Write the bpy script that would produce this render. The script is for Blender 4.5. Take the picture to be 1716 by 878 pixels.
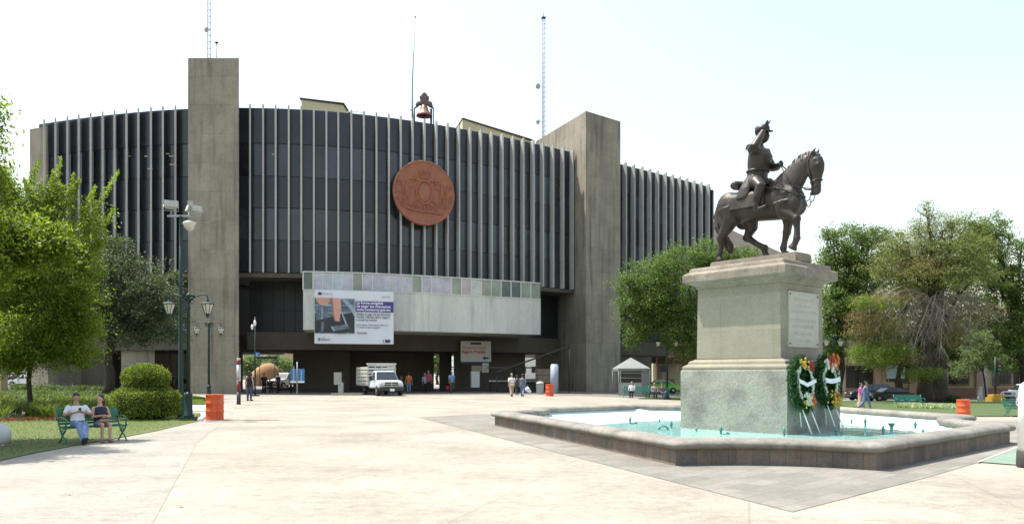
import bpy, bmesh, math, random
import numpy as np
from mathutils import Vector, Matrix, Euler
R = math.radians
for o in list(bpy.data.objects): bpy.data.objects.remove(o)
scene = bpy.context.scene
COL = scene.collection
random.seed(7)

# ------------------------------------------------------------------ camera
EYE, F, HOR = 1.6, 1300.0, 627.0
cam_d = bpy.data.cameras.new('camera'); cam = bpy.data.objects.new('camera', cam_d); COL.objects.link(cam)
cam.location = (0, 0, EYE); cam.rotation_euler = (R(90), 0, 0)
cam_d.sensor_width = 36; cam_d.lens = 36*F/1716; cam_d.shift_y = (HOR-439)/1716
cam_d.clip_start = 0.1; cam_d.clip_end = 9000
scene.camera = cam
# ------------------------------------------------------------------ light
SUN_EL = R(66); SUN_AZ = math.atan2(-0.95, 0.31)       # azimuth clockwise from +Y
sd = Vector((math.sin(SUN_AZ)*math.cos(SUN_EL), math.cos(SUN_AZ)*math.cos(SUN_EL), math.sin(SUN_EL)))
world = bpy.data.worlds.new('World'); scene.world = world; world.use_nodes = True
wn = world.node_tree; wn.nodes.clear()
sky = wn.nodes.new('ShaderNodeTexSky'); sky.sky_type = 'NISHITA'; sky.sun_disc = False
sky.sun_elevation = SUN_EL; sky.sun_rotation = SUN_AZ
sky.air_density = 1.7; sky.dust_density = 2.5; sky.ozone_density = 1.0
bg = wn.nodes.new('ShaderNodeBackground'); bg.inputs['Strength'].default_value = 0.135
wo = wn.nodes.new('ShaderNodeOutputWorld')
hs = wn.nodes.new('ShaderNodeHueSaturation'); hs.inputs['Saturation'].default_value = 0.8; hs.inputs['Value'].default_value = 1.1      # thick white haze
wn.links.new(sky.outputs[0], hs.inputs['Color']); wn.links.new(hs.outputs[0], bg.inputs[0]); wn.links.new(bg.outputs[0], wo.inputs[0])
sl = bpy.data.lights.new('sun', 'SUN'); sl.energy = 4.4; sl.angle = R(0.5); sl.color = (1.0, 0.955, 0.87)
so = bpy.data.objects.new('sun', sl); COL.objects.link(so); so.rotation_euler = sd.to_track_quat('Z', 'Y').to_euler()
scene.view_settings.view_transform = 'Standard'; scene.view_settings.look = 'None'
scene.view_settings.exposure = 0.96; scene.view_settings.gamma = 1.0; scene.view_settings.use_curve_mapping = False

# ------------------------------------------------------------------ terrain and picture-to-place helpers
def sst(a, b, x):
    t = min(1, max(0, (x-a)/(b-a))); return t*t*(3-2*t)
def terrain(x, y):
    if y <= 5: return 0.0
    u = 858+F*x/y
    return -0.0146*min(y, 120)*sst(860, 1450, u)*sst(22, 40, y)
def P(u, D, z=None, v=None):
    x = (u-858)/F*D
    if v is not None: z = EYE+(HOR-v)*D/F
    if z is None: z = terrain(x, D)
    return Vector((x, D, z))
def G(u, v):
    lo, hi = 2.0, 400.0                      # ground point seen at a place of the picture
    for _ in range(50):
        m = (lo+hi)/2; x = (u-858)/F*m
        vv = HOR+(EYE-terrain(x, m))*F/m
        if vv > v: lo = m
        else: hi = m
    x = (u-858)/F*lo
    return Vector((x, lo, terrain(x, lo)))

# ------------------------------------------------------------------ materials
MATS = {}
def mat(name, col, rough=0.8, var=0.12, scale=3.0, metal=0.0, bump=0.0, bscale=None, col2=None, spec=None, stretch=None, fine=0.0, emit=0, detail=6):
    if name in MATS: return MATS[name]
    m = bpy.data.materials.new(name); m.use_nodes = True; MATS[name] = m
    nt = m.node_tree; n = nt.nodes; b = n['Principled BSDF']
    b.inputs['Roughness'].default_value = rough; b.inputs['Metallic'].default_value = metal
    if spec is not None: b.inputs['Specular IOR Level'].default_value = spec
    tc = n.new('ShaderNodeTexCoord'); mp = n.new('ShaderNodeMapping'); nt.links.new(tc.outputs['Object'], mp.inputs[0])
    if stretch: mp.inputs['Scale'].default_value = stretch
    nz = n.new('ShaderNodeTexNoise'); nz.inputs['Scale'].default_value = scale; nz.inputs['Detail'].default_value = detail; nz.inputs['Roughness'].default_value = 0.65
    nt.links.new(mp.outputs[0], nz.inputs['Vector'])
    cr = n.new('ShaderNodeValToRGB'); cr.color_ramp.elements[0].position = 0.3; cr.color_ramp.elements[1].position = 0.7
    c = Vector(col)
    lo = c*(1-var) if col2 is None else Vector(col2); hi = c*(1+var) if col2 is None else c
    cr.color_ramp.elements[0].color = (*[max(0, v) for v in lo], 1); cr.color_ramp.elements[1].color = (*[min(1, v) for v in hi], 1)
    nt.links.new(nz.outputs['Fac'], cr.inputs[0])
    out = cr.outputs[0]
    if fine > 0:
        n2 = n.new('ShaderNodeTexNoise'); n2.inputs['Scale'].default_value = scale*14; n2.inputs['Detail'].default_value = 3
        nt.links.new(mp.outputs[0], n2.inputs['Vector'])
        r2 = n.new('ShaderNodeMapRange'); r2.inputs[1].default_value = 0.3; r2.inputs[2].default_value = 0.7
        r2.inputs[3].default_value = 1-fine; r2.inputs[4].default_value = 1+fine*0.4
        nt.links.new(n2.outputs['Fac'], r2.inputs[0])
        mx = n.new('ShaderNodeVectorMath'); mx.operation = 'SCALE'
        nt.links.new(out, mx.inputs[0]); nt.links.new(r2.outputs[0], mx.inputs['Scale']); out = mx.outputs[0]
    nt.links.new(out, b.inputs['Base Color'])
    if bump > 0:
        nb = n.new('ShaderNodeTexNoise'); nb.inputs['Scale'].default_value = bscale or scale*8; nb.inputs['Detail'].default_value = 5
        nt.links.new(mp.outputs[0], nb.inputs['Vector'])
        bp = n.new('ShaderNodeBump'); bp.inputs['Strength'].default_value = bump; bp.inputs['Distance'].default_value = 0.02
        nt.links.new(nb.outputs['Fac'], bp.inputs['Height']); nt.links.new(bp.outputs[0], b.inputs['Normal'])
    if emit: b.inputs['Emission Color'].default_value = (*col, 1); b.inputs['Emission Strength'].default_value = emit
    return m
def nodes_of(m): return m.node_tree.nodes, m.node_tree.links, m.node_tree.nodes['Principled BSDF']
def leafmat(name, c1, c2, trans=0.45, c3=None):
    if name in MATS: return MATS[name]
    m = bpy.data.materials.new(name); m.use_nodes = True; MATS[name] = m
    nt = m.node_tree; n = nt.nodes; n.clear(); L = nt.links
    out = n.new('ShaderNodeOutputMaterial'); geo = n.new('ShaderNodeNewGeometry'); tc = n.new('ShaderNodeTexCoord')
    nz = n.new('ShaderNodeTexNoise'); nz.inputs['Scale'].default_value = 0.8; nz.inputs['Detail'].default_value = 3; L.new(tc.outputs['Object'], nz.inputs['Vector'])
    ad = n.new('ShaderNodeMath'); ad.operation = 'ADD'; L.new(geo.outputs['Random Per Island'], ad.inputs[0]); L.new(nz.outputs['Fac'], ad.inputs[1])
    hf = n.new('ShaderNodeMath'); hf.operation = 'MULTIPLY'; hf.inputs[1].default_value = 0.5; L.new(ad.outputs[0], hf.inputs[0])
    cr = n.new('ShaderNodeValToRGB'); e = cr.color_ramp.elements; e[0].position = 0.2; e[1].position = 0.8
    e[0].color = (*c1, 1); e[1].color = (*c2, 1)
    if c3: k = cr.color_ramp.elements.new(0.93); k.color = (*c3, 1)
    L.new(hf.outputs[0], cr.inputs[0])
    d = n.new('ShaderNodeBsdfPrincipled'); d.inputs['Roughness'].default_value = 0.55; d.inputs['Specular IOR Level'].default_value = 0.35; L.new(cr.outputs[0], d.inputs['Base Color'])
    t = n.new('ShaderNodeBsdfTranslucent')
    sc = n.new('ShaderNodeVectorMath'); sc.operation = 'MULTIPLY'; sc.inputs[1].default_value = (1.9, 1.9, 0.9); L.new(cr.outputs[0], sc.inputs[0]); L.new(sc.outputs[0], t.inputs[0])
    mx = n.new('ShaderNodeMixShader'); mx.inputs[0].default_value = trans
    L.new(d.outputs[0], mx.inputs[1]); L.new(t.outputs[0], mx.inputs[2]); L.new(mx.outputs[0], out.inputs[0])
    return m

# ------------------------------------------------------------------ object helpers
def tag(o, label=None, cat=None, group=None, kind=None):
    if label: o['label'] = label
    if cat: o['category'] = cat
    if group: o['group'] = group
    if kind: o['kind'] = kind
    return o
def thing(name, label, cat, loc=(0, 0, 0), rz=0.0, group=None):
    o = bpy.data.objects.new(name, None); COL.objects.link(o); o.empty_display_size = 0.2
    o.location = loc; o.rotation_euler = (0, 0, rz)
    return tag(o, label, cat, group)
def copy_tree(o, parent=None):
    c = o.copy(); COL.objects.link(c)
    if parent is not None: c.parent = parent
    for ch in list(o.children): copy_tree(ch, c)
    return c
def link(name, me, m, parent=None):
    if m is not None and not len(me.materials): me.materials.append(m)
    o = bpy.data.objects.new(name, me); COL.objects.link(o)
    if parent is not None: o.parent = parent
    return o
class MB:
    def __init__(s): s.v = []; s.f = []; s.sm = []
    def add(s, vs, fs, smooth=False):
        b = len(s.v); s.v += [tuple(v) for v in vs]
        s.f += [tuple(i+b for i in f) for f in fs]; s.sm += [smooth]*len(fs); return s
    def box(s, c, d, rz=0.0, M=None):
        x, y, z = d[0]/2, d[1]/2, d[2]/2
        vs = [Vector((i*x, j*y, k*z)) for k in (-1, 1) for j in (-1, 1) for i in (-1, 1)]
        if M is None: M = Matrix.Rotation(rz, 3, 'Z')
        vs = [M @ v+Vector(c) for v in vs]
        return s.add(vs, [(0, 2, 3, 1), (4, 5, 7, 6), (0, 1, 5, 4), (2, 6, 7, 3), (0, 4, 6, 2), (1, 3, 7, 5)])
    def tube(s, pts, rs, n=8, cap=True, flat=1.0):
        pts = [Vector(p) for p in pts]
        if not hasattr(rs, '__len__'): rs = [rs]*len(pts)
        rings = []; ref = None
        for i, p in enumerate(pts):
            t = (pts[min(i+1, len(pts)-1)]-pts[max(i-1, 0)])
            if t.length < 1e-9: t = Vector((0, 0, 1))
            t.normalize()
            if ref is None: ref = Vector((1, 0, 0)) if abs(t.x) < 0.8 else Vector((0, 1, 0))
            a = (ref-t*ref.dot(t)).normalized(); ref = a; b = t.cross(a)
            rings.append([p+(a*math.cos(q)+b*math.sin(q)*flat)*rs[i] for q in [2*math.pi*k/n for k in range(n)]])
        vs = [v for r in rings for v in r]; fs = []
        for i in range(len(rings)-1):
            for k in range(n):
                a = i*n+k; b = i*n+(k+1) % n; fs.append((a, b, b+n, a+n))
        if cap: fs.append(tuple(range(n-1, -1, -1))); fs.append(tuple(range((len(rings)-1)*n, len(rings)*n)))
        return s.add(vs, fs, n > 5)
    def capsule(s, p0, p1, r0, r1, n=12):
        p0 = Vector(p0); p1 = Vector(p1); d = (p1-p0); L = d.length
        if L < 1e-6: d = Vector((0, 0, 1))
        d.normalize()
        pts = []; rs = []
        for a in (80, 55, 28): pts.append(p0-d*r0*math.sin(R(a))); rs.append(r0*math.cos(R(a)))
        pts.append(p0); rs.append(r0); pts.append(p1); rs.append(r1)
        for a in (28, 55, 80): pts.append(p1+d*r1*math.sin(R(a))); rs.append(r1*math.cos(R(a)))
        return s.tube(pts, rs, n)
    def ell(s, c, r, n=14, m=9, M=None):
        c = Vector(c); vs = []; fs = []
        for i in range(m+1):
            th = math.pi*(0.02+0.96*i/m)
            for k in range(n):
                q = 2*math.pi*k/n
                v = Vector((r[0]*math.sin(th)*math.cos(q), r[1]*math.sin(th)*math.sin(q), -r[2]*math.cos(th)))
                if M is not None: v = M @ v
                vs.append(c+v)
        for i in range(m):
            for k in range(n):
                a = i*n+k; b = i*n+(k+1) % n; fs.append((a, b, b+n, a+n))
        fs.append(tuple(range(n-1, -1, -1))); fs.append(tuple(range(m*n, m*n+n)))
        return s.add(vs, fs, True)
    def loft(s, rings, n=16, smooth=True):
        # rings: (centre, ax, ay[, tilt about Y])
        vs = []; fs = []
        for rg in rings:
            c = Vector(rg[0]); t = rg[3] if len(rg) > 3 else 0.0; M = Matrix.Rotation(t, 3, 'Y')
            for k in range(n):
                q = 2*math.pi*k/n; vs.append(c+M @ Vector((rg[1]*math.cos(q), rg[2]*math.sin(q), 0)))
        for i in range(len(rings)-1):
            for k in range(n):
                a = i*n+k; b = i*n+(k+1) % n; fs.append((a, b, b+n, a+n))
        fs.append(tuple(range(n-1, -1, -1))); fs.append(tuple(range((len(rings)-1)*n, len(rings)*n)))
        return s.add(vs, fs, smooth)
    def lathe(s, prof, c=(0, 0, 0), n=20, smooth=True):
        c = Vector(c)
        return s.loft([(c+Vector((0, 0, z)), r, r) for z, r in prof], n, smooth)
    def prism(s, poly, z0, z1, zf=None):
        n = len(poly)
        area = sum(poly[i][0]*poly[(i+1) % n][1]-poly[(i+1) % n][0]*poly[i][1] for i in range(n))
        if area < 0: poly = poly[::-1]
        vs = [(p[0], p[1], z0) for p in poly]+[(p[0], p[1], z1) for p in poly]
        fs = [tuple(range(n-1, -1, -1)), tuple(range(n, 2*n))]+[(i, (i+1) % n, (i+1) % n+n, i+n) for i in range(n)]
        return s.add(vs, fs)
    def mesh(s, name, bevel=0.0, seg=2):
        me = bpy.data.meshes.new(name); me.from_pydata(s.v, [], s.f)
        me.polygons.foreach_set('use_smooth', s.sm); me.update()
        if bevel > 0:
            bm = bmesh.new(); bm.from_mesh(me)
            es = [e for e in bm.edges if len(e.link_faces) == 2 and e.calc_face_angle(0) > R(35)]
            bmesh.ops.bevel(bm, geom=es, offset=bevel, segments=seg, affect='EDGES', clamp_overlap=True)
            bm.to_mesh(me); bm.free()
        return me
    def build(s, name, m, parent=None, bevel=0.0, seg=2):
        return link(name, s.mesh(name, bevel, seg), m, parent)
def evaluated(o):
    dg = bpy.context.evaluated_depsgraph_get(); e = o.evaluated_get(dg); me = bpy.data.meshes.new_from_object(e, depsgraph=dg)
    bpy.data.objects.remove(o); return me
def blob(name, mb, m, parent=None, voxel=0.02, smooth=4, extra=None, dispz=0.0):
    me = mb.mesh(name+'_raw'); o = bpy.data.objects.new('tmp', me); COL.objects.link(o)
    r = o.modifiers.new('r', 'REMESH'); r.mode = 'VOXEL'; r.voxel_size = voxel; r.use_smooth_shade = True
    if smooth: k = o.modifiers.new('s', 'SMOOTH'); k.iterations = smooth; k.factor = 0.5
    me2 = evaluated(o); bpy.data.meshes.remove(me)
    me2.materials.clear()
    if extra is not None:
        bm = bmesh.new(); bm.from_mesh(me2); em = extra.mesh('x'); bm.from_mesh(em); bm.to_mesh(me2); bm.free(); bpy.data.meshes.remove(em)
    me2.polygons.foreach_set('use_smooth', [True]*len(me2.polygons)); me2.name = name
    return link(name, me2, m, parent)
def text(name, s, size, m, parent, M, depth=0.002, align='LEFT', bold=0.0):
    c = bpy.data.curves.new('t', 'FONT'); c.body = s; c.size = size; c.extrude = depth; c.align_x = align; c.resolution_u = 3; c.offset = bold
    o = bpy.data.objects.new('t', c); COL.objects.link(o); me = evaluated(o); me.materials.clear()
    me.transform(M); me.name = name
    return link(name, me, m, parent)
def sheet(name, poly, dz, m, step=1.5, kind='structure', skirt=0.0):
    bm = bmesh.new(); xs = [p[0] for p in poly]; ys = [p[1] for p in poly]
    vs = [bm.verts.new((p[0], p[1], 0)) for p in poly]; bm.faces.new(vs)
    def cut(ax, a, b, st):
        k = math.ceil(a/st)*st
        while k < b:
            co = [0, 0, 0]; no = [0, 0, 0]; co[ax] = k; no[ax] = 1
            bmesh.ops.bisect_plane(bm, geom=bm.verts[:]+bm.edges[:]+bm.faces[:], plane_co=co, plane_no=no); k += st
    if step: cut(0, min(xs), max(xs), step); cut(1, min(ys), max(ys), step)
    bmesh.ops.recalc_face_normals(bm, faces=bm.faces[:])
    if sum(f.normal.z*f.calc_area() for f in bm.faces) < 0: bmesh.ops.reverse_faces(bm, faces=bm.faces[:])
    if skirt:
        be = [e for e in bm.edges if len(e.link_faces) == 1]
        r = bmesh.ops.extrude_edge_only(bm, edges=be)
        low = set(g for g in r['geom'] if isinstance(g, bmesh.types.BMVert))
    else: low = set()
    for v in bm.verts: v.co.z = terrain(v.co.x, v.co.y)+dz-(skirt if v in low else 0)
    me = bpy.data.meshes.new(name); bm.to_mesh(me); bm.free()
    o = link(name, me, m); tag(o, kind=kind); return o
# ------------------------------------------------------------------ shared materials
M_conc = mat('tower_concrete', (0.29, 0.258, 0.20), 0.9, 0.2, 0.45, bump=0.25, bscale=12, fine=0.12)
def seams(m, w, h, dark=0.72, stain=0.0):
    n, L, b = nodes_of(m)
    src = b.inputs['Base Color'].links[0].from_socket
    tc = n.new('ShaderNodeTexCoord'); sx = n.new('ShaderNodeSeparateXYZ'); L.new(tc.outputs['Object'], sx.inputs[0])
    ad = n.new('ShaderNodeMath'); ad.operation = 'ADD'; L.new(sx.outputs[0], ad.inputs[0]); L.new(sx.outputs[1], ad.inputs[1])
    cb = n.new('ShaderNodeCombineXYZ'); L.new(ad.outputs[0], cb.inputs[0]); L.new(sx.outputs[2], cb.inputs[1])
    br = n.new('ShaderNodeTexBrick'); br.offset = 0.0; br.inputs['Scale'].default_value = 1
    br.inputs['Brick Width'].default_value = w; br.inputs['Row Height'].default_value = h; br.inputs['Mortar Size'].default_value = 0.018; br.inputs['Mortar Smooth'].default_value = 0.6
    br.inputs['Color1'].default_value = (1, 1, 1, 1); br.inputs['Color2'].default_value = (0.84, 0.84, 0.84, 1); br.inputs['Mortar'].default_value = (dark,)*3+(1,)
    L.new(cb.outputs[0], br.inputs['Vector'])
    mx = n.new('ShaderNodeMix'); mx.data_type = 'RGBA'; mx.blend_type = 'MULTIPLY'; mx.inputs[0].default_value = 1
    L.new(src, mx.inputs[6]); L.new(br.outputs['Color'], mx.inputs[7]); out = mx.outputs[2]
    if stain:
        mp = n.new('ShaderNodeMapping'); mp.inputs['Scale'].default_value = (1.6, 1.6, 0.13); L.new(tc.outputs['Object'], mp.inputs[0])
        nz = n.new('ShaderNodeTexNoise'); nz.inputs['Scale'].default_value = 1.3; nz.inputs['Detail'].default_value = 6; L.new(mp.outputs[0], nz.inputs['Vector'])
        rr = n.new('ShaderNodeMapRange'); rr.inputs[1].default_value = 0.5; rr.inputs[2].default_value = 0.75; rr.inputs[3].default_value = 1; rr.inputs[4].default_value = 1-stain
        L.new(nz.outputs['Fac'], rr.inputs[0]); vm = n.new('ShaderNodeVectorMath'); vm.operation = 'SCALE'; L.new(out, vm.inputs[0]); L.new(rr.outputs[0], vm.inputs['Scale']); out = vm.outputs[0]
    L.new(out, b.inputs['Base Color'])
seams(M_conc, 1.25, 2.35, 0.6, 0.5)
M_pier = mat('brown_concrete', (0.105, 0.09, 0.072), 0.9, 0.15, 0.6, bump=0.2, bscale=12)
M_fin = mat('fin_concrete', (0.40, 0.40, 0.37), 0.75, 0.12, 0.9, fine=0.1, stretch=(1, 1, 0.25))
M_glass = mat('dark_glass', (0.022, 0.025, 0.033), 0.3, 0.4, 0.25, spec=0.5)
M_glass2 = mat('window_glass', (0.024, 0.029, 0.038), 0.2, 0.5, 0.35, spec=0.6)
M_pan = mat('dark_panel', (0.019, 0.021, 0.026), 0.5, 0.25, 0.5)
M_dark = mat('dark_metal', (0.02, 0.02, 0.022), 0.5, 0.2, 2)
M_balc = mat('pale_concrete', (0.58, 0.58, 0.53), 0.85, 0.08, 0.5, fine=0.08, stretch=(1, 1, 0.3))
seams(M_balc, 1.9, 30, 0.85, 0.25)
M_yel = mat('yellow_render', (0.62, 0.54, 0.33), 0.9, 0.08, 0.6)
M_white = mat('white_paint', (0.78, 0.78, 0.76), 0.5, 0.05, 1.5)
M_grey = mat('grey_paint', (0.35, 0.36, 0.36), 0.6, 0.1, 2)
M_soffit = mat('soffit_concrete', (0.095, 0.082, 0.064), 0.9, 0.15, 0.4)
M_terra = mat('terracotta', (0.29, 0.112, 0.066), 0.8, 0.2, 1.6, bump=0.25, bscale=9, fine=0.1)
M_terra_d = mat('terracotta_relief', (0.27, 0.088, 0.048), 0.75, 0.15, 1.6, bump=0.2, bscale=9)
M_bronze = mat('dark_bronze', (0.038, 0.031, 0.025), 0.45, 0.5, 2.6, metal=0.2, stretch=(1, 1, .45), bump=0.15, bscale=30, spec=0.4)
M_green = mat('green_iron', (0.008, 0.034, 0.027), 0.5, 0.2, 3, spec=0.35)
M_galv = mat('galvanised_steel', (0.33, 0.34, 0.35), 0.5, 0.15, 3, metal=0.4)

# ------------------------------------------------------------------ ground
def ground():
    xs = sorted(set([-3000, -1500, -700, -300, -150, -100]+list(np.arange(-80, 110, 1.5))+[120, 150, 220, 400, 900, 1800, 3000]))
    ys = sorted(set([-60, -20, 0]+list(np.arange(3, 130, 1.5))+[140, 170, 230, 400, 900, 2000, 4500]))
    vs = [(x, y, terrain(x, y)) for y in ys for x in xs]; nx = len(xs)
    fs = [(j*nx+i, j*nx+i+1, (j+1)*nx+i+1, (j+1)*nx+i) for j in range(len(ys)-1) for i in range(nx-1)]
    me = bpy.data.meshes.new('ground'); me.from_pydata(vs, [], fs); me.polygons.foreach_set('use_smooth', [True]*len(fs))
    m = mat('plaza_stone', (0.40, 0.368, 0.30), 0.9, 0.1, 0.35, bump=0.12, bscale=40, fine=0.16, col2=(0.24, 0.215, 0.168), detail=9)
    n, L, b = nodes_of(m); src = b.inputs['Base Color'].links[0].from_socket
    tc = n.new('ShaderNodeTexCoord')
    mp = n.new('ShaderNodeMapping'); mp.inputs['Rotation'].default_value = (0, 0, R(17)); L.new(tc.outputs['Object'], mp.inputs[0])
    br = n.new('ShaderNodeTexBrick'); br.offset = 0; br.inputs['Scale'].default_value = 1; br.inputs['Brick Width'].default_value = 3.1; br.inputs['Row Height'].default_value = 3.1
    br.inputs['Mortar Size'].default_value = 0.018; br.inputs['Mortar Smooth'].default_value = 0.4
    br.inputs['Color1'].default_value = (1, 1, 1, 1); br.inputs['Color2'].default_value = (0.93, 0.93, 0.93, 1); br.inputs['Mortar'].default_value = (0.78, 0.76, 0.73, 1); L.new(mp.outputs[0], br.inputs['Vector'])
    mx = n.new('ShaderNodeMix'); mx.data_type = 'RGBA'; mx.blend_type = 'MULTIPLY'; mx.inputs[0].default_value = 0.8
    L.new(src, mx.inputs[6]); L.new(br.outputs['Color'], mx.inputs[7]); out = mx.outputs[2]
    # worn, stained patches
    for sc_, lo, hi, a, strc in ((0.22, 0.52, 0.70, 0.80, (1, 1.6, 1)), (1.1, 0.60, 0.72, 0.84, (1, 1.5, 1)), (0.5, 0.62, 0.67, 0.78, (0.6, 2.2, 1)), (0.9, 0.66, 0.69, 0.72, (0.7, 1.6, 1)), (9, 0.50, 0.68, 0.80, (1, 1, 1)), (3.2, 0.56, 0.70, 0.80, (1, 1, 1)), (14, 0.69, 0.72, 0.5, (1, 1, 1)), (5, 0.70, 0.72, 0.66, (1, 1, 1)), (26, 0.45, 0.62, 0.78, (1, 1, 1)), (60, 0.45, 0.6, 0.86, (1, 1, 1))):
        mq = n.new('ShaderNodeMapping'); mq.inputs['Scale'].default_value = strc; mq.inputs['Location'].default_value = (sc_*7, sc_*3, 0); L.new(tc.outputs['Object'], mq.inputs[0])
        nz = n.new('ShaderNodeTexNoise'); nz.inputs['Scale'].default_value = sc_; nz.inputs['Detail'].default_value = 9; nz.inputs['Roughness'].default_value = 0.75; L.new(mq.outputs[0], nz.inputs['Vector'])
        rr = n.new('ShaderNodeMapRange'); rr.inputs[1].default_value = lo; rr.inputs[2].default_value = hi; rr.inputs[3].default_value = 1; rr.inputs[4].default_value = a
        L.new(nz.outputs['Fac'], rr.inputs[0]); vm = n.new('ShaderNodeVectorMath'); vm.operation = 'SCALE'; L.new(out, vm.inputs[0]); L.new(rr.outputs[0], vm.inputs['Scale']); out = vm.outputs[0]
    L.new(out, b.inputs['Base Color'])
    tag(link('ground', me, m), kind='structure')
ground()
M_leftpave = mat('grey_concrete', (0.285, 0.265, 0.225), 0.9, 0.16, 0.5, bump=0.12, bscale=30, fine=0.14, detail=9)
def grain(m, specs):
    n, L, b = nodes_of(m); out = b.inputs['Base Color'].links[0].from_socket; tc = n.new('ShaderNodeTexCoord')
    for sc_, lo, hi, a in specs:
        nz = n.new('ShaderNodeTexNoise'); nz.inputs['Scale'].default_value = sc_; nz.inputs['Detail'].default_value = 8; nz.inputs['Roughness'].default_value = 0.7; L.new(tc.outputs['Object'], nz.inputs['Vector'])
        rr = n.new('ShaderNodeMapRange'); rr.inputs[1].default_value = lo; rr.inputs[2].default_value = hi; rr.inputs[3].default_value = 1; rr.inputs[4].default_value = a
        L.new(nz.outputs['Fac'], rr.inputs[0]); vm = n.new('ShaderNodeVectorMath'); vm.operation = 'SCALE'; L.new(out, vm.inputs[0]); L.new(rr.outputs[0], vm.inputs['Scale']); out = vm.outputs[0]
    L.new(out, b.inputs['Base Color'])
grain(M_leftpave, ((0.3, .5, .7, .84), (1.2, .56, .7, .85), (14, .69, .72, .55), (5, .70, .72, .7), (9, .5, .68, .80), (30, .45, .62, .84)))
M_pav = mat('stone_setts', (0.215, 0.20, 0.17), 0.9, 0.2, 0.8, bump=0.15, bscale=20, fine=0.15)
def setts(m, w, h, rot, dark=0.72):
    n, L, b = nodes_of(m); src = b.inputs['Base Color'].links[0].from_socket
    tc = n.new('ShaderNodeTexCoord'); mp = n.new('ShaderNodeMapping'); mp.inputs['Rotation'].default_value = (0, 0, rot); L.new(tc.outputs['Object'], mp.inputs[0])
    br = n.new('ShaderNodeTexBrick'); br.inputs['Scale'].default_value = 1; br.inputs['Brick Width'].default_value = w; br.inputs['Row Height'].default_value = h
    br.inputs['Mortar Size'].default_value = 0.01; br.inputs['Mortar Smooth'].default_value = 0.5
    br.inputs['Color1'].default_value = (1, 1, 1, 1); br.inputs['Color2'].default_value = (0.76, 0.75, 0.73, 1); br.inputs['Mortar'].default_value = (dark,)*3+(1,); L.new(mp.outputs[0], br.inputs['Vector'])
    mx = n.new('ShaderNodeMix'); mx.data_type = 'RGBA'; mx.blend_type = 'MULTIPLY'; mx.inputs[0].default_value = 1
    L.new(src, mx.inputs[6]); L.new(br.outputs['Color'], mx.inputs[7]); L.new(mx.outputs[2], b.inputs['Base Color'])
setts(M_pav, 0.6, 0.32, R(-46), 0.66); grain(M_pav, ((0.4, .5, .7, .82), (2.2, .55, .7, .85), (16, .5, .66, .85)))
M_asph = mat('asphalt', (0.10, 0.098, 0.092), 0.9, 0.12, 0.5, fine=0.2)
M_street = mat('pale_street', (0.22, 0.21, 0.19), 0.9, 0.1, 0.4, fine=0.15)  # light grey road surface
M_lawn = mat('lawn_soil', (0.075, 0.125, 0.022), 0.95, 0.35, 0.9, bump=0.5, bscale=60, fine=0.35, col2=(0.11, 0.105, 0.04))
M_lawn2 = mat('shade_tinted_lawn_soil', (0.040, 0.078, 0.016), 0.95, 0.4, 0.35, bump=0.5, bscale=60, fine=0.3, col2=(0.075, 0.10, 0.024))  # tree shade put into the darker green of the east lawn
M_kerb = mat('kerb_concrete', (0.36, 0.34, 0.30), 0.85, 0.12, 1.2, fine=0.1)
def gp(l): return [(G(u, v).x, G(u, v).y) for u, v in l]
# grey paving round the fountain (a rotated square), pale on the plaza
pave = gp([(1328, 858), (700, 699)])
pave += [(-1.5, 31.0), (9.5, 33.5), (21.0, 27.0)]+gp([(1740, 748), (1700, 757), (1557, 799)])
sheet('fountain_paving', pave, 0.006, M_pav)
sheet('left_pavement', [(-40, 3), (-3.9, 3)]+gp([(240, 905), (330, 742), (383, 700), (402, 664), (380, 661), (345, 661), (345, 700), (334, 708), (200, 740), (60, 760), (0, 774)])+[(-14, 12), (-40, 12)], 0.005, M_leftpave)
# lawns, left
lawnA = gp([(0, 772), (60, 759), (140, 744), (200, 734), (262, 722), (334, 705), (341, 700)])+gp([(338, 693), (120, 693), (0, 700)])+[(-30, 27), (-30, 10), (-10.5, 10)]
def kerb(name, pts, w=0.16, h=0.11, m=None):
    mb = MB(); pts = [Vector((p[0], p[1], 0)) for p in pts]
    for i in range(len(pts)-1):
        d = (pts[i+1]-pts[i]); L_ = d.length; k = max(1, int(L_/1.0)); d.normalize(); nn = Vector((-d.y, d.x, 0))
        for j in range(k):
            a = pts[i]+d*(L_*j/k+0.006); b = pts[i]+d*(L_*(j+1)/k-0.006)
            q = [a+nn*w/2, b+nn*w/2, b-nn*w/2, a-nn*w/2]
            vs = [Vector((p.x, p.y, terrain(p.x, p.y)-0.05)) for p in q]+[Vector((p.x, p.y, terrain(p.x, p.y)+h)) for p in q]
            mb.add(vs, [(3, 2, 1, 0), (4, 5, 6, 7), (0, 1, 5, 4), (1, 2, 6, 5), (2, 3, 7, 6), (3, 0, 4, 7)])
    return tag(mb.build(name, m or M_kerb), kind='structure')
sheet('lawn', lawnA, 0.014, M_lawn)
kerb('lawn_kerb', gp([(334, 705.5), (341, 700), (339, 693)]), 0.14, 0.08, M_white)
lawnB = gp([(170, 676), (343, 678), (345, 668), (318, 662), (300, 657), (120, 657), (0, 660), (0, 672), (120, 676)])
sheet('upper_lawn', lawnB, 0.05, M_lawn, skirt=0.06)
sheet('garden_path', gp([(0, 688), (345, 688.5), (345, 679), (170, 677.5), (0, 674)]), 0.02, M_kerb)
# floor below the building, its shade put into a dark colour; lot behind it
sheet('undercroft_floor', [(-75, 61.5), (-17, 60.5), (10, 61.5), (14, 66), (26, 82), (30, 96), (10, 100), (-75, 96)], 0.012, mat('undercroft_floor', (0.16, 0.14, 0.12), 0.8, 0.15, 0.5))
sheet('car_park_asphalt', [(-170, 98), (20, 98), (20, 128), (-170, 128)], 0.02, M_street, step=6)
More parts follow.
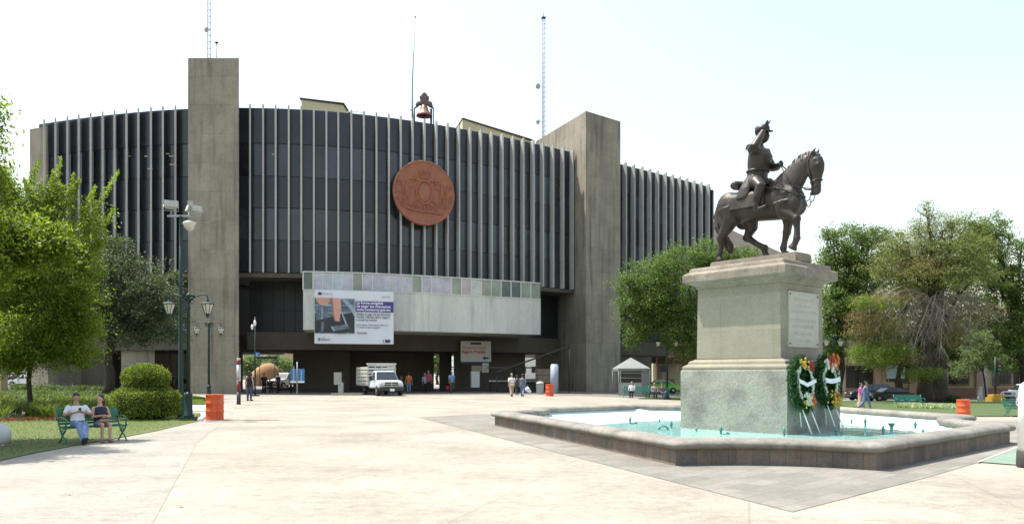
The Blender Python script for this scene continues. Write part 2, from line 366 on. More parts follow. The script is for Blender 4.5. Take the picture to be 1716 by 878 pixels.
# right: street, pavement and lawn
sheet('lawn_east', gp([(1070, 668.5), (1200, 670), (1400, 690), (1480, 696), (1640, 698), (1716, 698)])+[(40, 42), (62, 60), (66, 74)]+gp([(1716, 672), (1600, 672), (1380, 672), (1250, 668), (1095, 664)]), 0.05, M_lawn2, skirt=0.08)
sheet('street', [(16, 74.6), (40, 75.5), (90, 77.5), (90, 96), (60, 92), (17, 92)], 0.02, M_street)
sheet('street_pavement', [(17, 92.1), (60, 92.1), (90, 96.1), (90, 106), (17, 104)], 0.10, M_kerb, skirt=0.12)

# ------------------------------------------------------------------ city hall
TOPS = [(56, 204.5), (74, 200), (113, 193.5), (152, 189), (192, 185), (232, 181), (294, 177.5), (350, 176), (419, 176), (484, 177), (547, 180), (610, 186), (672, 193), (732, 202.5), (789, 213), (843, 223), (878, 231), (911, 239.5), (945, 248.5), (961, 252.5), (1050, 273), (1091, 281.5), (1129, 290), (1165, 301), (1200, 313.5)]
tu = np.array([t[0] for t in TOPS]); tv = np.array([t[1] for t in TOPS])
pc = np.polyfit((tu-600)/600, tv, 5)
ZT, ZB = EYE+22.5, EYE+8.55
def front(u):
    D = 22.5*F/(HOR-float(np.polyval(pc, (u-600)/600))); return Vector(((u-858)/F*D, D, 0))
def fnorm(u):                      # inward normal
    d = (front(u+4)-front(u-4)).normalized(); return Vector((-d.y, d.x, 0))
FU1 = [74, 93, 113, 132, 152, 172, 192, 212, 232, 253, 273, 294]
FU2 = [419, 441, 462, 484, 505, 526, 547, 567, 589, 610, 631, 652, 672, 692, 712, 732, 751, 770, 789, 807, 825, 843, 861, 878, 895, 911, 928, 945, 961]
FU3 = [1050, 1064, 1078, 1091, 1104, 1117, 1129, 1141, 1153, 1165, 1177, 1189]
hall = thing('city_hall', 'long curved dark glass civic building with tall pale fins and two brown concrete towers', 'building', tuple(front(600)+Vector((0, 8, 0))))
HO = -Vector(hall.location)
def hb(mb, name, m, bevel=0.0, parent=None, label=None):
    mb.v = [tuple(Vector(v)+HO) for v in mb.v] if parent is None else mb.v
    o = mb.build(name, m, parent or hall, bevel)
    if label: o['label'] = label
    return o
def quadprism(mb, a, b, c, d, z0, z1):       # plan corners
    mb.prism([(p.x, p.y) for p in (a, b, c, d)], z0, z1)
def run(us, off0, off1, z0, z1, mb):
    for a, b in zip(us[:-1], us[1:]):
        quadprism(mb, front(a)+fnorm(a)*off0, front(b)+fnorm(b)*off0, front(b)+fnorm(b)*off1, front(a)+fnorm(a)*off1, z0, z1)
def shell(us, off0, off1, z0, z1):           # one closed curved slab
    A = [front(u)+fnorm(u)*off0 for u in us]; B = [front(u)+fnorm(u)*off1 for u in us]
    return MB().prism([(p.x, p.y) for p in A]+[(p.x, p.y) for p in B[::-1]], z0, z1)
ZP = 24.0
GO = 0.52
wings = [([56]+FU1+[322], FU1), ([393]+FU2+[978], FU2), ([1036]+FU3+[1197], FU3)]
ROWS = [(ZB, ZB+2.72), (ZB+2.72, ZB+5.44), (ZB+5.44, ZB+8.1), (ZB+8.1, ZB+10.85), (ZB+10.85, ZP)]
for us, fu in wings:
    hb(shell(us, GO+.07, 19, ZB, ZP-0.05), 'wing_block', M_pan)
    # spandrels (dark panels) on rows 0,2,4 : one curved band per wing and storey
    for k in (0, 2, 4):
        z0, z1 = ROWS[k]
        hb(shell(us, GO, GO+.068, z0+0.035, z1-0.035), 'spandrel_band', M_glass)
n__, L__, b__ = nodes_of(M_glass2); oi = n__.new('ShaderNodeObjectInfo'); mr_ = n__.new('ShaderNodeMapRange'); mr_.inputs[3].default_value = 0.6; mr_.inputs[4].default_value = 1.9  # reflection differences between panes put into the base colour at random
pw__ = n__.new('ShaderNodeMath'); pw__.operation = 'POWER'; pw__.inputs[1].default_value = 2.0; L__.new(oi.outputs['Random'], pw__.inputs[0]); L__.new(pw__.outputs[0], mr_.inputs[0])
vs__ = n__.new('ShaderNodeVectorMath'); vs__.operation = 'SCALE'; L__.new(b__.inputs['Base Color'].links[0].from_socket, vs__.inputs[0]); L__.new(mr_.outputs[0], vs__.inputs['Scale']); L__.new(vs__.outputs[0], b__.inputs['Base Color'])
nwin = 0
for us, fu in wings:
    for a, b in zip(us[:-1], us[1:]):
        if b-a < 9: continue
        for k in (1, 3):
            z0, z1 = ROWS[k]; w = MB()
            p, q = front(a)+fnorm(a)*(GO+.02), front(b)+fnorm(b)*(GO+.02); mid = (p+q)/2
            for (s, e) in ((p, q),):
                d = (e-s).normalized(); nn = Vector((-d.y, d.x, 0))
                quadprism(w, s+d*0.03, e-d*0.03, e-d*0.03+nn*0.045, s+d*0.03+nn*0.045, z0+0.035, z1-0.035)
            if nwin < 100: hb(w, 'window', M_glass2); nwin += 1
            else: hb(w, 'corner_panel', M_glass2)
# a few blinds and ceiling lights, glow put into warm boxes on the glass
lm = mat('lamp_glow_paint', (0.55, 0.42, 0.25), 0.5, 0.05, 1)
for (u, v, w) in ((208, 262, 9), (245, 283, 8), (238, 262, 5), (281, 262, 7), (283, 276, 9), (457, 259, 7), (826, 384, 5), (275, 258, 6)):
    c = front(u)+fnorm(u)*(GO-.01); c.z = EYE+(HOR-v)*c.y/F
    hb(MB().box(c, (w*0.05, 0.02, 0.09)), 'ceiling_lamp', lm)
# fins
def fin(u):
    p = front(u); n = fnorm(u); w = 0.072
    k_ = 1-sst(520, 800, u); ray = Vector(((u-858)/F-0.02, 1, 0)).normalized(); n = (n*(1-k_)+ray*k_).normalized(); t = Vector((n.y, -n.x, 0))
    mb = MB(); prof = [(0, ZB-0.05), (0, ZT), (0.12, ZT+0.02), (GO+.04, ZT-0.30), (GO+.04, ZB-0.05)]
    vs = [p+n*a+t*s*w+Vector((0, 0, z)) for s in (-1, 1) for a, z in prof]
    k = len(prof); mb.add(vs, [tuple(range(k)), tuple(range(2*k-1, k-1, -1))]+[(i, i+k, (i+1) % k+k, (i+1) % k) for i in range(k)])
    return mb
for u in FU1+FU2+FU3: hb(fin(u), 'fin', M_fin)
# end walls
for u0, u1 in ((47, 56),):
    hb(shell([u0-6, u0, u1, 72], 0.5, 19, 0.0, ZP-0.35), 'end_wall', M_conc)
hb(shell([1197, 1199.5], 0.3, 18, 3.0, ZT-0.5), 'end_wall', M_pan)
# soffit ledge under the glass, recessed storey, beam, ground walls
for us, fu in wings:
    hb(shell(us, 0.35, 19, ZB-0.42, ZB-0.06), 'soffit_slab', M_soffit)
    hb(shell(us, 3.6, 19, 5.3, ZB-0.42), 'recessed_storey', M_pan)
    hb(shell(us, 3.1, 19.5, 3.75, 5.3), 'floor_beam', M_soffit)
for u in (418, 440, 462, 484, 505, 905, 925, 945):                     # mullions of the recessed storey
    c = front(u)+fnorm(u)*3.57; hb(MB().box((c.x, c.y, 7.5), (0.07, 0.07, 4.3)), 'mullion', M_dark)
for z in (7.2, 8.9):
    hb(shell([400]+[418, 440, 462, 484, 505, 520], 3.52, 3.58, z, z+0.07), 'transom', M_dark)
def gwall(u0, u1, off=7.5, th=1.2, z1=3.75, m=M_pier, name='ground_floor_wall', z0=-0.3):
    D0 = front(u0).y+off; D1 = front(u1).y+off; q = [P(u0, D0, 0), P(u1, D1, 0), P(u1, D1+th, 0), P(u0, D0+th, 0)]; return hb(MB().prism([(p.x, p.y) for p in q], z0, z1), name, m)
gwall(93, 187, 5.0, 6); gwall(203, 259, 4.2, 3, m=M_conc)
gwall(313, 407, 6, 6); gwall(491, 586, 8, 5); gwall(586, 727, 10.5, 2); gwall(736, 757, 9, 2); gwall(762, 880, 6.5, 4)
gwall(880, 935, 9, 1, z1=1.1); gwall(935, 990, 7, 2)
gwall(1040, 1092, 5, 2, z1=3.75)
gwall(760, 762.5, 8.7, 0.2, m=M_yel, name='painted_light_reveal')  # pale yellow strip, light on the reveal put into its colour
# towers
ZTW = 27.35
def ring(name, pts, z0, z1, m): return hb(MB().prism([(p.x, p.y) for p in pts], z0, z1), name, m, 0.03)
tl = [P(315, 63.2, 0), P(400.5, 63.2, 0), P(400.5, 63.2, 0)+Vector((-4.1, 11, 0)), P(315, 63.2, 0)+Vector((-3.9, 11, 0))]
ring('left_tower', tl, -0.3, ZTW, M_conc)
tr = [Vector((7.24, 75.9, 0)), Vector((11.07, 79.1, 0)), Vector((6.3, 88.9, 0)), Vector((2.6, 85.9, 0))]
ring('right_tower', tr, -1.2, ZTW, M_conc)
hb(MB().prism([(p.x, p.y) for p in (Vector((2.2, 85.2, 0)), Vector((2.62, 85.85, 0)), Vector((1.0, 90, 0)), Vector((0.4, 89.5, 0)))], 12, ZTW-1.6), 'stair_block', M_conc)
for o in hall.children:
    if o.name.startswith('left_tower'): o.name = 'concrete_tower'; o['label'] = 'slim concrete tower rising near the trees'
    if o.name.startswith('right_tower'): o.name = 'concrete_tower'; o['label'] = 'concrete tower seen from its corner'
# balcony block, ribbon of tinted panes, tree reflections painted into the last ones
def bal(u, off): n = fnorm(u); return front(u)-n*off
bus = list(np.linspace(508, 906, 25))
A = []
for i, u in enumerate(bus):
    D = 63.0+(71.0-63.0)*((i/24)**1.6); A.append(Vector(((u-858)/F*D, D, 0)))
B = [front(u)+fnorm(u)*3.7 for u in (906, 850, 800, 700, 600, 508)]
bz0, bz1, bzg = EYE+3.62, EYE+8.33, EYE+6.85
hb(MB().prism([(p.x, p.y) for p in A+B], bz0, bzg), 'balcony_parapet', M_balc)
hb(MB().prism([(p.x, p.y+0.10) for p in A]+[(p.x, p.y) for p in B], bzg, bz1-0.02), 'balcony_core', M_pan)
panecols = {'l': (0.42, 0.41, 0.47), 'b': (0.42, 0.46, 0.50), 'g': (0.24, 0.27, 0.22), 'd': (0.10, 0.13, 0.12), 'p': (0.43, 0.36, 0.36), 'w': (0.45, 0.48, 0.44), 'e': (0.27, 0.29, 0.22)}
seq = 'dlbblglllllglllgpwegddgge'
for i in range(24):
    a, b = A[i], A[i+1]; d = (b-a).normalized(); nn = Vector((-d.y, d.x, 0)); w = MB()
    ch = seq[i]; m = mat('tint_reflection_pane_'+ch, panecols[ch], 0.25, 0.25, 0.9, spec=0.5)
    quadprism(w, a+d*0.05, b-d*0.05, b-d*0.05+nn*0.06, a+d*0.05+nn*0.06, bzg+0.05, bz1-0.08)
    hb(w, 'ribbon_pane', m)
    f = MB(); 
    for (s, e) in ((a-d*0.05, a+d*0.05),): quadprism(f, s-nn*0.03, e-nn*0.03, e+nn*0.09, s+nn*0.09, bzg, bz1)
    hb(f, 'pane_post', M_balc)
hb(MB().prism([(p.x, p.y-0.06) for p in A]+[(p.x, p.y+0.09) for p in A[::-1]], bz1-0.06, bz1+0.04), 'pane_rail', M_balc)
hb(MB().prism([(p.x, p.y-0.05) for p in A]+[(p.x, p.y+0.09) for p in A[::-1]], bzg-0.04, bzg+0.05), 'pane_rail', M_balc)
# roof rooms and rail
def bx(mb_pts, z0, z1, name, m): return hb(MB().prism(mb_pts, z0, z1), name, m, 0.02)
def ptop(v, D): return EYE+(HOR-v)*D/F
q0, q1 = P(505, 76, 0), P(575, 77.5, 0)
bx([(q0.x, q0.y), (q1.x, q1.y), (q1.x, q1.y+6), (q0.x, q0.y+6)], 23, ptop(170, 76.5), 'roof_room', M_yel)
bx([(q0.x-.15, q0.y-.15), (q1.x+.15, q1.y-.15), (q1.x+.15, q1.y+6), (q0.x-.15, q0.y+6)], ptop(170, 76.5), ptop(167.5, 76.5), 'roof_room_coping', M_dark)
q0, q1, q2 = P(775, 86, 0), P(890, 94, 0), P(762, 91, 0)
bx([(q0.x, q0.y), (q1.x, q1.y), (q1.x-3, q1.y+5), (q2.x, q2.y)], 23, ptop(200, 86), 'roof_room', M_yel)
bx([(q0.x, q0.y-.2), (q1.x+.2, q1.y-.2), (q1.x-3, q1.y+5), (q2.x-.2, q2.y)], ptop(200, 86), ptop(198, 86), 'roof_room_coping', M_pier)
rl = MB()
for u0, u1, v in ((583, 612, 187),):
    a = P(u0, 74, ptop(v, 74)); b = P(u1, 75, ptop(v+2, 75)); rl.tube([a, b], 0.03, 6)
    for k in range(5):
        p = a.lerp(b, k/4); rl.tube([p, (p.x, p.y, ZP-0.1)], 0.02, 6)
hb(rl, 'roof_rail', M_galv)
# painted logo under the building
Mlogo = mat('logo_green', (0.30, 0.42, 0.24), 0.7, 0.1, 2)
c = P(623, (front(586).y+front(727).y)/2+10.0, 0)
lg = thing('wall_lettering', 'faded green letters C I A C painted on the dark undercroft wall behind the truck', 'lettering', (c.x, c.y, 2.2), math.atan2(front(727).y-front(586).y, (P(727, front(727).y, 0)-P(586, front(586).y, 0)).x))
Mx = Matrix.Translation((-1.9, -0.02, -0.3)) @ Matrix.Rotation(R(90), 4, 'X')
for ch, dx, s in (('C', 0, 2.3), ('I', 1.35, 2.3), ('A', 1.75, 2.3), ('C', 2.95, 2.3)):
    text('letter', ch, s*0.72, Mlogo, lg, Matrix.Translation((dx, 0, 0)) @ Mx, 0.02, bold=0.02)
sw = MB()
for o_ in (0, 1.15):
    pts = [(-0.4+o_, -0.04, 0.9), (-0.2+o_, -0.04, 1.6), (0.2+o_, -0.04, 1.85), (0.7+o_, -0.04, 1.7), (1.2+o_, -0.04, 1.3)]; sw.tube(pts, [0.09, 0.11, 0.11, 0.09, 0.02], 6)
sw.build('swoosh', Mlogo, lg)
# information sign and notices below the balcony
def board(name, label, cat, u0, u1, v0, v1, D, m, rz=0.0, th=0.08, extra=None):
    a = P(u0, D, 0); b = P(u1, D, 0); z1 = ptop(v0, D); z0 = ptop(v1, D); W = b.x-a.x
    t = thing(name, label, cat, ((a.x+b.x)/2, D, z0), rz)
    MB().box((0, 0, (z1-z0)/2), (W, th, z1-z0)).build('panel', m, t, 0.01)
    return t, W, z1-z0
RX = Matrix.Rotation(R(90), 4, 'X')
def put(x, z, y=-0.05): return Matrix.Translation((x, y, z)) @ RX
Mred = mat('red_ink', (0.45, 0.05, 0.05), 0.6, 0.05, 2); Mblue = mat('navy_ink', (0.035, 0.03, 0.14), 0.6, 0.1, 2); Mink = mat('grey_ink', (0.16, 0.16, 0.20), 0.6, 0.05, 2)
Msign = mat('sign_cream', (0.50, 0.50, 0.46), 0.6, 0.05, 2)
t, W, H = board('information_sign', 'white hanging sign with red lettering and a blue arrow under the balcony block', 'sign', 771.5, 823.5, 571.5, 606, 73, Msign, 0.28)
MB().box((0, -0.005, -0.09), (W, 0.09, 0.18)).build('blue_border', Mblue, t)
MB().box((0, -0.045, H-0.22), (W*0.35, 0.02, 0.2)).build('blue_header', Mblue, t)
text('lettering', 'Dirección Estatal', 0.32, Mred, t, put(-W/2+0.2, H-0.72), bold=0.004)
text('lettering', 'Seguro Popular', 0.37, Mred, t, put(-W/2+0.14, H-1.12), bold=0.012)
MB().add([(-0.3, -.05, .3), (0, -.05, .52), (0, -.05, .38), (.32, -.05, .38), (.32, -.05, .22), (0, -.05, .22), (0, -.05, .08)], [(0, 6, 5, 4, 3, 2, 1)]).build('arrow', Mblue, t).location = (W/2-0.55, 0, 0.05)
t, W, H = board('notice_board', 'small white notice below the right end of the information sign', 'notice', 808, 819, 608, 624, 73, Msign, 0.28)
for k in range(3): MB().box((0, -0.05, 0.2+0.2*k), (W*0.7, 0.01, 0.05)).build('text_line', Mink, t)
t, W, H = board('ticket_cabinet', 'tall white cabinet with tan top standing against the dark core wall', 'cabinet', 789, 803, 622, 649, 73, M_white, 0.28, 0.5)
MB().box((0.12, 0, H+0.28), (W*1.25, 0.45, 0.55)).build('tan_top', mat('tan_board', (0.32, 0.27, 0.18), 0.7, 0.1, 2), t)
t, W, H = board('poster', 'brown photo poster with two figures left of the blue white column', 'poster', 897, 922, 618, 641, 68, mat('poster_brown', (0.20, 0.155, 0.11), 0.6, 0.35, 1.5), 0.2)
MB().box((0, -0.045, H*0.55), (W, 0.012, 0.04)).build('poster_line', M_dark, t)
for sx_ in (-1, 1): MB().box((sx_*W*0.45, 0.0, -0.5), (0.06, 0.06, 1.0)).build('leg', M_dark, t)
t = thing('kiosk_column', 'pale blue and white round column beside the brown tower', 'column', tuple(P(929, 66, terrain(3.6, 66))))
MB().lathe([(0, 0.34), (2.35, 0.34), (2.36, 0.30), (2.5, 0.28)], n=20).build('shaft', mat('pale_blue', (0.28, 0.34, 0.42), 0.5, 0.08, 1), t)
# ------------------------------------------------------------------ things on the building
# banner
def plane_mat_picture():
    m = bpy.data.materials.new('keyboard_photo'); m.use_nodes = True; nt = m.node_tree; n = nt.nodes; L = nt.links; b = n['Principled BSDF']; b.inputs['Roughness'].default_value = 0.6
    tc = n.new('ShaderNodeTexCoord'); br = n.new('ShaderNodeTexBrick'); mp = n.new('ShaderNodeMapping'); mp.inputs['Rotation'].default_value = (R(90), 0, 0); mp.inputs['Scale'].default_value = (1, 1, 1)
    L.new(tc.outputs['Object'], mp.inputs[0]); L.new(mp.outputs[0], br.inputs['Vector'])
    br.inputs['Scale'].default_value = 1; br.inputs['Brick Width'].default_value = 1.1; br.inputs['Row Height'].default_value = 0.62; br.inputs['Mortar Size'].default_value = 0.05; br.inputs['Mortar Smooth'].default_value = 0.8
    br.inputs['Color1'].default_value = (0.05, 0.07, 0.09, 1); br.inputs['Color2'].default_value = (0.10, 0.14, 0.18, 1); br.inputs['Mortar'].default_value = (0.30, 0.36, 0.42, 1)
    nz = n.new('ShaderNodeTexNoise'); nz.inputs['Scale'].default_value = 0.9; nz.inputs['Detail'].default_value = 4; L.new(tc.outputs['Object'], nz.inputs['Vector'])
    mr = n.new('ShaderNodeMapRange'); mr.inputs[1].default_value = 0.35; mr.inputs[2].default_value = 0.65; mr.inputs[3].default_value = 0.45; mr.inputs[4].default_value = 1.9; L.new(nz.outputs['Fac'], mr.inputs[0])
    vm = n.new('ShaderNodeVectorMath'); vm.operation = 'SCALE'; L.new(br.outputs[0], vm.inputs[0]); L.new(mr.outputs[0], vm.inputs['Scale']); L.new(vm.outputs[0], b.inputs['Base Color'])
    return m
DBn = 62.2
a = P(527, DBn, 0); b_ = P(659.5, DBn+1.6, 0); ang = math.atan2(b_.y-a.y, b_.x-a.x); W = (b_-a).length
bz_1 = ptop(485.5, DBn); bz_0 = ptop(575.5, DBn); H = bz_1-bz_0
ban = thing('advertising_banner', 'big white banner with a keyboard photo and purple text block hung on the balcony front', 'banner', ((a.x+b_.x)/2, (a.y+b_.y)/2, bz_0), ang)
Mban = mat('banner_vinyl', (0.60, 0.62, 0.66), 0.5, 0.05, 0.5, bump=0.3, bscale=0.6)
mb = MB(); nx, nz_ = 24, 14; vs = []
for j in range(nz_+1):
    for i in range(nx+1):
        x = -W/2+W*i/nx; z = H*j/nz_; vs.append((x, 0.035*math.sin(i*0.9+j*0.35)*(1-j/nz_)+0.012*math.sin(j*1.3+i*.4), z))
fr = [(j*(nx+1)+i, j*(nx+1)+i+1, (j+1)*(nx+1)+i+1, (j+1)*(nx+1)+i) for j in range(nz_) for i in range(nx)]
k = len(vs); mb.add(vs, fr, True); mb.add([(v[0], v[1]+0.02, v[2]) for v in vs], [f[::-1] for f in fr], True); mb.build('cloth', Mban, ban)
def bq(name, x0, x1, z0, z1, m, y=-0.05, th=0.01):
    return MB().box(((x0+x1)/2-W/2, y, (z0+z1)/2), (x1-x0, th, z1-z0)).build(name, m, ban)
ph = bq('photo', 0.02, W*0.5, H*0.19, H*0.845, plane_mat_picture())
# slanted key edges, keys and the finger, all flat print
def flat(name, pts, m, y): 
    n_ = len(pts); return MB().add([(x-W/2, y, z) for x, z in pts]+[(x-W/2, y+0.004, z) for x, z in pts], [tuple(range(n_)), tuple(range(2*n_-1, n_-1, -1))]+[(i, i+n_, (i+1) % n_+n_, (i+1) % n_) for i in range(n_)]).build(name, m, ban)
kd = mat('key_dark', (0.02, 0.024, 0.03), 0.5, 0.4, 1.5); kl = mat('key_light', (0.25, 0.31, 0.36), 0.5, 0.3, 2); km = mat('key_mid', (0.10, 0.14, 0.17), 0.5, 0.4, 2)
def fx(u): return u/1237*W*1237/1040-W*100/1040      # print coordinates from the enlarged view
def fz(v): return H*(810-v)/(810-85)
def F2(l): return [(min(fx(u), W*0.5), fz(v)) for u, v in l]
flat('printed_key', F2([(105, 440), (620, 380), (620, 655), (105, 665)]), kd, -0.058)
flat('printed_key', F2([(120, 430), (330, 400), (335, 440), (120, 500)]), km, -0.062)
flat('printed_key', F2([(120, 310), (185, 310), (190, 400), (120, 410)]), km, -0.062)
flat('printed_key', F2([(215, 310), (320, 300), (325, 390), (215, 400)]), km, -0.062)
flat('printed_highlight', F2([(440, 200), (500, 200), (620, 330), (620, 440), (560, 330)]), kl, -0.062)
flat('printed_highlight', F2([(440, 370), (455, 365), (545, 600), (520, 600)]), kl, -0.064)
flat('printed_key', F2([(310, 580), (500, 545), (545, 600), (350, 640)]), km, -0.064)
flat('printed_highlight', F2([(310, 580), (330, 575), (365, 635), (345, 640)]), kl, -0.067)
flat('printed_highlight', F2([(190, 310), (205, 310), (205, 480), (190, 480)]), kl, -0.067)
flat('printed_highlight', F2([(190, 520), (225, 515), (215, 650), (180, 650)]), km, -0.067)
skinp = mat('printed_skin', (0.50, 0.27, 0.20), 0.6, 0.2, 1.2); skd = mat('printed_skin_shade', (0.30, 0.13, 0.10), 0.6, 0.15, 1.5)
flat('printed_knuckle', F2([(108, 192), (315, 192), (290, 250), (255, 285), (210, 298), (160, 275), (125, 235)]), skinp, -0.070)
flat('printed_finger', F2([(310, 192), (440, 195), (440, 330), (432, 440), (425, 520), (395, 530), (355, 500), (330, 400)]), skinp, -0.074)
flat('printed_finger_edge', F2([(310, 192), (330, 192), (350, 400), (375, 505), (355, 500), (328, 400)]), skd, -0.077)
flat('printed_nail', F2([(350, 500), (430, 510), (432, 545), (360, 548)]), kd, -0.080)
bq('purple_block', W*0.512, W*0.998, H*0.605, H*0.805, mat('purple_print', (0.055, 0.04, 0.20), 0.6, 0.08, 1), -0.055)
Mw = mat('white_ink', (0.72, 0.72, 0.76), 0.6, 0.03, 1)
def bt(s, x, z, size, m, bold=0.006, w=None):
    o = text('lettering', s, size, m, ban, Matrix.Identity(4), 0.002, bold=bold)
    xs = [v.co.x for v in o.data.vertices]; k = (w*W/(max(xs)-min(xs))) if w else 1.0
    o.data.transform(Matrix.Translation((x-W/2, -0.064, z)) @ RX @ Matrix.Diagonal((k, 1, 1, 1))); return o
x0 = W*0.525
bt('La forma amigable', x0, H*0.752, 0.31, Mw, 0.005, .337); bt('de pagar tus impuestos:', x0, H*0.690, 0.31, Mw, 0.005, .437); bt('www.monterrey.gob.mx', x0, H*0.627, 0.31, Mw, 0.005, .437)
bt('Realiza el pago de tus Servicios', x0, H*0.545, 0.26, Mink, .006, .43); bt('Predial y Multas, fácil y seguro', x0, H*0.490, 0.26, Mink, .006, .42); bt('a través de internet', x0, H*0.435, 0.26, Mink, .006, .26)
bt('para mayor información llama al', x0, H*0.345, 0.21, Mink, 0.002, .40); bt('o visita nuestra página', x0, H*0.300, 0.21, Mink, 0.002, .30); bt('Tesorería', x0, H*0.19, 0.26, Mink, .006, .13)
bq('small_logo', W*0.045, W*0.088, H*0.905, H*0.955, Mblue, -0.055); bt('Monterrey', W*0.10, H*0.915, 0.2, Mink, 0.0, .12); bt('pago en línea', W*0.85, H*0.885, 0.2, Mink, 0.0, .105)
bq('small_logo', W*0.045, W*0.072, H*0.055, H*0.105, Mink, -0.055); bt('Monterrey', W*0.085, H*0.06, 0.24, Mink, 0.004, .11)
flat('logo_swoosh', [(W*0.10, H*0.10), (W*0.125, H*0.13), (W*0.125, H*0.115)], Mred, -0.057)
bq('small_logo', W*0.865, W*0.955, H*0.03, H*0.085, Mblue, -0.055); bq('logo_square', W*0.872, W*0.89, H*0.04, H*0.075, Mw, -0.063)
for sx_, sz_ in ((0.01, 0.99), (0.99, 0.99), (0.01, 0.01), (0.99, 0.01), (0.5, 0.99)):
    MB().tube([(sx_*W-W/2, -0.03, sz_*H), (sx_*W-W/2, 0.6, sz_*H+(0.1 if sz_ > .5 else 0.0))], 0.02, 6).build('tie', M_galv, ban)

# medallion
md = front(711)-fnorm(711)*0.42
Dm = md.y; mc = P(710.5, Dm-0.2, ptop(325, Dm)); 
med = thing('round_medallion', 'large round terracotta relief medallion with a crowned shield mounted on the fins', 'medallion', (mc.x, mc.y, mc.z), math.atan2((front(720)-front(702)).y, (front(720)-front(702)).x))
rad = 54.0/F*Dm
disc = [(0.0, 0.001), (0.0, rad*0.985), (0.05, rad), (0.30, rad), (0.36, rad*0.985), (0.36, rad*0.955), (0.30, rad*0.945), (0.28, rad*0.90), (0.30, 0.001)]
mb = MB().lathe(disc, n=72); RXm = Matrix.Rotation(R(90), 3, 'X')
mb.v = [tuple(RXm @ Vector(v)+Vector((0, 0.15, 0))) for v in mb.v]; mb.build('disc', M_terra, med)
Y0 = -0.17
def relief(name, fn, m=M_terra, vox=0.035, sm=2):
    q = MB(); fn(q); q.v = [tuple((v[0]*1.16, Y0+v[1]*0.7, v[2]*1.16)) for v in q.v]; return blob(name, q, m, med, vox, sm)
def cart(q):
    ring_ = [(1.02*0.62*math.cos(t_), 0.0, 0.05+0.86*math.sin(t_)) for t_ in np.linspace(0, 2*math.pi, 30)]
    q.tube(ring_, 0.12, 8)
    for s in (-1, 1):
        q.tube([(s*0.55, 0, 0.85), (s*0.85, -.03, 1.05), (s*0.95, 0, 0.8), (s*0.8, 0, 0.65)], [0.1, 0.12, 0.1, 0.05], 8)
        q.tube([(s*0.6, 0, -0.5), (s*0.9, -.03, -0.75), (s*0.75, 0, -1.0), (s*0.5, 0, -0.9)], [0.09, 0.11, 0.09, 0.05], 8)
relief('cartouche', cart, M_terra_d)
relief('shield', lambda q: q.ell((0, 0, 0.05), (0.50, 0.10, 0.74), 20, 12))
def crest(q):
    q.box((0, 0, 1.12), (0.62, 0.16, 0.12))
    for i in range(5):
        x = -0.44+0.22*i; q.tube([(x*0.7, 0, 1.15), (x*1.05, -.02, 1.38), (x*1.0, 0, 1.5+(0.06 if i in (1, 2, 3) else 0))], [0.06, 0.05, 0.05], 8); q.ell((x*1.0, 0, 1.55), (0.075, 0.07, 0.075), 8, 6)
    q.tube([(-.5, 0, 1.5), (-0.25, -.02, 1.68), (0, 0, 1.6), (0.25, -.02, 1.68), (.5, 0, 1.5)], 0.04, 8)
relief('crown', crest, M_terra_d, 0.03)
def figure(s):
    def f(q):
        q.ell((s*1.35, -.02, 0.62), (0.12, 0.1, 0.15), 10, 7); q.tube([(s*1.37, 0, 0.5), (s*1.42, -.02, 0.05), (s*1.36, 0, -0.25)], [0.13, 0.18, 0.14], 8)
        q.tube([(s*1.3, 0, -0.2), (s*1.22, 0, -0.65), (s*1.26, 0, -1.05)], [0.11, 0.08, 0.05], 8); q.tube([(s*1.44, 0, -0.2), (s*1.55, 0, -0.62), (s*1.52, 0, -1.05)], [0.11, 0.08, 0.05], 8)
        q.tube([(s*1.3, 0, 0.4), (s*1.02, -.02, 0.32), (s*0.82, 0, 0.5)], [0.07, 0.06, 0.05], 8); q.tube([(s*1.5, 0, 0.38), (s*1.75, -.02, 0.15), (s*1.7, 0, -0.2)], [0.07, 0.06, 0.05], 8)
        q.tube([(s*1.78, 0, 0.75), (s*1.74, 0, 0.2), (s*1.72, 0, -0.9)], 0.03, 6)
    return f
relief('supporter_figure', figure(-1), M_terra_d, 0.032); relief('supporter_figure', figure(1), M_terra_d, 0.032)
def base_(q):
    q.tube([(-1.6, 0, -1.22), (-0.8, -.03, -1.38), (0, 0, -1.42), (0.8, -.03, -1.42), (1.5, 0, -1.5)], [0.05, 0.10, 0.11, 0.10, 0.05], 8)
    for i in range(9):
        x = -0.9+0.22*i; q.tube([(x, 0, -1.3), (x*1.05+0.05, -.02, -1.05+0.08*math.sin(i*2)), (x*1.1-0.06, 0, -0.92)], [0.07, 0.08, 0.04], 8)
relief('ground_ribbon', base_, M_terra_d, 0.035)
def swirls(q):
    for s in (-1, 1):
        for (x, z, r) in ((1.95, 0.5, .22), (2.05, -.2, .2), (1.8, -1.0, .22), (1.0, -1.05, .2), (0.95, 0.85, .2), (2.05, -.6, .15)):
            q.tube([(s*(x+r*math.cos(a_)*(1-a_/9)), 0, z+r*math.sin(a_)*(1-a_/9)) for a_ in np.linspace(0, 6, 14)], 0.045, 6)
relief('scrollwork', swirls, M_terra, 0.03)
for a_ in (40, 140, 220, 320):
    MB().tube([(rad*.7*math.cos(R(a_)), 0.1, rad*.7*math.sin(R(a_))), (rad*.7*math.cos(R(a_)), 0.75, rad*.7*math.sin(R(a_)))], 0.06, 8).build('bracket', M_dark, med)

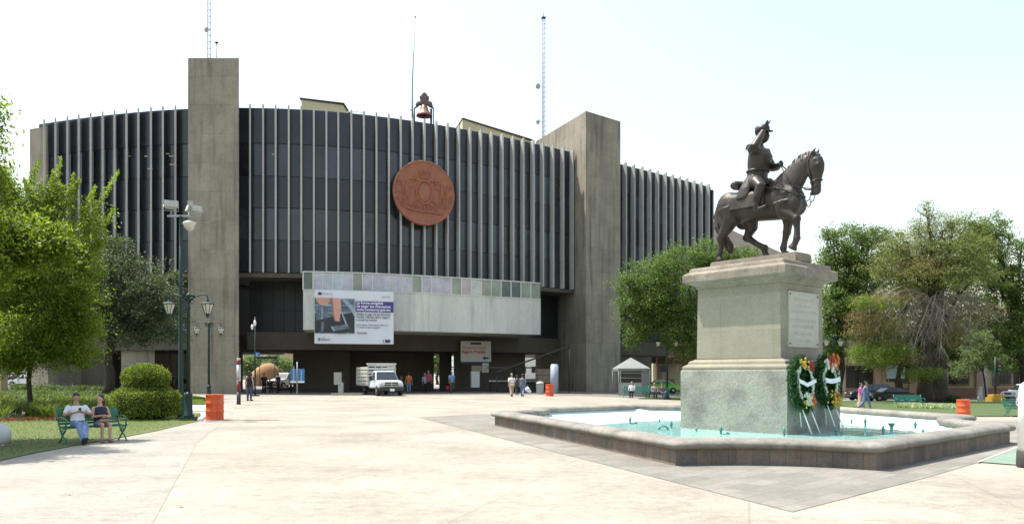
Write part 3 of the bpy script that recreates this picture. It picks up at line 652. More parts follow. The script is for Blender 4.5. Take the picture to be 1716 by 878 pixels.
# bell on the roof edge
Db = 72.5; bc = P(711, Db, 0); s_ = Db/F/11.7            # metres per enlarged pixel
bell = thing('bell_monument', 'bronze bell hanging from an ornate carved headstock above the roof edge', 'bell', (bc.x, bc.y, ZP-0.1))
def bp_(x, y): return ((x-365)*s_, 0, EYE+(HOR-(140+y/11.7))*Db/F-(ZP-0.1))
bz = lambda y: bp_(0, y)[2]
Mbell = mat('copper_bell', (0.26, 0.13, 0.09), 0.5, 0.2, 3, metal=0.3); Mhead = mat('carved_headstock', (0.13, 0.095, 0.085), 0.8, 0.25, 3, bump=0.4, bscale=9)
pr = [(bz(425), 0.16), (bz(440), 0.27), (bz(510), 0.36), (bz(560), 0.46), (bz(610), 0.70), (bz(645), 0.76), (bz(645)-0.02, 0.70), (bz(600), 0.50), (bz(500), 0.30), (bz(460), 0.01)]
MB().lathe(pr, n=28).build('bell_body', Mbell, bell)
MB().tube([(0, 0, bz(470)), (0, 0, bz(630))], [0.03, 0.05], 8).ell((0, 0, bz(640)), (0.1, 0.1, 0.12)).build('clapper', M_dark, bell)
q = MB()
for (x, y, rx_, rz_) in ((365, 240, .30, .28), (365, 290, .42, .25), (365, 350, .42, .30), (320, 300, .22, .18), (415, 300, .24, .18), (270, 395, .34, .22), (460, 400, .32, .24), (365, 400, .45, .22), (230, 420, .2, .16), (490, 440, .22, .2), (300, 270, .15, .14), (430, 275, .15, .14), (365, 205, .14, .14)):
    p = bp_(x, y); q.ell(p, (rx_, 0.2, rz_), 12, 8)
blob('headstock', q, Mhead, bell, 0.05, 1)
q = MB()
q.tube([bp_(165, 500), bp_(200, 470), bp_(250, 430)], [0.08, 0.08, 0.1], 8); q.tube([bp_(550, 490), bp_(510, 470), bp_(470, 430)], [0.08, 0.08, 0.1], 8); q.tube([bp_(95, 520), bp_(180, 520)], 0.06, 8)
q.build('axle_arm', M_dark, bell)
for x, y in ((165, 480), (500, 500), (545, 480)):
    p = bp_(x, y); MB().tube([(p[0], 0, 0), p], 0.1 if x != 545 else 0.05, 8).build('support_post', M_dark, bell)
# masts
def mast(name, label, u, v0, D, zb, h, w=0.35, steps=None, dish=()):
    p = P(u, D, zb); t = thing(name, label, 'antenna mast', tuple(p)); q = MB()
    for k in range(3):
        a_ = 2*math.pi*k/3+0.4; q.tube([(w/2*math.cos(a_), w/2*math.sin(a_), 0), (w/2*math.cos(a_), w/2*math.sin(a_), h)], 0.028, 6)
    n_ = int(h/0.55)
    for i in range(n_+1):
        z = h*i/n_
        for k in range(3):
            a0 = 2*math.pi*k/3+0.4; a1 = a0+2*math.pi/3; z2 = min(h, z+h/n_)
            q.tube([(w/2*math.cos(a0), w/2*math.sin(a0), z), (w/2*math.cos(a1), w/2*math.sin(a1), z)], 0.022, 4)
            if i < n_: q.tube([(w/2*math.cos(a0), w/2*math.sin(a0), z), (w/2*math.cos(a1), w/2*math.sin(a1), z2)], 0.016, 4)
    q.build('lattice', mat('mast_steel', (0.34, 0.34, 0.38), 0.6, 0.1, 2), t)
    MB().tube([(0, 0, h), (0, 0, h+0.9)], [0.05, 0.01], 6).box((0, 0, h+0.1), (0.5, 0.5, 0.06)).build('tip', M_dark, t)
    for (z, sx_, r_) in dish:
        MB().box((sx_*0.35, 0, z), (0.5, 0.05, 0.05)).ell((sx_*0.65, -0.1, z), (r_, r_*0.4, r_*1.3), 12, 8).build('dish', M_grey, t)
    return t
mast('antenna_mast', 'pale lattice mast on the roof left of the corner tower with small dishes', 911, 0, 88, 23.6, EYE+(HOR-32)*88/F-23.6, 0.36, dish=((ptop(145, 88)-23.6, -1, 0.28), (ptop(205, 88)-23.6, -1, 0.22)))
mast('antenna_mast', 'lattice mast on top of the slim concrete tower running out of the picture', 349, 0, 68, ZTW, 9.5, 0.36, dish=((ptop(51, 68)-ZTW, -0.2, 0.2),))
t = thing('wind_sensor', 'short thin pole with a small head on top of the slim concrete tower', 'sensor', tuple(P(363, 67, ZTW)))
MB().tube([(0, 0, 0), (0, 0, ptop(73, 67)-ZTW)], 0.03, 6).build('pole', M_dark, t); MB().ell((0, 0, ptop(72, 67)-ZTW), (0.16, 0.16, 0.09)).build('head', M_dark, t)
t = thing('flagpole', 'tall thin bare flagpole on the roof just left of the bell', 'flagpole', tuple(P(690.5, 73.5, ZP-0.2)))
hp = ptop(30, 73.5)-ZP+0.2
MB().tube([(0, 0, 0), (0.04, 0, hp*0.5), (0.30, 0, hp)], [0.075, 0.06, 0.03], 8).build('shaft', mat('flagpole_paint', (0.22, 0.20, 0.24), 0.5, 0.1, 2), t)
MB().ell((0.30, 0, hp+0.05), (0.07, 0.07, 0.09)).build('finial', M_dark, t)
t = thing('roof_vent', 'small pale vent frame on top of the corner tower', 'vent', tuple(P(1001, 82, ZTW)))
MB().box((0, 0, 0.35), (0.5, 0.4, 0.5)).build('hood', M_galv, t, 0.03); MB().tube([(-0.4, 0, 0), (-0.4, 0, 0.6)], 0.03, 6).tube([(0, 0, 0), (0, 0, .2)], .06, 6).build('pipe', M_galv, t)
# ------------------------------------------------------------------ fountain
M_rim = mat('worn_cap_stone', (0.28, 0.26, 0.215), 0.7, 0.2, 1.2, bump=0.25, bscale=14, fine=0.18, col2=(0.125, 0.115, 0.10), detail=8)
M_wall = mat('basin_wall_stone', (0.15, 0.135, 0.115), 0.85, 0.2, 2.5, bump=0.4, bscale=14, fine=0.2)
M_basin = mat('basin_paint', (0.46, 0.58, 0.57), 0.6, 0.05, 0.5, fine=0.03)
M_floor = mat('basin_floor_teal', (0.22, 0.47, 0.44), 0.6, 0.12, 0.6)
def W2(u, v, z=0.0):
    D = (EYE-z)*F/(v-HOR); return Vector(((u-858)/F*D, D))
A_, B_, C_, E_ = W2(1130, 781), W2(1472, 789), W2(826, 713), W2(1697, 743)
D_, F_ = W2(893, 684.5, 0.42), W2(1632, 697.5, 0.42)
Gk = Vector((4.6, 29.6)); Hk = Vector((11.2, 29.0))
def arc(p, q, sag, cen, n=10):
    out = []; d = q-p; nn = Vector((-d.y, d.x)).normalized()
    if nn.dot(cen-(p+q)/2) < 0: nn = -nn
    for i in range(n+1):
        t = i/n; out.append(p+d*t+nn*sag*4*t*(1-t))
    return out
CEN = Vector((6.68, 20.98))
outline = arc(A_, B_, 0.42, CEN)+[B_+(E_-B_)*k/8 for k in range(1, 8)]+arc(E_, F_, 0.7, CEN, 8)+[F_+(Hk-F_)*k/4 for k in range(1, 4)]+arc(Hk, Gk, 0.6, CEN, 8)+[Gk+(D_-Gk)*k/4 for k in range(1, 4)]+arc(D_, C_, 0.6, CEN, 6)+[C_+(A_-C_)*k/10 for k in range(1, 10)]
def offset(poly, d):
    n = len(poly); out = []
    for i in range(n):
        a, b, c = poly[i-1], poly[i], poly[(i+1) % n]
        e1 = (b-a).normalized(); e2 = (c-b).normalized(); n1 = Vector((-e1.y, e1.x)); n2 = Vector((-e2.y, e2.x))
        m_ = (n1+n2); m_ = m_/max(0.5, m_.length_squared)*2; out.append(b+m_*d)
    return out
# orientation: outline runs counter-clockwise -> left normal points inside
fo = thing('fountain', 'low wide stone fountain basin with pale aqua paint and concave cut corners round the statue', 'fountain', (CEN.x, CEN.y, 0))
def sweep(prof, name, m, smooth=False, closed=True):
    mb = MB(); n = len(outline); rings = []
    for off, z in prof: rings.append([(p.x-CEN.x, p.y-CEN.y, z) for p in offset(outline, off)])
    vs = [v for r in rings for v in r]; fs = []; k = len(prof)
    for j in range(k if closed else k-1):
        for i in range(n):
            a = j*n+i; b = j*n+(i+1) % n; c = ((j+1) % k)*n+(i+1) % n; d = ((j+1) % k)*n+i; fs.append((a, b, c, d))
    mb.add(vs, fs, smooth); return mb.build(name, m, fo)
sweep([(0.05, -0.1), (0.05, 0.285), (0.46, 0.285), (0.46, -0.1)], 'basin_wall', M_wall)
n_, L_, b_0 = nodes_of(M_wall)
def blocks(m, obj_rot=0.0):
    n, L, b = nodes_of(m); src = b.inputs['Base Color'].links[0].from_socket
    tc = n.new('ShaderNodeTexCoord'); sx = n.new('ShaderNodeSeparateXYZ'); L.new(tc.outputs['Object'], sx.inputs[0])
    m1 = n.new('ShaderNodeMath'); m1.operation = 'MULTIPLY'; m1.inputs[1].default_value = 0.8; L.new(sx.outputs[1], m1.inputs[0])
    s1 = n.new('ShaderNodeMath'); s1.operation = 'SUBTRACT'; L.new(sx.outputs[0], s1.inputs[0]); L.new(m1.outputs[0], s1.inputs[1])
    ab = n.new('ShaderNodeMath'); ab.operation = 'ADD'; L.new(sx.outputs[0], ab.inputs[0]); L.new(m1.outputs[0], ab.inputs[1])
    # left faces vary along x-y, right faces along x+y: choose by the facing
    geo = n.new('ShaderNodeNewGeometry'); sn = n.new('ShaderNodeSeparateXYZ'); L.new(geo.outputs['Normal'], sn.inputs[0])
    gt = n.new('ShaderNodeMath'); gt.operation = 'GREATER_THAN'; gt.inputs[1].default_value = 0.0; L.new(sn.outputs[0], gt.inputs[0])
    mxf = n.new('ShaderNodeMix'); L.new(gt.outputs[0], mxf.inputs[0]); L.new(s1.outputs[0], mxf.inputs[2]); L.new(ab.outputs[0], mxf.inputs[3])
    cb = n.new('ShaderNodeCombineXYZ'); L.new(mxf.outputs[0], cb.inputs[0]); L.new(sx.outputs[2], cb.inputs[1])
    mp = n.new('ShaderNodeMapping'); mp.inputs['Location'].default_value = (0, 0.1, 0); L.new(cb.outputs[0], mp.inputs[0])
    br = n.new('ShaderNodeTexBrick'); br.offset = 0; br.inputs['Scale'].default_value = 1; br.inputs['Brick Width'].default_value = 0.31; br.inputs['Row Height'].default_value = 0.8
    br.inputs['Mortar Size'].default_value = 0.012; br.inputs['Mortar Smooth'].default_value = 0.3; br.inputs['Color1'].default_value = (1.35, 1.15, 1.05, 1); br.inputs['Color2'].default_value = (0.84, 0.84, 0.84, 1); br.inputs['Mortar'].default_value = (0.72, 0.7, 0.68, 1)
    L.new(mp.outputs[0], br.inputs['Vector'])
    mx = n.new('ShaderNodeMix'); mx.data_type = 'RGBA'; mx.blend_type = 'MULTIPLY'; mx.inputs[0].default_value = 1
    L.new(src, mx.inputs[6]); L.new(br.outputs['Color'], mx.inputs[7]); L.new(mx.outputs[2], b.inputs['Base Color'])
blocks(M_wall); grain(M_wall, ((1.1, .5, .68, .75), (9, .5, .68, .75)))
prof = [(0.03, 0.287), (-0.02, 0.30), (-0.055, 0.335), (-0.06, 0.375), (-0.03, 0.42), (0.04, 0.452), (0.14, 0.468), (0.34, 0.470), (0.44, 0.455), (0.50, 0.42), (0.515, 0.37), (0.50, 0.32), (0.48, 0.29)]
sweep(prof, 'rim', M_rim, True)
# sloping painted floor down to the inner pool, then deeper floor, water
def ringpoly(d): return offset(outline, d)
inner = [Vector((2.35, 22.6)), Vector((4.4, 24.6)), Vector((6.8, 25.2)), Vector((9.6, 23.6)), Vector((10.5, 19.4)), Vector((9.3, 17.0)), Vector((7.6, 15.3)), Vector((6.1, 14.1)), Vector((4.0, 15.0)), Vector((2.7, 18.2))]
def dens(poly, n):
    # resample closed polygon by angle about the centre
    out = []
    for k in range(n):
        a = 2*math.pi*k/n; d = Vector((math.cos(a), math.sin(a))); best = None
        for i in range(len(poly)):
            p, q = poly[i], poly[(i+1) % len(poly)]; e = q-p; den = d.x*e.y-d.y*e.x
            if abs(den) < 1e-9: continue
            w = p-CEN; t = (w.x*e.y-w.y*e.x)/den; s = (w.x*d.y-w.y*d.x)/den
            if t > 0 and -1e-6 <= s <= 1+1e-6: best = t if best is None else min(best, t)
        out.append(d*best)
    return out
N = 96; o1 = dens(ringpoly(0.44), N); i1 = dens(inner, N)
mb = MB(); vs = [(p.x, p.y, 0.30) for p in o1]+[(p.x*0.985, p.y*0.985, 0.215) for p in o1]+[(p.x, p.y, 0.135) for p in i1]+[(p.x*0.97, p.y*0.97, -0.12) for p in i1]
mb.add(vs, [(j*N+k, j*N+(k+1) % N, (j+1)*N+(k+1) % N, (j+1)*N+k) for j in range(3) for k in range(N)]); mb.build('basin_slope', M_basin, fo)
MB().add([(p.x*0.975, p.y*0.975, -0.119) for p in i1], [tuple(range(N))]).build('basin_floor', M_floor, fo)
wm = bpy.data.materials.new('water'); wm.use_nodes = True; b = wm.node_tree.nodes['Principled BSDF']; b.inputs['Base Color'].default_value = (0.27, 0.50, 0.47, 1); b.inputs['Roughness'].default_value = 0.04; b.inputs['IOR'].default_value = 1.33
nz = wm.node_tree.nodes.new('ShaderNodeTexNoise'); nz.inputs['Scale'].default_value = 2.6; bp = wm.node_tree.nodes.new('ShaderNodeBump'); bp.inputs['Strength'].default_value = 0.35; bp.inputs['Distance'].default_value = 0.03
tcw = wm.node_tree.nodes.new('ShaderNodeTexCoord'); wm.node_tree.links.new(tcw.outputs['Object'], nz.inputs['Vector']); wm.node_tree.links.new(nz.outputs['Fac'], bp.inputs['Height']); wm.node_tree.links.new(bp.outputs[0], b.inputs['Normal'])
wt = MB().add([(p.x*1.004+CEN.x, p.y*1.004+CEN.y, 0.128) for p in i1], [tuple(range(N))]).build('water', wm); tag(wt, kind='structure')
# spouts
M_teal = mat('teal_pipe', (0.07, 0.21, 0.19), 0.5, 0.25, 6)
def spout(kind, label, u, v, z=0.13):
    p = W2(u, v, z); t = thing('fountain_nozzle', label, 'fountain nozzle', (p.x, p.y, z-0.05), 0.0, 'teal nozzles in the fountain basin')
    t.scale = (.85, .85, .85)
    q = MB()
    if kind in 'vx':
        MB().tube([(0, 0, 0), (0, 0, 0.17)], 0.032, 10).build('pipe', M_teal, t)
        MB().lathe([(0.15, 0.045), (0.2, 0.05), (0.24, 0.03), (0.31, 0.018)], n=12).build('jet_head', M_teal, t)
        if kind == 'x': MB().tube([(0, 0, 0.03), (0.12, 0, 0.05), (0.19, 0, 0.10), (0.25, 0.0, 0.05)], 0.03, 8).build('elbow', M_teal, t)
    elif kind == 'a':
        MB().tube([(-0.14, 0, 0), (-0.13, 0, 0.10), (-0.05, 0, 0.18), (0.06, 0, 0.18), (0.14, 0, 0.12), (0.16, 0, 0.02)], 0.034, 10).build('pipe_arch', M_teal, t)
    elif kind == 'c':
        MB().lathe([(0, 0.05), (0.08, 0.04), (0.2, 0.11), (0.22, 0.115), (0.2, 0.09)], n=14).build('cup', M_teal, t)
    elif kind == 's':
        MB().tube([(0, 0, 0), (0, 0, 0.11)], 0.025, 8).build('pipe', M_teal, t); MB().ell((0, 0, 0.12), (0.04, 0.04, 0.04)).build('jet_head', M_teal, t)
SP = [('x', 'teal nozzle with a side elbow, leftmost in the fountain', 1056, 709, .14), ('s', 'small teal nozzle stub in the water left of the pedestal arch pipe', 1105, 706, .14), ('a', 'teal arched pipe left of the pedestal', 1111, 720, .13), ('v', 'upright teal nozzle beside the arched pipe left of the pedestal', 1125, 717, .13),
      ('s', 'tiny nozzle stub near the left foot of the pedestal', 1167, 722, .13), ('x', 'upright teal nozzle with elbow in front of the lit pedestal side', 1208, 727, .13), ('v', 'teal nozzle by the front corner of the pedestal below the left wreath', 1314, 729.5, .13),
      ('v', 'teal nozzle just right of the pedestal foot', 1401, 728, .13), ('s', 'tiny nozzle on the white basin slope right of the pedestal', 1427, 707, .2), ('v', 'slim nozzle right of the pedestal above a shorter one', 1405, 709, .2), ('v', 'slim teal nozzle in the middle of the white right basin', 1450, 712, .17),
      ('x', 'tall teal nozzle with elbow at the right edge of the water', 1480, 727, .13), ('c', 'teal cup shaped nozzle right of the tall elbow nozzle', 1494, 717, .17), ('v', 'upright nozzle on the far right of the white basin', 1534, 718, .17), ('s', 'low nozzle stub at the far right of the basin', 1547, 725, .17)]
for k_, l_, u_, v_, z_ in SP: spout(k_, l_, u_, v_, z_)

# ------------------------------------------------------------------ pedestal
hx = Vector((0.651, -0.759, 0)); wx = Vector((0.759, 0.651, 0)); PZ = math.atan2(hx.y, hx.x)
M_ped = mat('pedestal_stone', (0.275, 0.252, 0.19), 0.9, 0.12, 1.5, bump=0.3, bscale=22, fine=0.14, detail=9)
M_base = mat('pedestal_plinth_stone', (0.24, 0.228, 0.19), 0.9, 0.3, 1.4, bump=0.6, bscale=11, fine=0.25, col2=(0.31, 0.31, 0.26), detail=9)
M_cap = mat('weathered_cornice', (0.30, 0.27, 0.21), 0.9, 0.25, 1.6, bump=0.4, bscale=14, fine=0.2, col2=(0.21, 0.17, 0.135), detail=9)
grain(M_base, ((1.3, .5, .68, .68), (16, .55, .68, .72), (5, .6, .72, .75))); grain(M_rim, ((1.6, .5, .68, .7), (12, .56, .7, .75))); grain(M_cap, ((2.5, .5, .66, .7),))
seams(M_ped, 1.55, 0.95, 0.86, 0.12); seams(M_cap, 1.3, 30, 0.8, 0.2)
ped = thing('statue_pedestal', 'tall weathered stone pedestal with a moulded cornice carrying the rider statue', 'pedestal', (CEN.x, CEN.y, -0.12), PZ)
def rect_loft(prof, name, m, bev=0.0):
    mb = MB(); vs = []
    for a, b_1, z in prof: vs += [(-a, -b_1, z), (a, -b_1, z), (a, b_1, z), (-a, b_1, z)]
    k = len(prof); fs = [(3, 2, 1, 0), tuple(range(4*k-4, 4*k))]+[(4*j+i, 4*j+(i+1) % 4, 4*j+4+(i+1) % 4, 4*j+4+i) for j in range(k-1) for i in range(4)]
    return mb.add(vs, fs).build(name, m, ped, bev, 2)
z_ = 0.12
rect_loft([(1.60, 1.33, 0), (1.60, 1.33, 1.70+z_), (1.585, 1.315, 1.72+z_)], 'plinth', M_base, 0.012)
rect_loft([(1.56, 1.29, 1.72+z_), (1.57, 1.30, 1.78+z_), (1.55, 1.28, 1.82+z_), (1.50, 1.23, 1.845+z_), (1.46, 1.19, 1.86+z_), (1.45, 1.18, 1.93+z_), (1.41, 1.14, 1.96+z_), (1.35, 1.09, 1.97+z_), (1.33, 1.07, 2.0+z_)], 'base_moulding', M_ped, 0.01)
rect_loft([(1.27, 1.05, 2.0+z_), (1.25, 1.03, 3.91+z_)], 'shaft', M_ped, 0.015)
rect_loft([(1.27, 1.05, 3.90+z_), (1.29, 1.07, 3.98+z_), (1.36, 1.14, 4.02+z_), (1.40, 1.18, 4.05+z_), (1.52, 1.31, 4.07+z_), (1.54, 1.33, 4.09+z_), (1.54, 1.33, 4.29+z_), (1.50, 1.29, 4.33+z_), (1.42, 1.21, 4.36+z_), (1.40, 1.19, 4.45+z_), (1.36, 1.15, 4.48+z_), (1.30, 1.09, 4.485+z_)], 'cornice', M_cap, 0.012)
rect_loft([(1.32, 0.40, 4.48+z_), (1.30, 0.38, 4.73+z_)], 'statue_base', M_cap, 0.03)
# inscription plaque on the front face
M_plq = mat('marble_plaque', (0.38, 0.375, 0.31), 0.6, 0.1, 2.5, fine=0.08)
plq = MB().box((1.275, 0.005, 3.0+z_), (0.05, 1.50, 1.42)).build('plaque', M_plq, ped, 0.01)
M_engr = mat('worn_engraving', (0.335, 0.33, 0.27), 0.8, 0.1, 3)
RYp = Matrix.Rotation(R(90), 4, 'Z') @ Matrix.Rotation(R(90), 4, 'X')
lines = [('AL GENERAL', 3.50, 0.12), ('QUE DEFENDIO', 3.33, 0.10), ('ESTA CIUDAD', 3.17, 0.13), ('HOMENAJE DE SU PUEBLO', 2.96, 0.08), ('Y AYUNTAMIENTO', 2.80, 0.09), ('MONTERREY N.L.', 2.62, 0.10), ('MAYO', 2.45, 0.10)]
for k, (y_, n__) in enumerate(((3.5, 9), (3.34, 7), (3.2, 11), (2.98, 12), (2.82, 10), (2.64, 9), (2.46, 6))):
    q = MB(); rnd = random.Random(k); y = -n__*0.055
    for c_ in range(n__):
        w_ = rnd.uniform(0.05, 0.10)
        for s_t in range(rnd.choice((2, 3))): q.box((1.3015, y+w_*s_t/3, y_+z_+rnd.uniform(-.004, .004)), (0.003, 0.010, 0.075))
        if rnd.random() < 0.6: q.box((1.3015, y+w_/3, y_+z_+rnd.choice((-.03, 0, .03))), (0.0025, w_*0.8, 0.010))
        y += w_+0.035
    q.build('engraved_line', M_engr, plq)
for sy in (-1, 1):
    for zz in (2.38, 3.63): 
        q = MB().ell((1.305, sy*0.68, zz+z_), (0.02, 0.022, 0.022), 10, 6); q.build('rosette', M_bronze, plq)

# ------------------------------------------------------------------ equestrian statue (x forward, y left)
st = thing('equestrian_statue', 'dark bronze statue of a saluting uniformed rider on a walking horse, on the pedestal', 'statue', (CEN.x, CEN.y, 4.49), PZ); st.scale = (1, 1, .958)
G0 = 0.26
q = MB()
# trunk
q.loft([((0, 0, 0), .01, .01)]*0+[((-1.16, 0, 1.78), .12, .2, R(90)), ((-1.02, 0, 1.80), .40, .33, R(90)), ((-0.72, 0, 1.80), .44, .41, R(90)), ((-0.35, 0, 1.76), .42, .42, R(90)), ((0.05, 0, 1.73), .44, .43, R(90)), ((0.45, 0, 1.74), .49, .41, R(90)), ((0.85, 0, 1.72), .50, .37, R(90)), ((1.10, 0, 1.70), .42, .30, R(90)), ((1.25, 0, 1.68), .24, .18, R(90))], 20)
for s in (-1, 1):
    q.ell((-0.82, s*.17, 1.82), (.38, .25, .42)); q.ell((1.02, s*.14, 1.58), (.27, .19, .30)); q.ell((0.62, s*.2, 1.8), (.30, .2, .42), M=Matrix.Rotation(R(20), 3, 'Y'))
# neck
q.loft([((0.62, 0, 1.86), .48, .27, R(50)), ((0.86, 0, 2.13), .42, .21, R(55)), ((1.07, 0, 2.36), .35, .165, R(48)), ((1.25, 0, 2.56), .28, .14, R(50)), ((1.42, 0, 2.68), .22, .12, R(70)), ((1.56, 0, 2.70), .15, .10, R(85))], 18)
# head
q.loft([((1.52, 0, 2.80), .10, .09, R(150)), ((1.60, 0, 2.66), .20, .135, R(160)), ((1.62, 0, 2.50), .235, .145, R(168)), ((1.62, 0, 2.34), .225, .12, R(172)), ((1.625, 0, 2.18), .165, .095, R(175)), ((1.63, 0, 2.03), .13, .085, R(178)), ((1.63, 0, 1.90), .135, .09, R(180)), ((1.62, 0, 1.79), .12, .085, R(184)), ((1.61, 0, 1.74), .06, .05, R(184))], 16)
q.ell((1.47, 0, 2.42), (.13, .10, .16)); q.ell((1.53, 0, 1.80), (.07, .06, .06))
for s in (-1, 1):
    q.ell((1.72, s*.115, 2.52), (.05, .035, .045)); q.ell((1.70, s*.05, 1.84), (.045, .03, .05))
    q.tube([(1.53, s*.08, 2.76), (1.60, s*.10, 2.88), (1.68, s*.09, 2.98)], [.055, .05, .012], 8)
def leg(pts, rs): q.tube(pts, rs, 12)
def hoof(p, d=0.0): 
    M = Matrix.Rotation(d, 3, 'Y'); p = Vector(p)
    vs = [(0, 0, -0.005, .125, .115), (0.01, 0, 0.05, .12, .11), (-.01, 0, 0.12, .09, .085)]
    q.loft([(p+M @ Vector(a[:3]), a[3], a[4], d) for a in vs], 14)
for pts, rs in (
    # near hind (right), straight under the rump, carries weight
    ([(-0.78, -.20, 1.72), (-0.72, -.24, 1.40), (-0.86, -.24, 1.18), (-1.06, -.22, 0.95), (-1.06, -.21, 0.72), (-1.10, -.21, 0.50), (-1.13, -.21, 0.40)], [.33, .25, .17, .115, .075, .085, .085]),
    # far hind, swinging forward
    ([(-0.75, .20, 1.72), (-0.40, .24, 1.40), (-0.38, .24, 1.18), (-0.50, .23, 0.93), (-0.22, .22, 0.72), (0.04, .21, 0.56), (0.06, .21, 0.40)], [.33, .25, .17, .12, .085, .095, .085]),
    # far fore, standing
    ([(0.78, .20, 1.66), (0.74, .22, 1.38), (0.73, .21, 1.10), (0.70, .21, 0.92), (0.64, .21, 0.68), (0.60, .21, 0.50), (0.60, .21, 0.40)], [.27, .19, .12, .105, .078, .09, .082]),
    # near fore, raised and bent
    ([(0.82, -.20, 1.62), (0.86, -.24, 1.38), (1.06, -.25, 1.26), (1.22, -.25, 1.14), (1.25, -.25, 0.88), (1.24, -.25, 0.62), (1.18, -.25, 0.46)], [.27, .19, .14, .115, .078, .09, .08])):
    leg(pts, rs)
    for i in (3, 5): q.ell(pts[i], (rs[i]*1.12, rs[i]*1.1, rs[i]*1.15))
hoof((-1.09, -.21, 0.27)); hoof((0.11, .21, 0.27)); hoof((0.66, .21, 0.27)); hoof((1.10, -.25, 0.35), R(35))
q.ell((-0.90, -.22, 1.45), (.24, .15, .28)); q.ell((-0.62, .22, 1.45), (.26, .15, .28)); q.ell((-.42, .2, 1.36), (.18, .12, .16)); q.ell((-.66, -.22, 1.36), (.18, .12, .16))
for s in (-1, 1): q.tube([(1.0, s*.12, 1.36), (1.16, s*.16, 1.6), (1.17, s*.15, 1.85)], [.05, .06, .03], 8)      # breast muscles
horse = blob('horse', q, M_bronze, st, 0.022, 5)
# mane, tail
q = MB()
mp_ = [(0.62, 2.27), (0.78, 2.47), (0.94, 2.64), (1.10, 2.78), (1.26, 2.87), (1.42, 2.90), (1.55, 2.87)]
for i, (x, z) in enumerate(mp_):
    q.ell((x, -.02, z-.03), (.10, .05, .09), 10, 6)
    q.tube([(x, -.02, z), (x+.03, -.09, z-.14), (x+.05, -.11, z-.30)], [.055, .045, .015], 8)
for i in range(13):
    t_ = i/12*(len(mp_)-1); k = min(int(t_), len(mp_)-2); f_ = t_-k; x = mp_[k][0]*(1-f_)+mp_[k+1][0]*f_; z = mp_[k][1]*(1-f_)+mp_[k+1][1]*f_
    q.ell((x-.02, 0, z+.025), (.042, .04, .042), 8, 5)
q.tube([(1.55, 0, 2.86), (1.70, 0, 2.78), (1.78, 0, 2.62)], [.05, .05, .015], 8)
blob('mane', q, M_bronze, st, 0.02, 1)
q = MB(); q.tube([(-1.10, 0, 1.98), (-1.24, 0, 1.90), (-1.31, 0, 1.65), (-1.27, 0, 1.35), (-1.18, .02, 1.05), (-1.02, .04, 0.80), (-0.93, .05, 0.62), (-0.90, .05, 0.50)], [.08, .10, .12, .12, .12, .13, .12, .04], 12)
for k in range(6):
    a_ = k; q.tube([(-1.25+.05*math.cos(a_), .07*math.sin(a_), 1.8), (-1.28+.08*math.cos(a_), .1*math.sin(a_), 1.3), (-.95+.08*math.cos(a_), .04+.1*math.sin(a_), .75), (-.9+.05*math.cos(a_), .04, .5)], [.03, .045, .045, .015], 6)
blob('tail', q, M_bronze, st, 0.022, 1)
# saddle cloth, saddle, valise
def drape(x0, x1, zt_, zb, r, name):
    mb = MB(); vs = []; n = 12; fs = []
    for j in range(9):
        x = x0+(x1-x0)*j/8
        for i in range(2*n+1):
            a = -1+i/n; 
            if abs(a) < 0.55: y = a/0.55*r*0.94; z = zt_-0.17*(abs(a)/0.55)**2
            else: k = (abs(a)-.55)/.45; y = math.copysign(r*0.94+0.06*k**.5, a); z = zt_-.17-(zt_-.17-zb)*k
            vs.append((x, y, z))
    m_ = 2*n+1; k0 = len(vs); fs = [(j*m_+i, j*m_+i+1, (j+1)*m_+i+1, (j+1)*m_+i) for j in range(8) for i in range(2*n)]
    mb.add(vs, fs, True); mb.add([(v[0], v[1]*1.045, v[2]+0.02) for v in vs], [f[::-1] for f in fs], True)
    return mb
drape(-0.62, 0.42, 2.20, 1.62, 0.42, '').build('saddle_cloth', M_bronze, st)
q = MB(); q.loft([((-.40, 0, 2.20), .10, .28), ((-.2, 0, 2.22), .3, .32), ((.0, 0, 2.26), .38, .26), ((0, 0, 2.33), .40, .18)], 16); q.ell((.33, 0, 2.33), (.08, .15, .12)); q.ell((-.38, 0, 2.34), (.08, .22, .12)); blob('saddle', q, M_bronze, st, .025, 3)
q = MB().tube([(-.55, -.34, 2.32), (-.55, -.3, 2.36), (-.55, 0, 2.40), (-.55, .3, 2.36), (-.55, .34, 2.32)], [.115, .13, .13, .13, .115], 14); q.build('rolled_valise', M_bronze, st)
# rider
q = MB()
q.loft([((-.08, 0, 2.34), .22, .28), ((-.06, 0, 2.52), .27, .30), ((-.03, 0, 2.72), .26, .28), ((0, 0, 2.90), .30, .31), ((.04, 0, 3.08), .32, .34), ((.02, 0, 3.26), .25, .34), ((-.01, 0, 3.36), .15, .24), ((0.02, 0, 3.43), .09, .10), ((0.04, 0, 3.52), .085, .085)], 20)
q.ell((.10, 0, 3.08), (.16, .23, .20))
for s in (-1, 1):
    q.tube([(-.05, s*.16, 2.40), (.16, s*.36, 2.30), (.34, s*.47, 2.14), (.26, s*.50, 1.86), (.22, s*.49, 1.62)], [.20, .19, .145, .12, .085], 14)
    q.tube([(.22, s*.49, 1.66), (.24, s*.49, 1.52)], [.11, .085], 12)
    q.loft([((.14, s*.49, 1.50), .05, .06, R(80)), ((.24, s*.49, 1.50), .09, .075, R(80)), ((.40, s*.50, 1.53), .065, .07, R(75)), ((.54, s*.51, 1.575), .04, .05, R(75))], 12)
    q.ell((-.01, s*.33, 3.31), (.14, .12, .055)); 
# right arm raised in salute
q.tube([(0, -.29, 3.27), (.10, -.46, 3.22), (.22, -.60, 3.20)], [.15, .145, .125], 12); q.tube([(.22, -.60, 3.20), (.28, -.45, 3.46), (.31, -.28, 3.72)], [.125, .105, .065], 12)
q.ell((.325, -.225, 3.80), (.04, .06, .08), M=Matrix.Rotation(R(20), 3, 'X'))
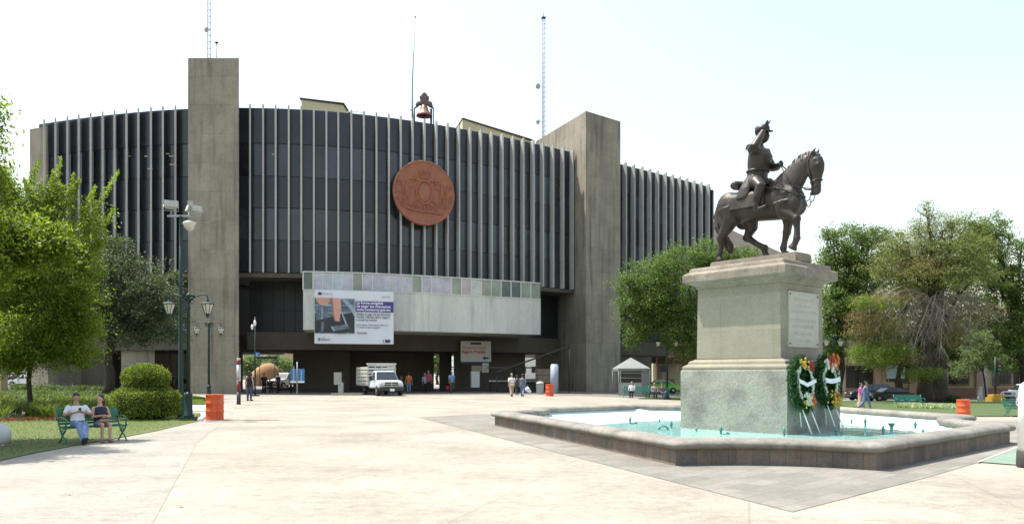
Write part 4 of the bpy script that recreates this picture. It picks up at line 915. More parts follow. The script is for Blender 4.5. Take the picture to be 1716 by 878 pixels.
# left arm to the reins
q.tube([(0, .29, 3.27), (.02, .44, 3.05), (.14, .44, 2.86)], [.15, .135, .12], 12); q.tube([(.14, .44, 2.86), (.36, .28, 2.80), (.56, .06, 2.79)], [.12, .105, .07], 12); q.ell((.60, .03, 2.79), (.075, .05, .05))
# head
q.loft([((.08, 0, 3.49), .12, .10), ((.12, 0, 3.55), .16, .125), ((.12, 0, 3.64), .18, .14), ((.11, 0, 3.73), .18, .145), ((.10, 0, 3.82), .155, .13), ((.10, 0, 3.87), .05, .05)], 16)
q.tube([(.27, 0, 3.70), (.305, 0, 3.63), (.26, 0, 3.615)], [.018, .028, .02], 8); q.ell((.245, 0, 3.545), (.04, .045, .035)); q.ell((.25, 0, 3.585), (.03, .05, .015))
for s in (-1, 1): q.ell((.11, s*.125, 3.66), (.03, .015, .04)); q.ell((.245, s*.05, 3.70), (.02, .025, .014))
ex = MB()
for i in range(4):
    y = -.165-.028*i; ex.tube([(.325, y-.025, 3.84), (.34, y+.01, 3.93-.008*abs(i-1)), (.36, y+.035, 4.02-.018*abs(i-1))], [.018, .017, .013], 8)
ex.tube([(.35, -.21, 3.78), (.38, -.175, 3.82), (.39, -.15, 3.86)], [.02, .017, .013], 8)
for i in range(4):
    z = 2.825-.026*i; ex.tube([(.62, .07, z), (.675, .05, z), (.68, -.0, z-.005), (.63, -.015, z-.005)], [.016, .017, .016, .013], 8)
ex.tube([(.60, .0, 2.84), (.65, -.01, 2.855), (.68, .01, 2.845)], [.018, .017, .013], 8)
blob('rider', q, M_bronze, st, 0.019, 3, extra=ex)
# coat tails
q = MB()
for s in (-1, 1):
    q.loft([((-.06, s*.06, 2.62), .19, .20, 0), ((-.14, s*.17, 2.42), .21, .19, 0), ((-.20, s*.33, 2.20), .20, .12, 0), ((-.24, s*.43, 2.0), .19, .055, 0), ((-.28, s*.455, 1.90), .14, .04, 0)], 16)
blob('coat_tails', q, M_bronze, st, .022, 2)
# kepi, epaulettes, belt, sword, stirrups, bridle, reins
q = MB(); q.loft([((.10, 0, 3.77), .20, .165, R(-6)), ((.10, 0, 3.86), .205, .17, R(-6)), ((.08, 0, 3.93), .19, .16, R(-6)), ((.06, 0, 3.965), .12, .11, R(-6))], 18); q.loft([((.26, 0, 3.77), .16, .13, R(12)), ((.26, 0, 3.79), .15, .12, R(12))], 16)
q.ell((.11, 0, 3.96), (.04, .04, .05)); q.tube([(.20, .0, 3.86), (.27, .0, 3.98), (.36, .0, 4.06)], [.04, .03, .008], 6)
q.build('cap', M_bronze, st)
for s in (-1, 1):
    q = MB(); q.ell((-.02, s*.345, 3.375), (.13, .11, .035), 14, 6)
    for k in range(14):
        a = k/14*math.pi*2; q.tube([(-.02+.11*math.cos(a), s*.355+.095*math.sin(a), 3.37), (-.02+.135*math.cos(a), s*.37+.11*math.sin(a), 3.27)], .014, 5)
    q.build('epaulette', M_bronze, st)
q = MB(); q.tube([(-.03+.27*math.cos(a), .29*math.sin(a), 2.70) for a in np.linspace(0, 2*math.pi, 22)], .04, 6); q.tube([(.14, -.17, 3.2), (.2, 0, 3.02), (.12, .2, 2.75)], .025, 6); q.build('belt', M_bronze, st)
q = MB(); q.tube([(-.15, .34, 2.62), (-.35, .5, 2.25), (-.7, .54, 1.75), (-.95, .53, 1.45)], [.03, .035, .03, .02], 8); q.tube([(-.15, .34, 2.62), (-.02, .3, 2.78)], .025, 8); q.ell((-.1, .32, 2.68), (.06, .06, .03)); q.build('sword', M_bronze, st)
for s in (-1, 1):
    q = MB(); q.tube([(.22, s*.43, 2.15), (.26, s*.48, 1.72)], .018, 6); q.tube([(.26, s*.47+.07*math.cos(a), 1.58+.11*math.sin(a)) for a in np.linspace(-.3*math.pi, 1.3*math.pi, 12)], .016, 6); q.box((.28, s*.49, 1.475), (.12, .15, .02)); q.build('stirrup', M_bronze, st)
q = MB()
for s in (-1, 1):
    q.tube([(1.50, s*.06, 2.86), (1.47, s*.125, 2.66), (1.50, s*.125, 2.40), (1.56, s*.10, 2.0), (1.58, s*.085, 1.9)], .018, 6)
    q.tube([(1.58, s*.1, 1.92), (1.70, s*.1, 1.98)], .015, 6)
    q.tube([(1.56, s*.095, 1.86), (1.54, s*.10, 1.74), (1.50, s*.10, 1.62), (1.42, s*.1, 1.60)], .014, 6)
    q.tube([(1.58, s*.10, 1.90), (1.25, s*.17, 1.98), (1.0, s*.22, 2.2), (.80, s*.16, 2.55), (.62, 0, 2.78)], .016, 6)
q.tube([(1.75, -.1, 2.13), (1.78, 0, 2.13), (1.75, .1, 2.13), (1.56, .12, 2.10), (1.47, 0, 2.08), (1.56, -.12, 2.10), (1.75, -.1, 2.13)], .017, 6)
q.tube([(1.64, -.14, 2.66), (1.76, 0, 2.68), (1.64, .14, 2.66)], .018, 6)
q.tube([(1.44+.12*math.cos(a)*.5, -.02, 1.58+.12*math.sin(a)) for a in np.linspace(-math.pi, .6, 10)], .014, 6)
q.build('bridle_and_reins', M_bronze, st)
q = MB(); q.tube([(.42, -.40, 2.1), (.85, -.38, 2.0), (1.22, -.2, 1.78), (1.34, 0, 1.74), (1.22, .2, 1.78), (.85, .38, 2.0), (.42, .40, 2.1)], .02, 6); q.build('breast_strap', M_bronze, st)

# ------------------------------------------------------------------ wreaths
M_fern = leafmat('wreath_leaf', (0.012, 0.045, 0.012), (0.03, 0.10, 0.022), 0.15)
def leafcloud(pts, size, rnd, aspect=2.0, up=None, droop=0.0, nb=None):
    """numpy leaf quads: pts (n,3) -> verts, faces"""
    n = len(pts); d = rnd.normal(size=(n, 3)); 
    if up is not None: d = d+np.array(up)
    d /= np.linalg.norm(d, axis=1)[:, None]; e = rnd.normal(size=(n, 3))
    if nb is not None: e = np.cross(d, rnd.normal(size=(n, 3))*.75+np.array(nb))
    e -= d*(e*d).sum(1)[:, None]; e /= np.linalg.norm(e, axis=1)[:, None]
    s = size*rnd.uniform(0.6, 1.3, size=(n, 1)); a = pts-d*s*0.5; c = pts+d*s*0.5; w = e*s/aspect*0.5; f = np.cross(d, e)*s*0.12
    v = np.stack([a, pts+w+f, c, pts-w+f], 1).reshape(-1, 3); return v
def leafobj(name, v, m, parent=None, label=None):
    me = bpy.data.meshes.new(name); n = len(v)//4
    me.vertices.add(len(v)); me.vertices.foreach_set('co', v.astype(np.float32).ravel()); me.loops.add(n*4); me.loops.foreach_set('vertex_index', np.arange(n*4, dtype=np.int32))
    me.polygons.add(n); me.polygons.foreach_set('loop_start', np.arange(0, n*4, 4, dtype=np.int32)); me.polygons.foreach_set('loop_total', np.full(n, 4, dtype=np.int32)); me.update(calc_edges=True)
    return link(name, me, m, parent)
def wreath(label, s, zc, rx_, rz_, top, seed, lean=0.13):
    base = CEN.to_3d()+hx*1.66+wx*s; base.z = zc
    t = thing('flower_wreath', label, 'wreath', tuple(base), PZ, 'two funeral wreaths leaning on the pedestal front')
    t.rotation_euler = (0, -0.10, PZ)
    rnd = np.random.default_rng(seed); n = 3600
    a = rnd.uniform(0, 2*math.pi, n); rr = rnd.normal(0.0, 0.085, n); 
    pts = np.stack([rnd.normal(0.12, 0.05, n), (rx_*0.86+rr)*np.cos(a), (rz_*0.86+rr)*np.sin(a)], 1)
    p2 = np.stack([rnd.normal(0.07, 0.02, 1500), rnd.uniform(-rx_*.75, rx_*.75, 1500), rnd.uniform(-rz_*.75, rz_*.75, 1500)], 1)
    p2 = p2[(p2[:, 1]/rx_)**2+(p2[:, 2]/rz_)**2 < .5]
    leafobj('foliage_ring', leafcloud(np.concatenate([pts, p2]), 0.11, rnd, 3.2), M_fern, t)
    def flowers(name, m, cs, r):
        q = MB()
        for (x, y, z) in cs:
            q.ell((x, y, z), (r*.8, r, r), 7, 4)
            for k in range(5): b_a = k*1.257; q.ell((x+.01, y+r*.8*math.cos(b_a), z+r*.8*math.sin(b_a)), (r*.45, r*.6, r*.6), 6, 3)
        tag(q.build(name, m, t), kind='stuff')
    Mwf = mat('white_flower', (0.46, 0.50, 0.41), 0.8, 0.08, 9); My = mat('yellow_flower', (0.50, 0.36, 0.05), 0.8, 0.3, 9); Mr = mat('red_flower', (0.28, 0.02, 0.015), 0.8, 0.2, 9); Mo = mat('orange_flower', (0.48, 0.11, 0.03), 0.8, 0.2, 9)
    R_ = random.Random(seed)
    for s_ in (-1, 1):
        a0, a1 = (R(115), R(235)) if s_ > 0 else (R(-50), R(60))
        cs = [(0.2+R_.uniform(-.02, .02), rx_*.74*math.cos(x)*-1*-1+R_.uniform(-.012, .012), rz_*.70*math.sin(x)) for x in np.linspace(a0, a1, 34)]; flowers('white_flower_band', Mwf, cs, 0.036)
    cl = lambda y, z, sy, sz, n_: [(0.24+R_.uniform(-.03, .04), y+R_.gauss(0, sy), z+R_.gauss(0, sz)) for _ in range(n_)]
    if top == 'y':
        flowers('yellow_flowers', My, cl(-.05, rz_*.74, .09, .08, 26), .03); flowers('red_flowers', Mr, cl(.22, rz_*.66, .06, .10, 16), .035)
        flowers('white_flowers', Mwf, cl(.02, -rz_*.60, .10, .08, 26), .035); flowers('orange_flowers', Mo, cl(.2, -rz_*.66, .07, .08, 14), .035); flowers('yellow_flowers', My, cl(-.05, -rz_*.78, .1, .05, 16), .028)
    else:
        flowers('orange_flowers', Mo, cl(.20, rz_*.78, .08, .09, 26), .042); flowers('red_flowers', Mr, cl(.02, rz_*.84, .07, .05, 14), .04); flowers('white_flowers', Mwf, cl(-.02, rz_*.70, .09, .06, 26), .042)
        flowers('yellow_flowers', My, cl(.10, -rz_*.80, .15, .10, 46), .026); flowers('orange_flowers', Mo, cl(.14, -rz_*.76, .13, .09, 22), .026)
    q = MB(); w_ = 0.05; pts = [(0.27, -rx_*.85, .06), (0.26, -rx_*.3, .0), (0.25, 0.0, -.045), (0.26, rx_*.4, .0), (0.27, rx_*.9, .07)]
    if top != 'y': pts = [(0.27, -rx_*.85, .03), (0.26, -rx_*.2, -.0), (0.25, rx_*.2, .005), (0.27, rx_*.95, .05)]; w_ = .06
    vs = [(x, y, z+k*w_) for x, y, z in pts for k in (-1, 1)]+[(x-.006, y, z+k*w_) for x, y, z in pts for k in (-1, 1)]; n_ = len(pts)
    q.add(vs, [(2*i, 2*i+2, 2*i+3, 2*i+1) for i in range(n_-1)]+[(2*n_+2*i+1, 2*n_+2*i+3, 2*n_+2*i+2, 2*n_+2*i) for i in range(n_-1)]); q.build('ribbon', mat('white_ribbon', (0.60, 0.64, 0.70), 0.4, 0.04, 4), t)
    for y0, y1 in ((-.17, -.06), (.20, .34)):
        MB().tube([(0.10, y0, -rz_*.7), (0.28, y1, -zc+.12)], .017, 6).build('easel_leg', M_white, t)
    MB().tube([(0.0, 0, .1), (-.02, .02, -zc+.3)], .015, 6).build('easel_leg', M_white, t)
wreath('left wreath with yellow and red flowers on top and a thin white ribbon', -.96, 1.36, .47, .63, 'y', 3)
wreath('right wreath with orange and white flowers on top and a wide white ribbon', .28, 1.40, .43, .60, 'o', 4)
# ------------------------------------------------------------------ trees and plants
M_bark = mat('bark', (0.040, 0.030, 0.022), 0.95, 0.3, 6, bump=0.6, bscale=18, stretch=(1, 1, 0.3))
M_dead = mat('dead_wood', (0.27, 0.23, 0.185), 0.9, 0.2, 4)
L_bright = leafmat('leaf_bright', (0.040, 0.082, 0.012), (0.22, 0.29, 0.03), 0.45, (0.46, 0.52, 0.10))  # brightest stop carries painted sun highlights, darkest the crown's inner shade
L_dark = leafmat('leaf_dark', (0.030, 0.048, 0.024), (0.105, 0.135, 0.068), 0.3)
L_mid = leafmat('leaf_mid', (0.034, 0.070, 0.015), (0.13, 0.20, 0.04), 0.36, (0.24, 0.30, 0.09))
L_deep = leafmat('leaf_deep', (0.035, 0.060, 0.018), (0.11, 0.16, 0.045), 0.32)  # green lightened a little to carry distance haze
L_sparse = leafmat('leaf_sparse', (0.08, 0.10, 0.03), (0.20, 0.23, 0.07), 0.40, (0.19, 0.13, 0.07))
L_rust = leafmat('leaf_dry', (0.12, 0.085, 0.040), (0.20, 0.18, 0.06), 0.35)
L_pale = leafmat('leaf_pale', (0.07, 0.11, 0.045), (0.15, 0.21, 0.085), 0.4)
L_hedge = leafmat('leaf_hedge', (0.05, 0.085, 0.010), (0.23, 0.29, 0.03), 0.33, (0.40, 0.42, 0.09))
L_blade = leafmat('leaf_blade', (0.050, 0.085, 0.016), (0.14, 0.18, 0.035), 0.3)
def crown(lobes, n, size, rnd, clump=0.32, per=26, aspect=2.2, shell=0.45, flat=1.0):
    """lobes: (centre, radii); leaf clumps through the volume of every lobe, denser near its skin, with gaps"""
    vol = np.array([l[1][0]*l[1][1]*l[1][2] for l in lobes])**0.7; vol /= vol.sum(); out = []
    for l, w in zip(lobes, vol):
        k = max(3, int(n*w/per)); d = rnd.normal(size=(k, 3)); d /= np.linalg.norm(d, axis=1)[:, None]
        r = rnd.uniform(0, 1, k)**shell*rnd.uniform(0.82, 1.12, k)
        c = np.array(l[0])+d*r[:, None]*np.array(l[1])
        cr = clump*rnd.uniform(0.5, 1.35, k)
        p = np.repeat(c, per, 0)+rnd.normal(size=(k*per, 3))*np.repeat(cr, per)[:, None]*0.5*np.array([1, 1, 0.62*flat]); out.append(p)
    p = np.concatenate(out); return leafcloud(p, size, rnd, aspect, nb=(-.5, -.2, 1.1))
def px_lobes(lst, D):
    out = []
    for l in lst:
        u, v, ru, rv = l[:4]; dd = l[4] if len(l) > 4 else 0.0; Dd = D+dd
        out.append((((u-858)/F*Dd, Dd, EYE+(HOR-v)*Dd/F), (ru*Dd/F, ru*Dd/F*0.9, rv*Dd/F)))
    return out
def limbs(base, top, r, lobes, rnd, sub=3, dead=None):
    q = MB(); b = Vector(base); t = Vector(top); n = 7
    pts = [b.lerp(t, i/n)+Vector((rnd.normal()*r*.5, rnd.normal()*r*.5, 0))*(1 if 0 < i < n else 0) for i in range(n+1)]
    q.tube(pts, [r*1.5]+[r*(1.08-.45*i/n) for i in range(1, n+1)], 12)
    for l in lobes:
        c = Vector(l[0]); f = rnd.uniform(0.45, 0.95); s = b.lerp(t, f)
        mid = s.lerp(c, .5)+Vector((0, 0, abs(c.z-s.z)*.12)); rr = r*.42
        br = [s, s.lerp(mid, .5), mid, mid.lerp(c, .6), c]; q.tube(br, [rr*1.2, rr, rr*.75, rr*.5, rr*.25], 8)
        for k in range(sub):
            d = Vector(rnd.normal(size=3)); d.z = abs(d.z)*.6; d.normalize(); e = c+Vector((d.x*l[1][0], d.y*l[1][1], d.z*l[1][2]))*.8; s2 = br[int(rnd.integers(2, 5))]
            m2 = s2.lerp(e, .5)+Vector(rnd.normal(size=3))*.12*l[1][0]; q.tube([s2, m2, e], [rr*.4, rr*.25, rr*.07], 5)
    return q
def tree(name, label, u, v, D, r, lst, n, size, leaf, seed, toplobe=None, clump=.32, per=26, aspect=2.2, group=None, trunk_m=None, shell=.45, parts=None):
    rnd = np.random.default_rng(seed); x = (u-858)/F*D; z0 = terrain(x, D)
    lobes = px_lobes(lst, D); cz = sum(l[0][2] for l in lobes)/len(lobes); cx_ = sum(l[0][0] for l in lobes)/len(lobes)
    base = Vector((x, D, z0-.1)); top = Vector((x+(cx_-x)*.45, D, z0+(cz-z0)*.95))
    t = thing(name, label, 'tree', (x, D, z0), 0, group); off = Vector((x, D, z0))
    q = limbs(base, top, r, lobes, rnd); q.v = [tuple(Vector(p)-off) for p in q.v]; q.build('trunk', trunk_m or M_bark, t)
    vv = crown(lobes, n, size, rnd, clump, per, aspect, shell)-np.array(off); leafobj('crown', vv, leaf, t)
    return t, lobes, rnd, off
# bright near tree, left
T1 = [(38, 430, 72, 92), (95, 455, 58, 88), (140, 430, 34, 52), (62, 345, 42, 38), (100, 345, 26, 42), (20, 330, 34, 38), (152, 372, 22, 30), (20, 520, 58, 70), (90, 545, 60, 45), (130, 500, 34, 45), (45, 592, 70, 34), (115, 590, 50, 30), (20, 560, 60, 50), (90, 560, 60, 46), (-10, 600, 60, 30), (6, 365, 40, 58), (-8, 300, 30, 40), (150, 540, 30, 40), (80, 510, 70, 60, 1.5), (-40, 470, 80, 110, 1), (60, 500, 60, 60, 2.2), (30, 560, 50, 40, -1.2)]
t, lb, rnd, off = tree('leafy_tree', 'bright yellow green tree with upright shoots at the left edge', 48, 696, 30, .09, T1, 112000, .125, L_bright, 11, clump=.52, per=75, aspect=2.5, shell=.4)
sh = []
for (u0, v0, u1, v1) in ((88, 360, 102, 262), (78, 350, 90, 285), (112, 360, 124, 290), (140, 385, 198, 287), (135, 370, 160, 312), (150, 420, 192, 348), (20, 330, 8, 285), (45, 320, 66, 270), (118, 330, 133, 300), (160, 420, 178, 400), (10, 320, -6, 270), (60, 350, 40, 300), (130, 560, 178, 560), (120, 600, 150, 614), (20, 590, 30, 628), (150, 470, 178, 455)):
    k = 380; t_ = rnd.uniform(0, 1, k)**.8; wv = 9*(1-t_*.75)
    uu = u0+(u1-u0)*t_+rnd.normal(size=k)*wv*.55; v_ = v0+(v1-v0)*t_+rnd.normal(size=k)*wv*.55; D_s = 30+rnd.normal(size=k)*.22
    sh.append(np.stack([(uu-858)/F*D_s, D_s, EYE+(HOR-v_)*D_s/F], 1))
leafobj('shoots', leafcloud(np.concatenate(sh)-np.array(off), .12, rnd, 2.6, up=(0.2, 0, .6)), L_bright, t)
# dark tree behind it
tree('leafy_tree', 'dull dark green tree with a thick trunk beside the slim tower', 177, 662, 50, .30, [(205, 455, 52, 45), (180, 415, 30, 28), (262, 480, 44, 38), (225, 510, 60, 40), (282, 520, 36, 34), (165, 520, 50, 60), (215, 560, 60, 26), (280, 562, 34, 16), (150, 450, 40, 50), (240, 540, 60, 28, 2), (190, 490, 50, 50, 3)], 46000, .16, L_dark, 12, clump=.6, per=65)
# tree out of the frame, crown lobes added to shade lawn and bench
tree('leafy_tree', 'nearest leafy tree at the left edge, trunk outside the picture, crown shading the bench', -215, 725, 17, .16, [(-135, 250, 120, 90), (-40, 330, 34, 40), (-230, 330, 140, 100), (-42, 215, 36, 36), (-130, 400, 90, 60, 1), (-12, 188, 18, 16), (-20, 300, 26, 22), (-100, 330, 60, 60), (-160, 440, 110, 60), (-70, 270, 50, 40, 1), (-190, 420, 110, 60, -1.6), (-150, 330, 90, 60, -1.8), (-260, 380, 120, 80, -2.6), (-330, 300, 120, 80, 1), (-330, 380, 120, 80, 2.5), (-70, 385, 66, 40), (-95, 440, 80, 44, -.8), (-60, 420, 50, 40, 1), (20, 400, 60, 46, 2), (75, 425, 46, 36, 2), (-40, 440, 60, 50, 2), (95, 395, 26, 24, 2.2)], 140000, .13, L_bright, 13, clump=.34, aspect=2.5)
# tree in front of the right wing
tree('leafy_tree', 'fresh green rounded tree in front of the right wing beside the corner tower', 1182, 668, 62, .24, [(1095, 462, 52, 34), (1142, 442, 44, 32), (1190, 428, 44, 28), (1060, 500, 34, 34), (1120, 505, 60, 40), (1078, 545, 38, 28), (1048, 470, 22, 12), (1150, 545, 60, 46), (1062, 560, 28, 20), (1165, 585, 34, 26), (1220, 440, 40, 34), (1240, 470, 40, 50), (1180, 490, 50, 50, 2), (1090, 500, 50, 40, 2.5), (1255, 432, 26, 22)], 60000, .19, L_mid, 14, clump=.68, per=70)
tree('leafy_tree', 'reddish brown small tree by the cream wall left of the pedestal', 1160, 668, 70, .10, [(1142, 590, 22, 20), (1160, 610, 26, 22)], 3000, .16, leafmat('leaf_plum', (0.07, 0.035, 0.03), (0.13, 0.08, 0.06), .3), 15, clump=.4)
# right of the pedestal
tree('leafy_tree', 'green tree just right of the pedestal with a dark trunk behind the wreaths', 1403, 668, 80, .34, [(1418, 420, 42, 34), (1440, 392, 32, 18), (1392, 440, 28, 30), (1450, 450, 44, 40), (1410, 500, 60, 50), (1390, 555, 46, 34), (1450, 540, 50, 46), (1395, 590, 30, 20), (1420, 480, 50, 60, 3), (1395, 395, 18, 14), (1462, 405, 26, 24)], 52000, .24, L_mid, 16, clump=.85, per=70)
tree('leafy_tree', 'large deep green tree behind the half dead tree', 1505, 662, 90, .4, [(1500, 420, 40, 40), (1520, 480, 60, 60), (1480, 540, 60, 50), (1560, 560, 70, 60), (1620, 560, 50, 60), (1600, 460, 60, 60), (1530, 600, 60, 20), (1485, 590, 50, 26)], 30000, .34, L_deep, 17, clump=.95, per=24)
tree('leafy_tree', 'broad green tree at the right edge with its crown cut by the frame', 1715, 668, 84, .4, [(1655, 400, 40, 36), (1625, 380, 30, 20), (1690, 450, 40, 50), (1650, 470, 50, 50), (1700, 520, 60, 70), (1650, 400, 30, 24), (1660, 375, 26, 18), (1740, 480, 60, 80), (1690, 590, 44, 34), (1720, 570, 60, 50), (1640, 420, 40, 40, 2), (1712, 410, 16, 10), (1662, 540, 40, 50, 2)], 52000, .25, L_mid, 18, clump=.9, per=70)
tree('leafy_tree', 'small pale leaved tree before the colonial building right of the thick trunks', 1652, 668, 80, .10, [(1628, 600, 26, 22), (1650, 590, 24, 26), (1610, 620, 24, 16), (1670, 610, 22, 20), (1640, 570, 24, 20)], 8000, .2, L_pale, 19, clump=.5)
# half dead tree
D5 = 73
t, lb, rnd, off = tree('half_dead_tree', 'big half dead tree with two thick trunks, dry drooping branches and thin green top', 1575, 674, D5, .36, [(1558, 385, 44, 30), (1545, 420, 66, 42), (1610, 405, 48, 36), (1500, 418, 36, 26), (1640, 420, 36, 34), (1580, 440, 70, 36), (1520, 450, 50, 30), (1552, 352, 16, 14), (1600, 372, 26, 16), (1555, 470, 90, 24), (1480, 450, 40, 24), (1640, 460, 50, 24)], 42000, .20, L_sparse, 20, clump=.85, per=45, aspect=3.2, shell=.55)
q = MB(); q.tube([Vector((0, 0, -.1)), Vector((0, 0, .6)), Vector((-.05, 0, 2.4)), Vector((-.3, .1, 4.6))], [1.0, .78, .62, .3], 14); b0 = P(1549, D5-1, terrain(39, D5)-.1)-off; q.tube([b0, b0+Vector((.05, 0, 2)), b0+Vector((.3, .2, 5)), b0+Vector((.9, .6, 8.5)), b0+Vector((1.0, .8, 12))], [.78, .6, .42, .22, .08], 14); q.build('trunk', M_bark, t)
def lobes_part(name, lst, n, size, leaf, clump=.6, aspect=3.2): 
    vv = crown(px_lobes(lst, D5-2), n, size, rnd, clump, 20, aspect, .5)-np.array(off); leafobj(name, vv, leaf, t)
lobes_part('lower_foliage', [(1470, 600, 44, 20), (1440, 588, 22, 16), (1500, 590, 36, 18), (1540, 628, 26, 14), (1480, 510, 30, 12), (1450, 508, 30, 14), (1565, 625, 18, 10)], 10000, .2, leafmat('leaf_lime', (0.075, 0.13, 0.02), (0.17, 0.24, 0.04), .45))
lobes_part('dry_foliage', [(1460, 505, 34, 14), (1500, 500, 40, 14), (1650, 520, 40, 20), (1435, 540, 20, 30), (1600, 560, 30, 30), (1505, 575, 26, 26), (1450, 530, 40, 14), (1520, 600, 36, 14), (1540, 450, 50, 20), (1550, 342, 12, 8), (1440, 560, 30, 20), (1490, 545, 40, 18)], 11000, .18, L_rust)
q = MB(); rr = random.Random(5)
def droop(s, e, r, n=6, sag=.15):
    s, e = Vector(s), Vector(e); L_ = (e-s).length; pts = []
    for i in range(n+1):
        f = i/n; p = s.lerp(e, f); p.z += L_*sag*math.sin(math.pi*min(1, f*1.1))*(1-f*.3); p += Vector((rr.gauss(0, 1), rr.gauss(0, 1), rr.gauss(0, 1)))*L_*.018; pts.append(p)
    q.tube(pts, [r*(1-.85*i/n) for i in range(n+1)], 5); return pts
for i in range(72):
    a = rr.uniform(-1.0, 1.0); v1 = 505+rr.uniform(0, 110)*(1-abs(a)**1.5*.75); s = P(1556+rr.uniform(-6, 26), D5, EYE+(HOR-rr.uniform(500, 540))*D5/F)-off
    u1 = 1555+a*135*(1 if v1 < 585 else .7); e = P(u1, D5+rr.uniform(-3.5, 1.5), EYE+(HOR-v1)*D5/F)-off
    pts = droop(s, e, rr.uniform(.04, .085), 7, .34)
    for k in range(9):
        p = pts[rr.randrange(2, 7)]; e2 = p+Vector((rr.uniform(-1.2, 1.2), rr.uniform(-1, 1), -rr.uniform(.5, 2.3))); b2 = droop(p, e2, .024, 4, .12)
        for _ in range(3): p3 = b2[rr.randrange(1, 4)]; droop(p3, p3+Vector((rr.uniform(-.6, .6), rr.uniform(-.5, .5), -rr.uniform(.2, 1.1))), .012, 3, .1)
q.build('dead_branches', M_dead, t)
q = MB()
for (u1, v1) in ((1530, 380), (1560, 350), (1590, 375), (1615, 400), (1500, 410), (1640, 430), (1600, 440), (1520, 450), (1480, 430), (1570, 400)):
    s = P(1560, D5, EYE+(HOR-500+rr.uniform(-10, 40))*D5/F)-off; e = P(u1, D5+rr.uniform(-2, 2), EYE+(HOR-v1)*D5/F)-off; pts = droop(s, e, .11, 7, .02)
    for k in range(6): p = pts[rr.randrange(2, 7)]; droop(p, p+Vector((rr.uniform(-1.6, 1.6), rr.uniform(-1, 1), rr.uniform(.4, 1.8))), .05, 4, .03)
q.build('limb', M_bark, t)
# trees seen far off, through the openings and beyond
far = [(30, 150, 'pale far tree beyond the parked cars at the left edge', [(20, 605, 40, 16), (60, 600, 30, 20)]), (110, 150, 'far tree beyond the lot left of the dark end wall', [(100, 600, 30, 24)]), (196, 140, 'far tree seen through the narrow gap beside the lit pier', [(196, 625, 14, 22), (188, 612, 12, 14)]),
       (290, 140, 'far tree seen through the gap left of the slim tower', [(285, 606, 26, 22), (300, 618, 22, 16)]), (425, 150, 'far green tree seen through the undercroft opening behind the woman', [(420, 606, 20, 12), (412, 620, 12, 14)]), (470, 160, 'far green tree at the right of the undercroft opening', [(476, 612, 22, 16), (455, 600, 20, 8)]), (733, 120, 'strip of green tree seen through the narrow slot behind the red shirt man', [(733, 604, 12, 22)])]
for i, (u, D, lab, lst) in enumerate(far): tree('far_tree', lab, u, 645, D, .2, lst, 2600, .5, L_pale, 40+i, clump=1.3, per=20)
tree('leafy_tree', 'thin trunked young tree by the parked cars on the left', 51, 655, 74, .16, [(45, 590, 30, 14), (70, 596, 24, 12)], 4000, .25, L_deep, 50, clump=.6)

# topiary
tp = G(245, 703); D = tp.y; top = thing('topiary_bush', 'two tier clipped yellow green topiary bush beside the lamp posts', 'bush', tuple(tp)); rnd = np.random.default_rng(3)
def surf(fn, n): return np.array([fn(*rnd.uniform(0, 1, 3)) for _ in range(n)])
def drum(r, z0, z1, n, size=.06, squash=1.0, rough=.035, topr=.12):
    def f(a, b, c):
        th = a*2*math.pi; H_ = z1-z0; k = 1+.03*math.sin(5*th+z0*9)+.02*math.sin(11*th)
        s = b*(H_+r*.8)
        if s < H_: rr_ = r*k; z = z0+s; e = max(0, (z-(z1-topr))/topr); rr_ -= topr*.5*e*e; e = max(0, (z0+topr-z)/topr); rr_ -= topr*.9*e*e
        else: rr_ = (r-topr*.5)*k*math.sqrt(max(0, 1-(s-H_)/(r*.8))); z = z1
        return (rr_*math.cos(th)+rnd.normal()*rough, rr_*math.sin(th)+rnd.normal()*rough, z+rnd.normal()*rough)
    return surf(f, n)
def dome(r, z0, h, n, rough=.035):
    def f(a, b, c):
        th = a*2*math.pi; ph = math.acos(1-b); k = 1+.04*math.sin(4*th)+.03*math.sin(9*th)
        return (r*k*math.sin(ph)**.8*math.cos(th)+rnd.normal()*rough, r*k*math.sin(ph)**.8*math.sin(th)+rnd.normal()*rough, z0+h*math.cos(ph)+rnd.normal()*rough)
    return surf(f, n)
core = MB().lathe([(0.0, .35), (.14, .85), (.3, .95), (.88, .95), (.92, .85), (.94, .64), (.98, .72), (1.06, .73), (1.10, .60), (1.44, .62), (1.66, .48), (1.8, .2)], n=24); core.build('branches', mat('hedge_core', (0.018, 0.028, 0.010), 1, .2, 4), top)
leafobj('lower_tier', leafcloud(drum(1.06, .14, .96, 16000), .062, rnd, 1.8, nb=(-.4, -.2, .9)), L_hedge, top)
leafobj('middle_ring', leafcloud(drum(.84, .98, 1.08, 3000, rough=.04, topr=.04), .062, rnd, 1.8), L_hedge, top)
leafobj('dome', leafcloud(np.concatenate([drum(.72, 1.18, 1.46, 4600), dome(.71, 1.42, .50, 7000, .045)]), .062, rnd, 1.8), L_hedge, top)
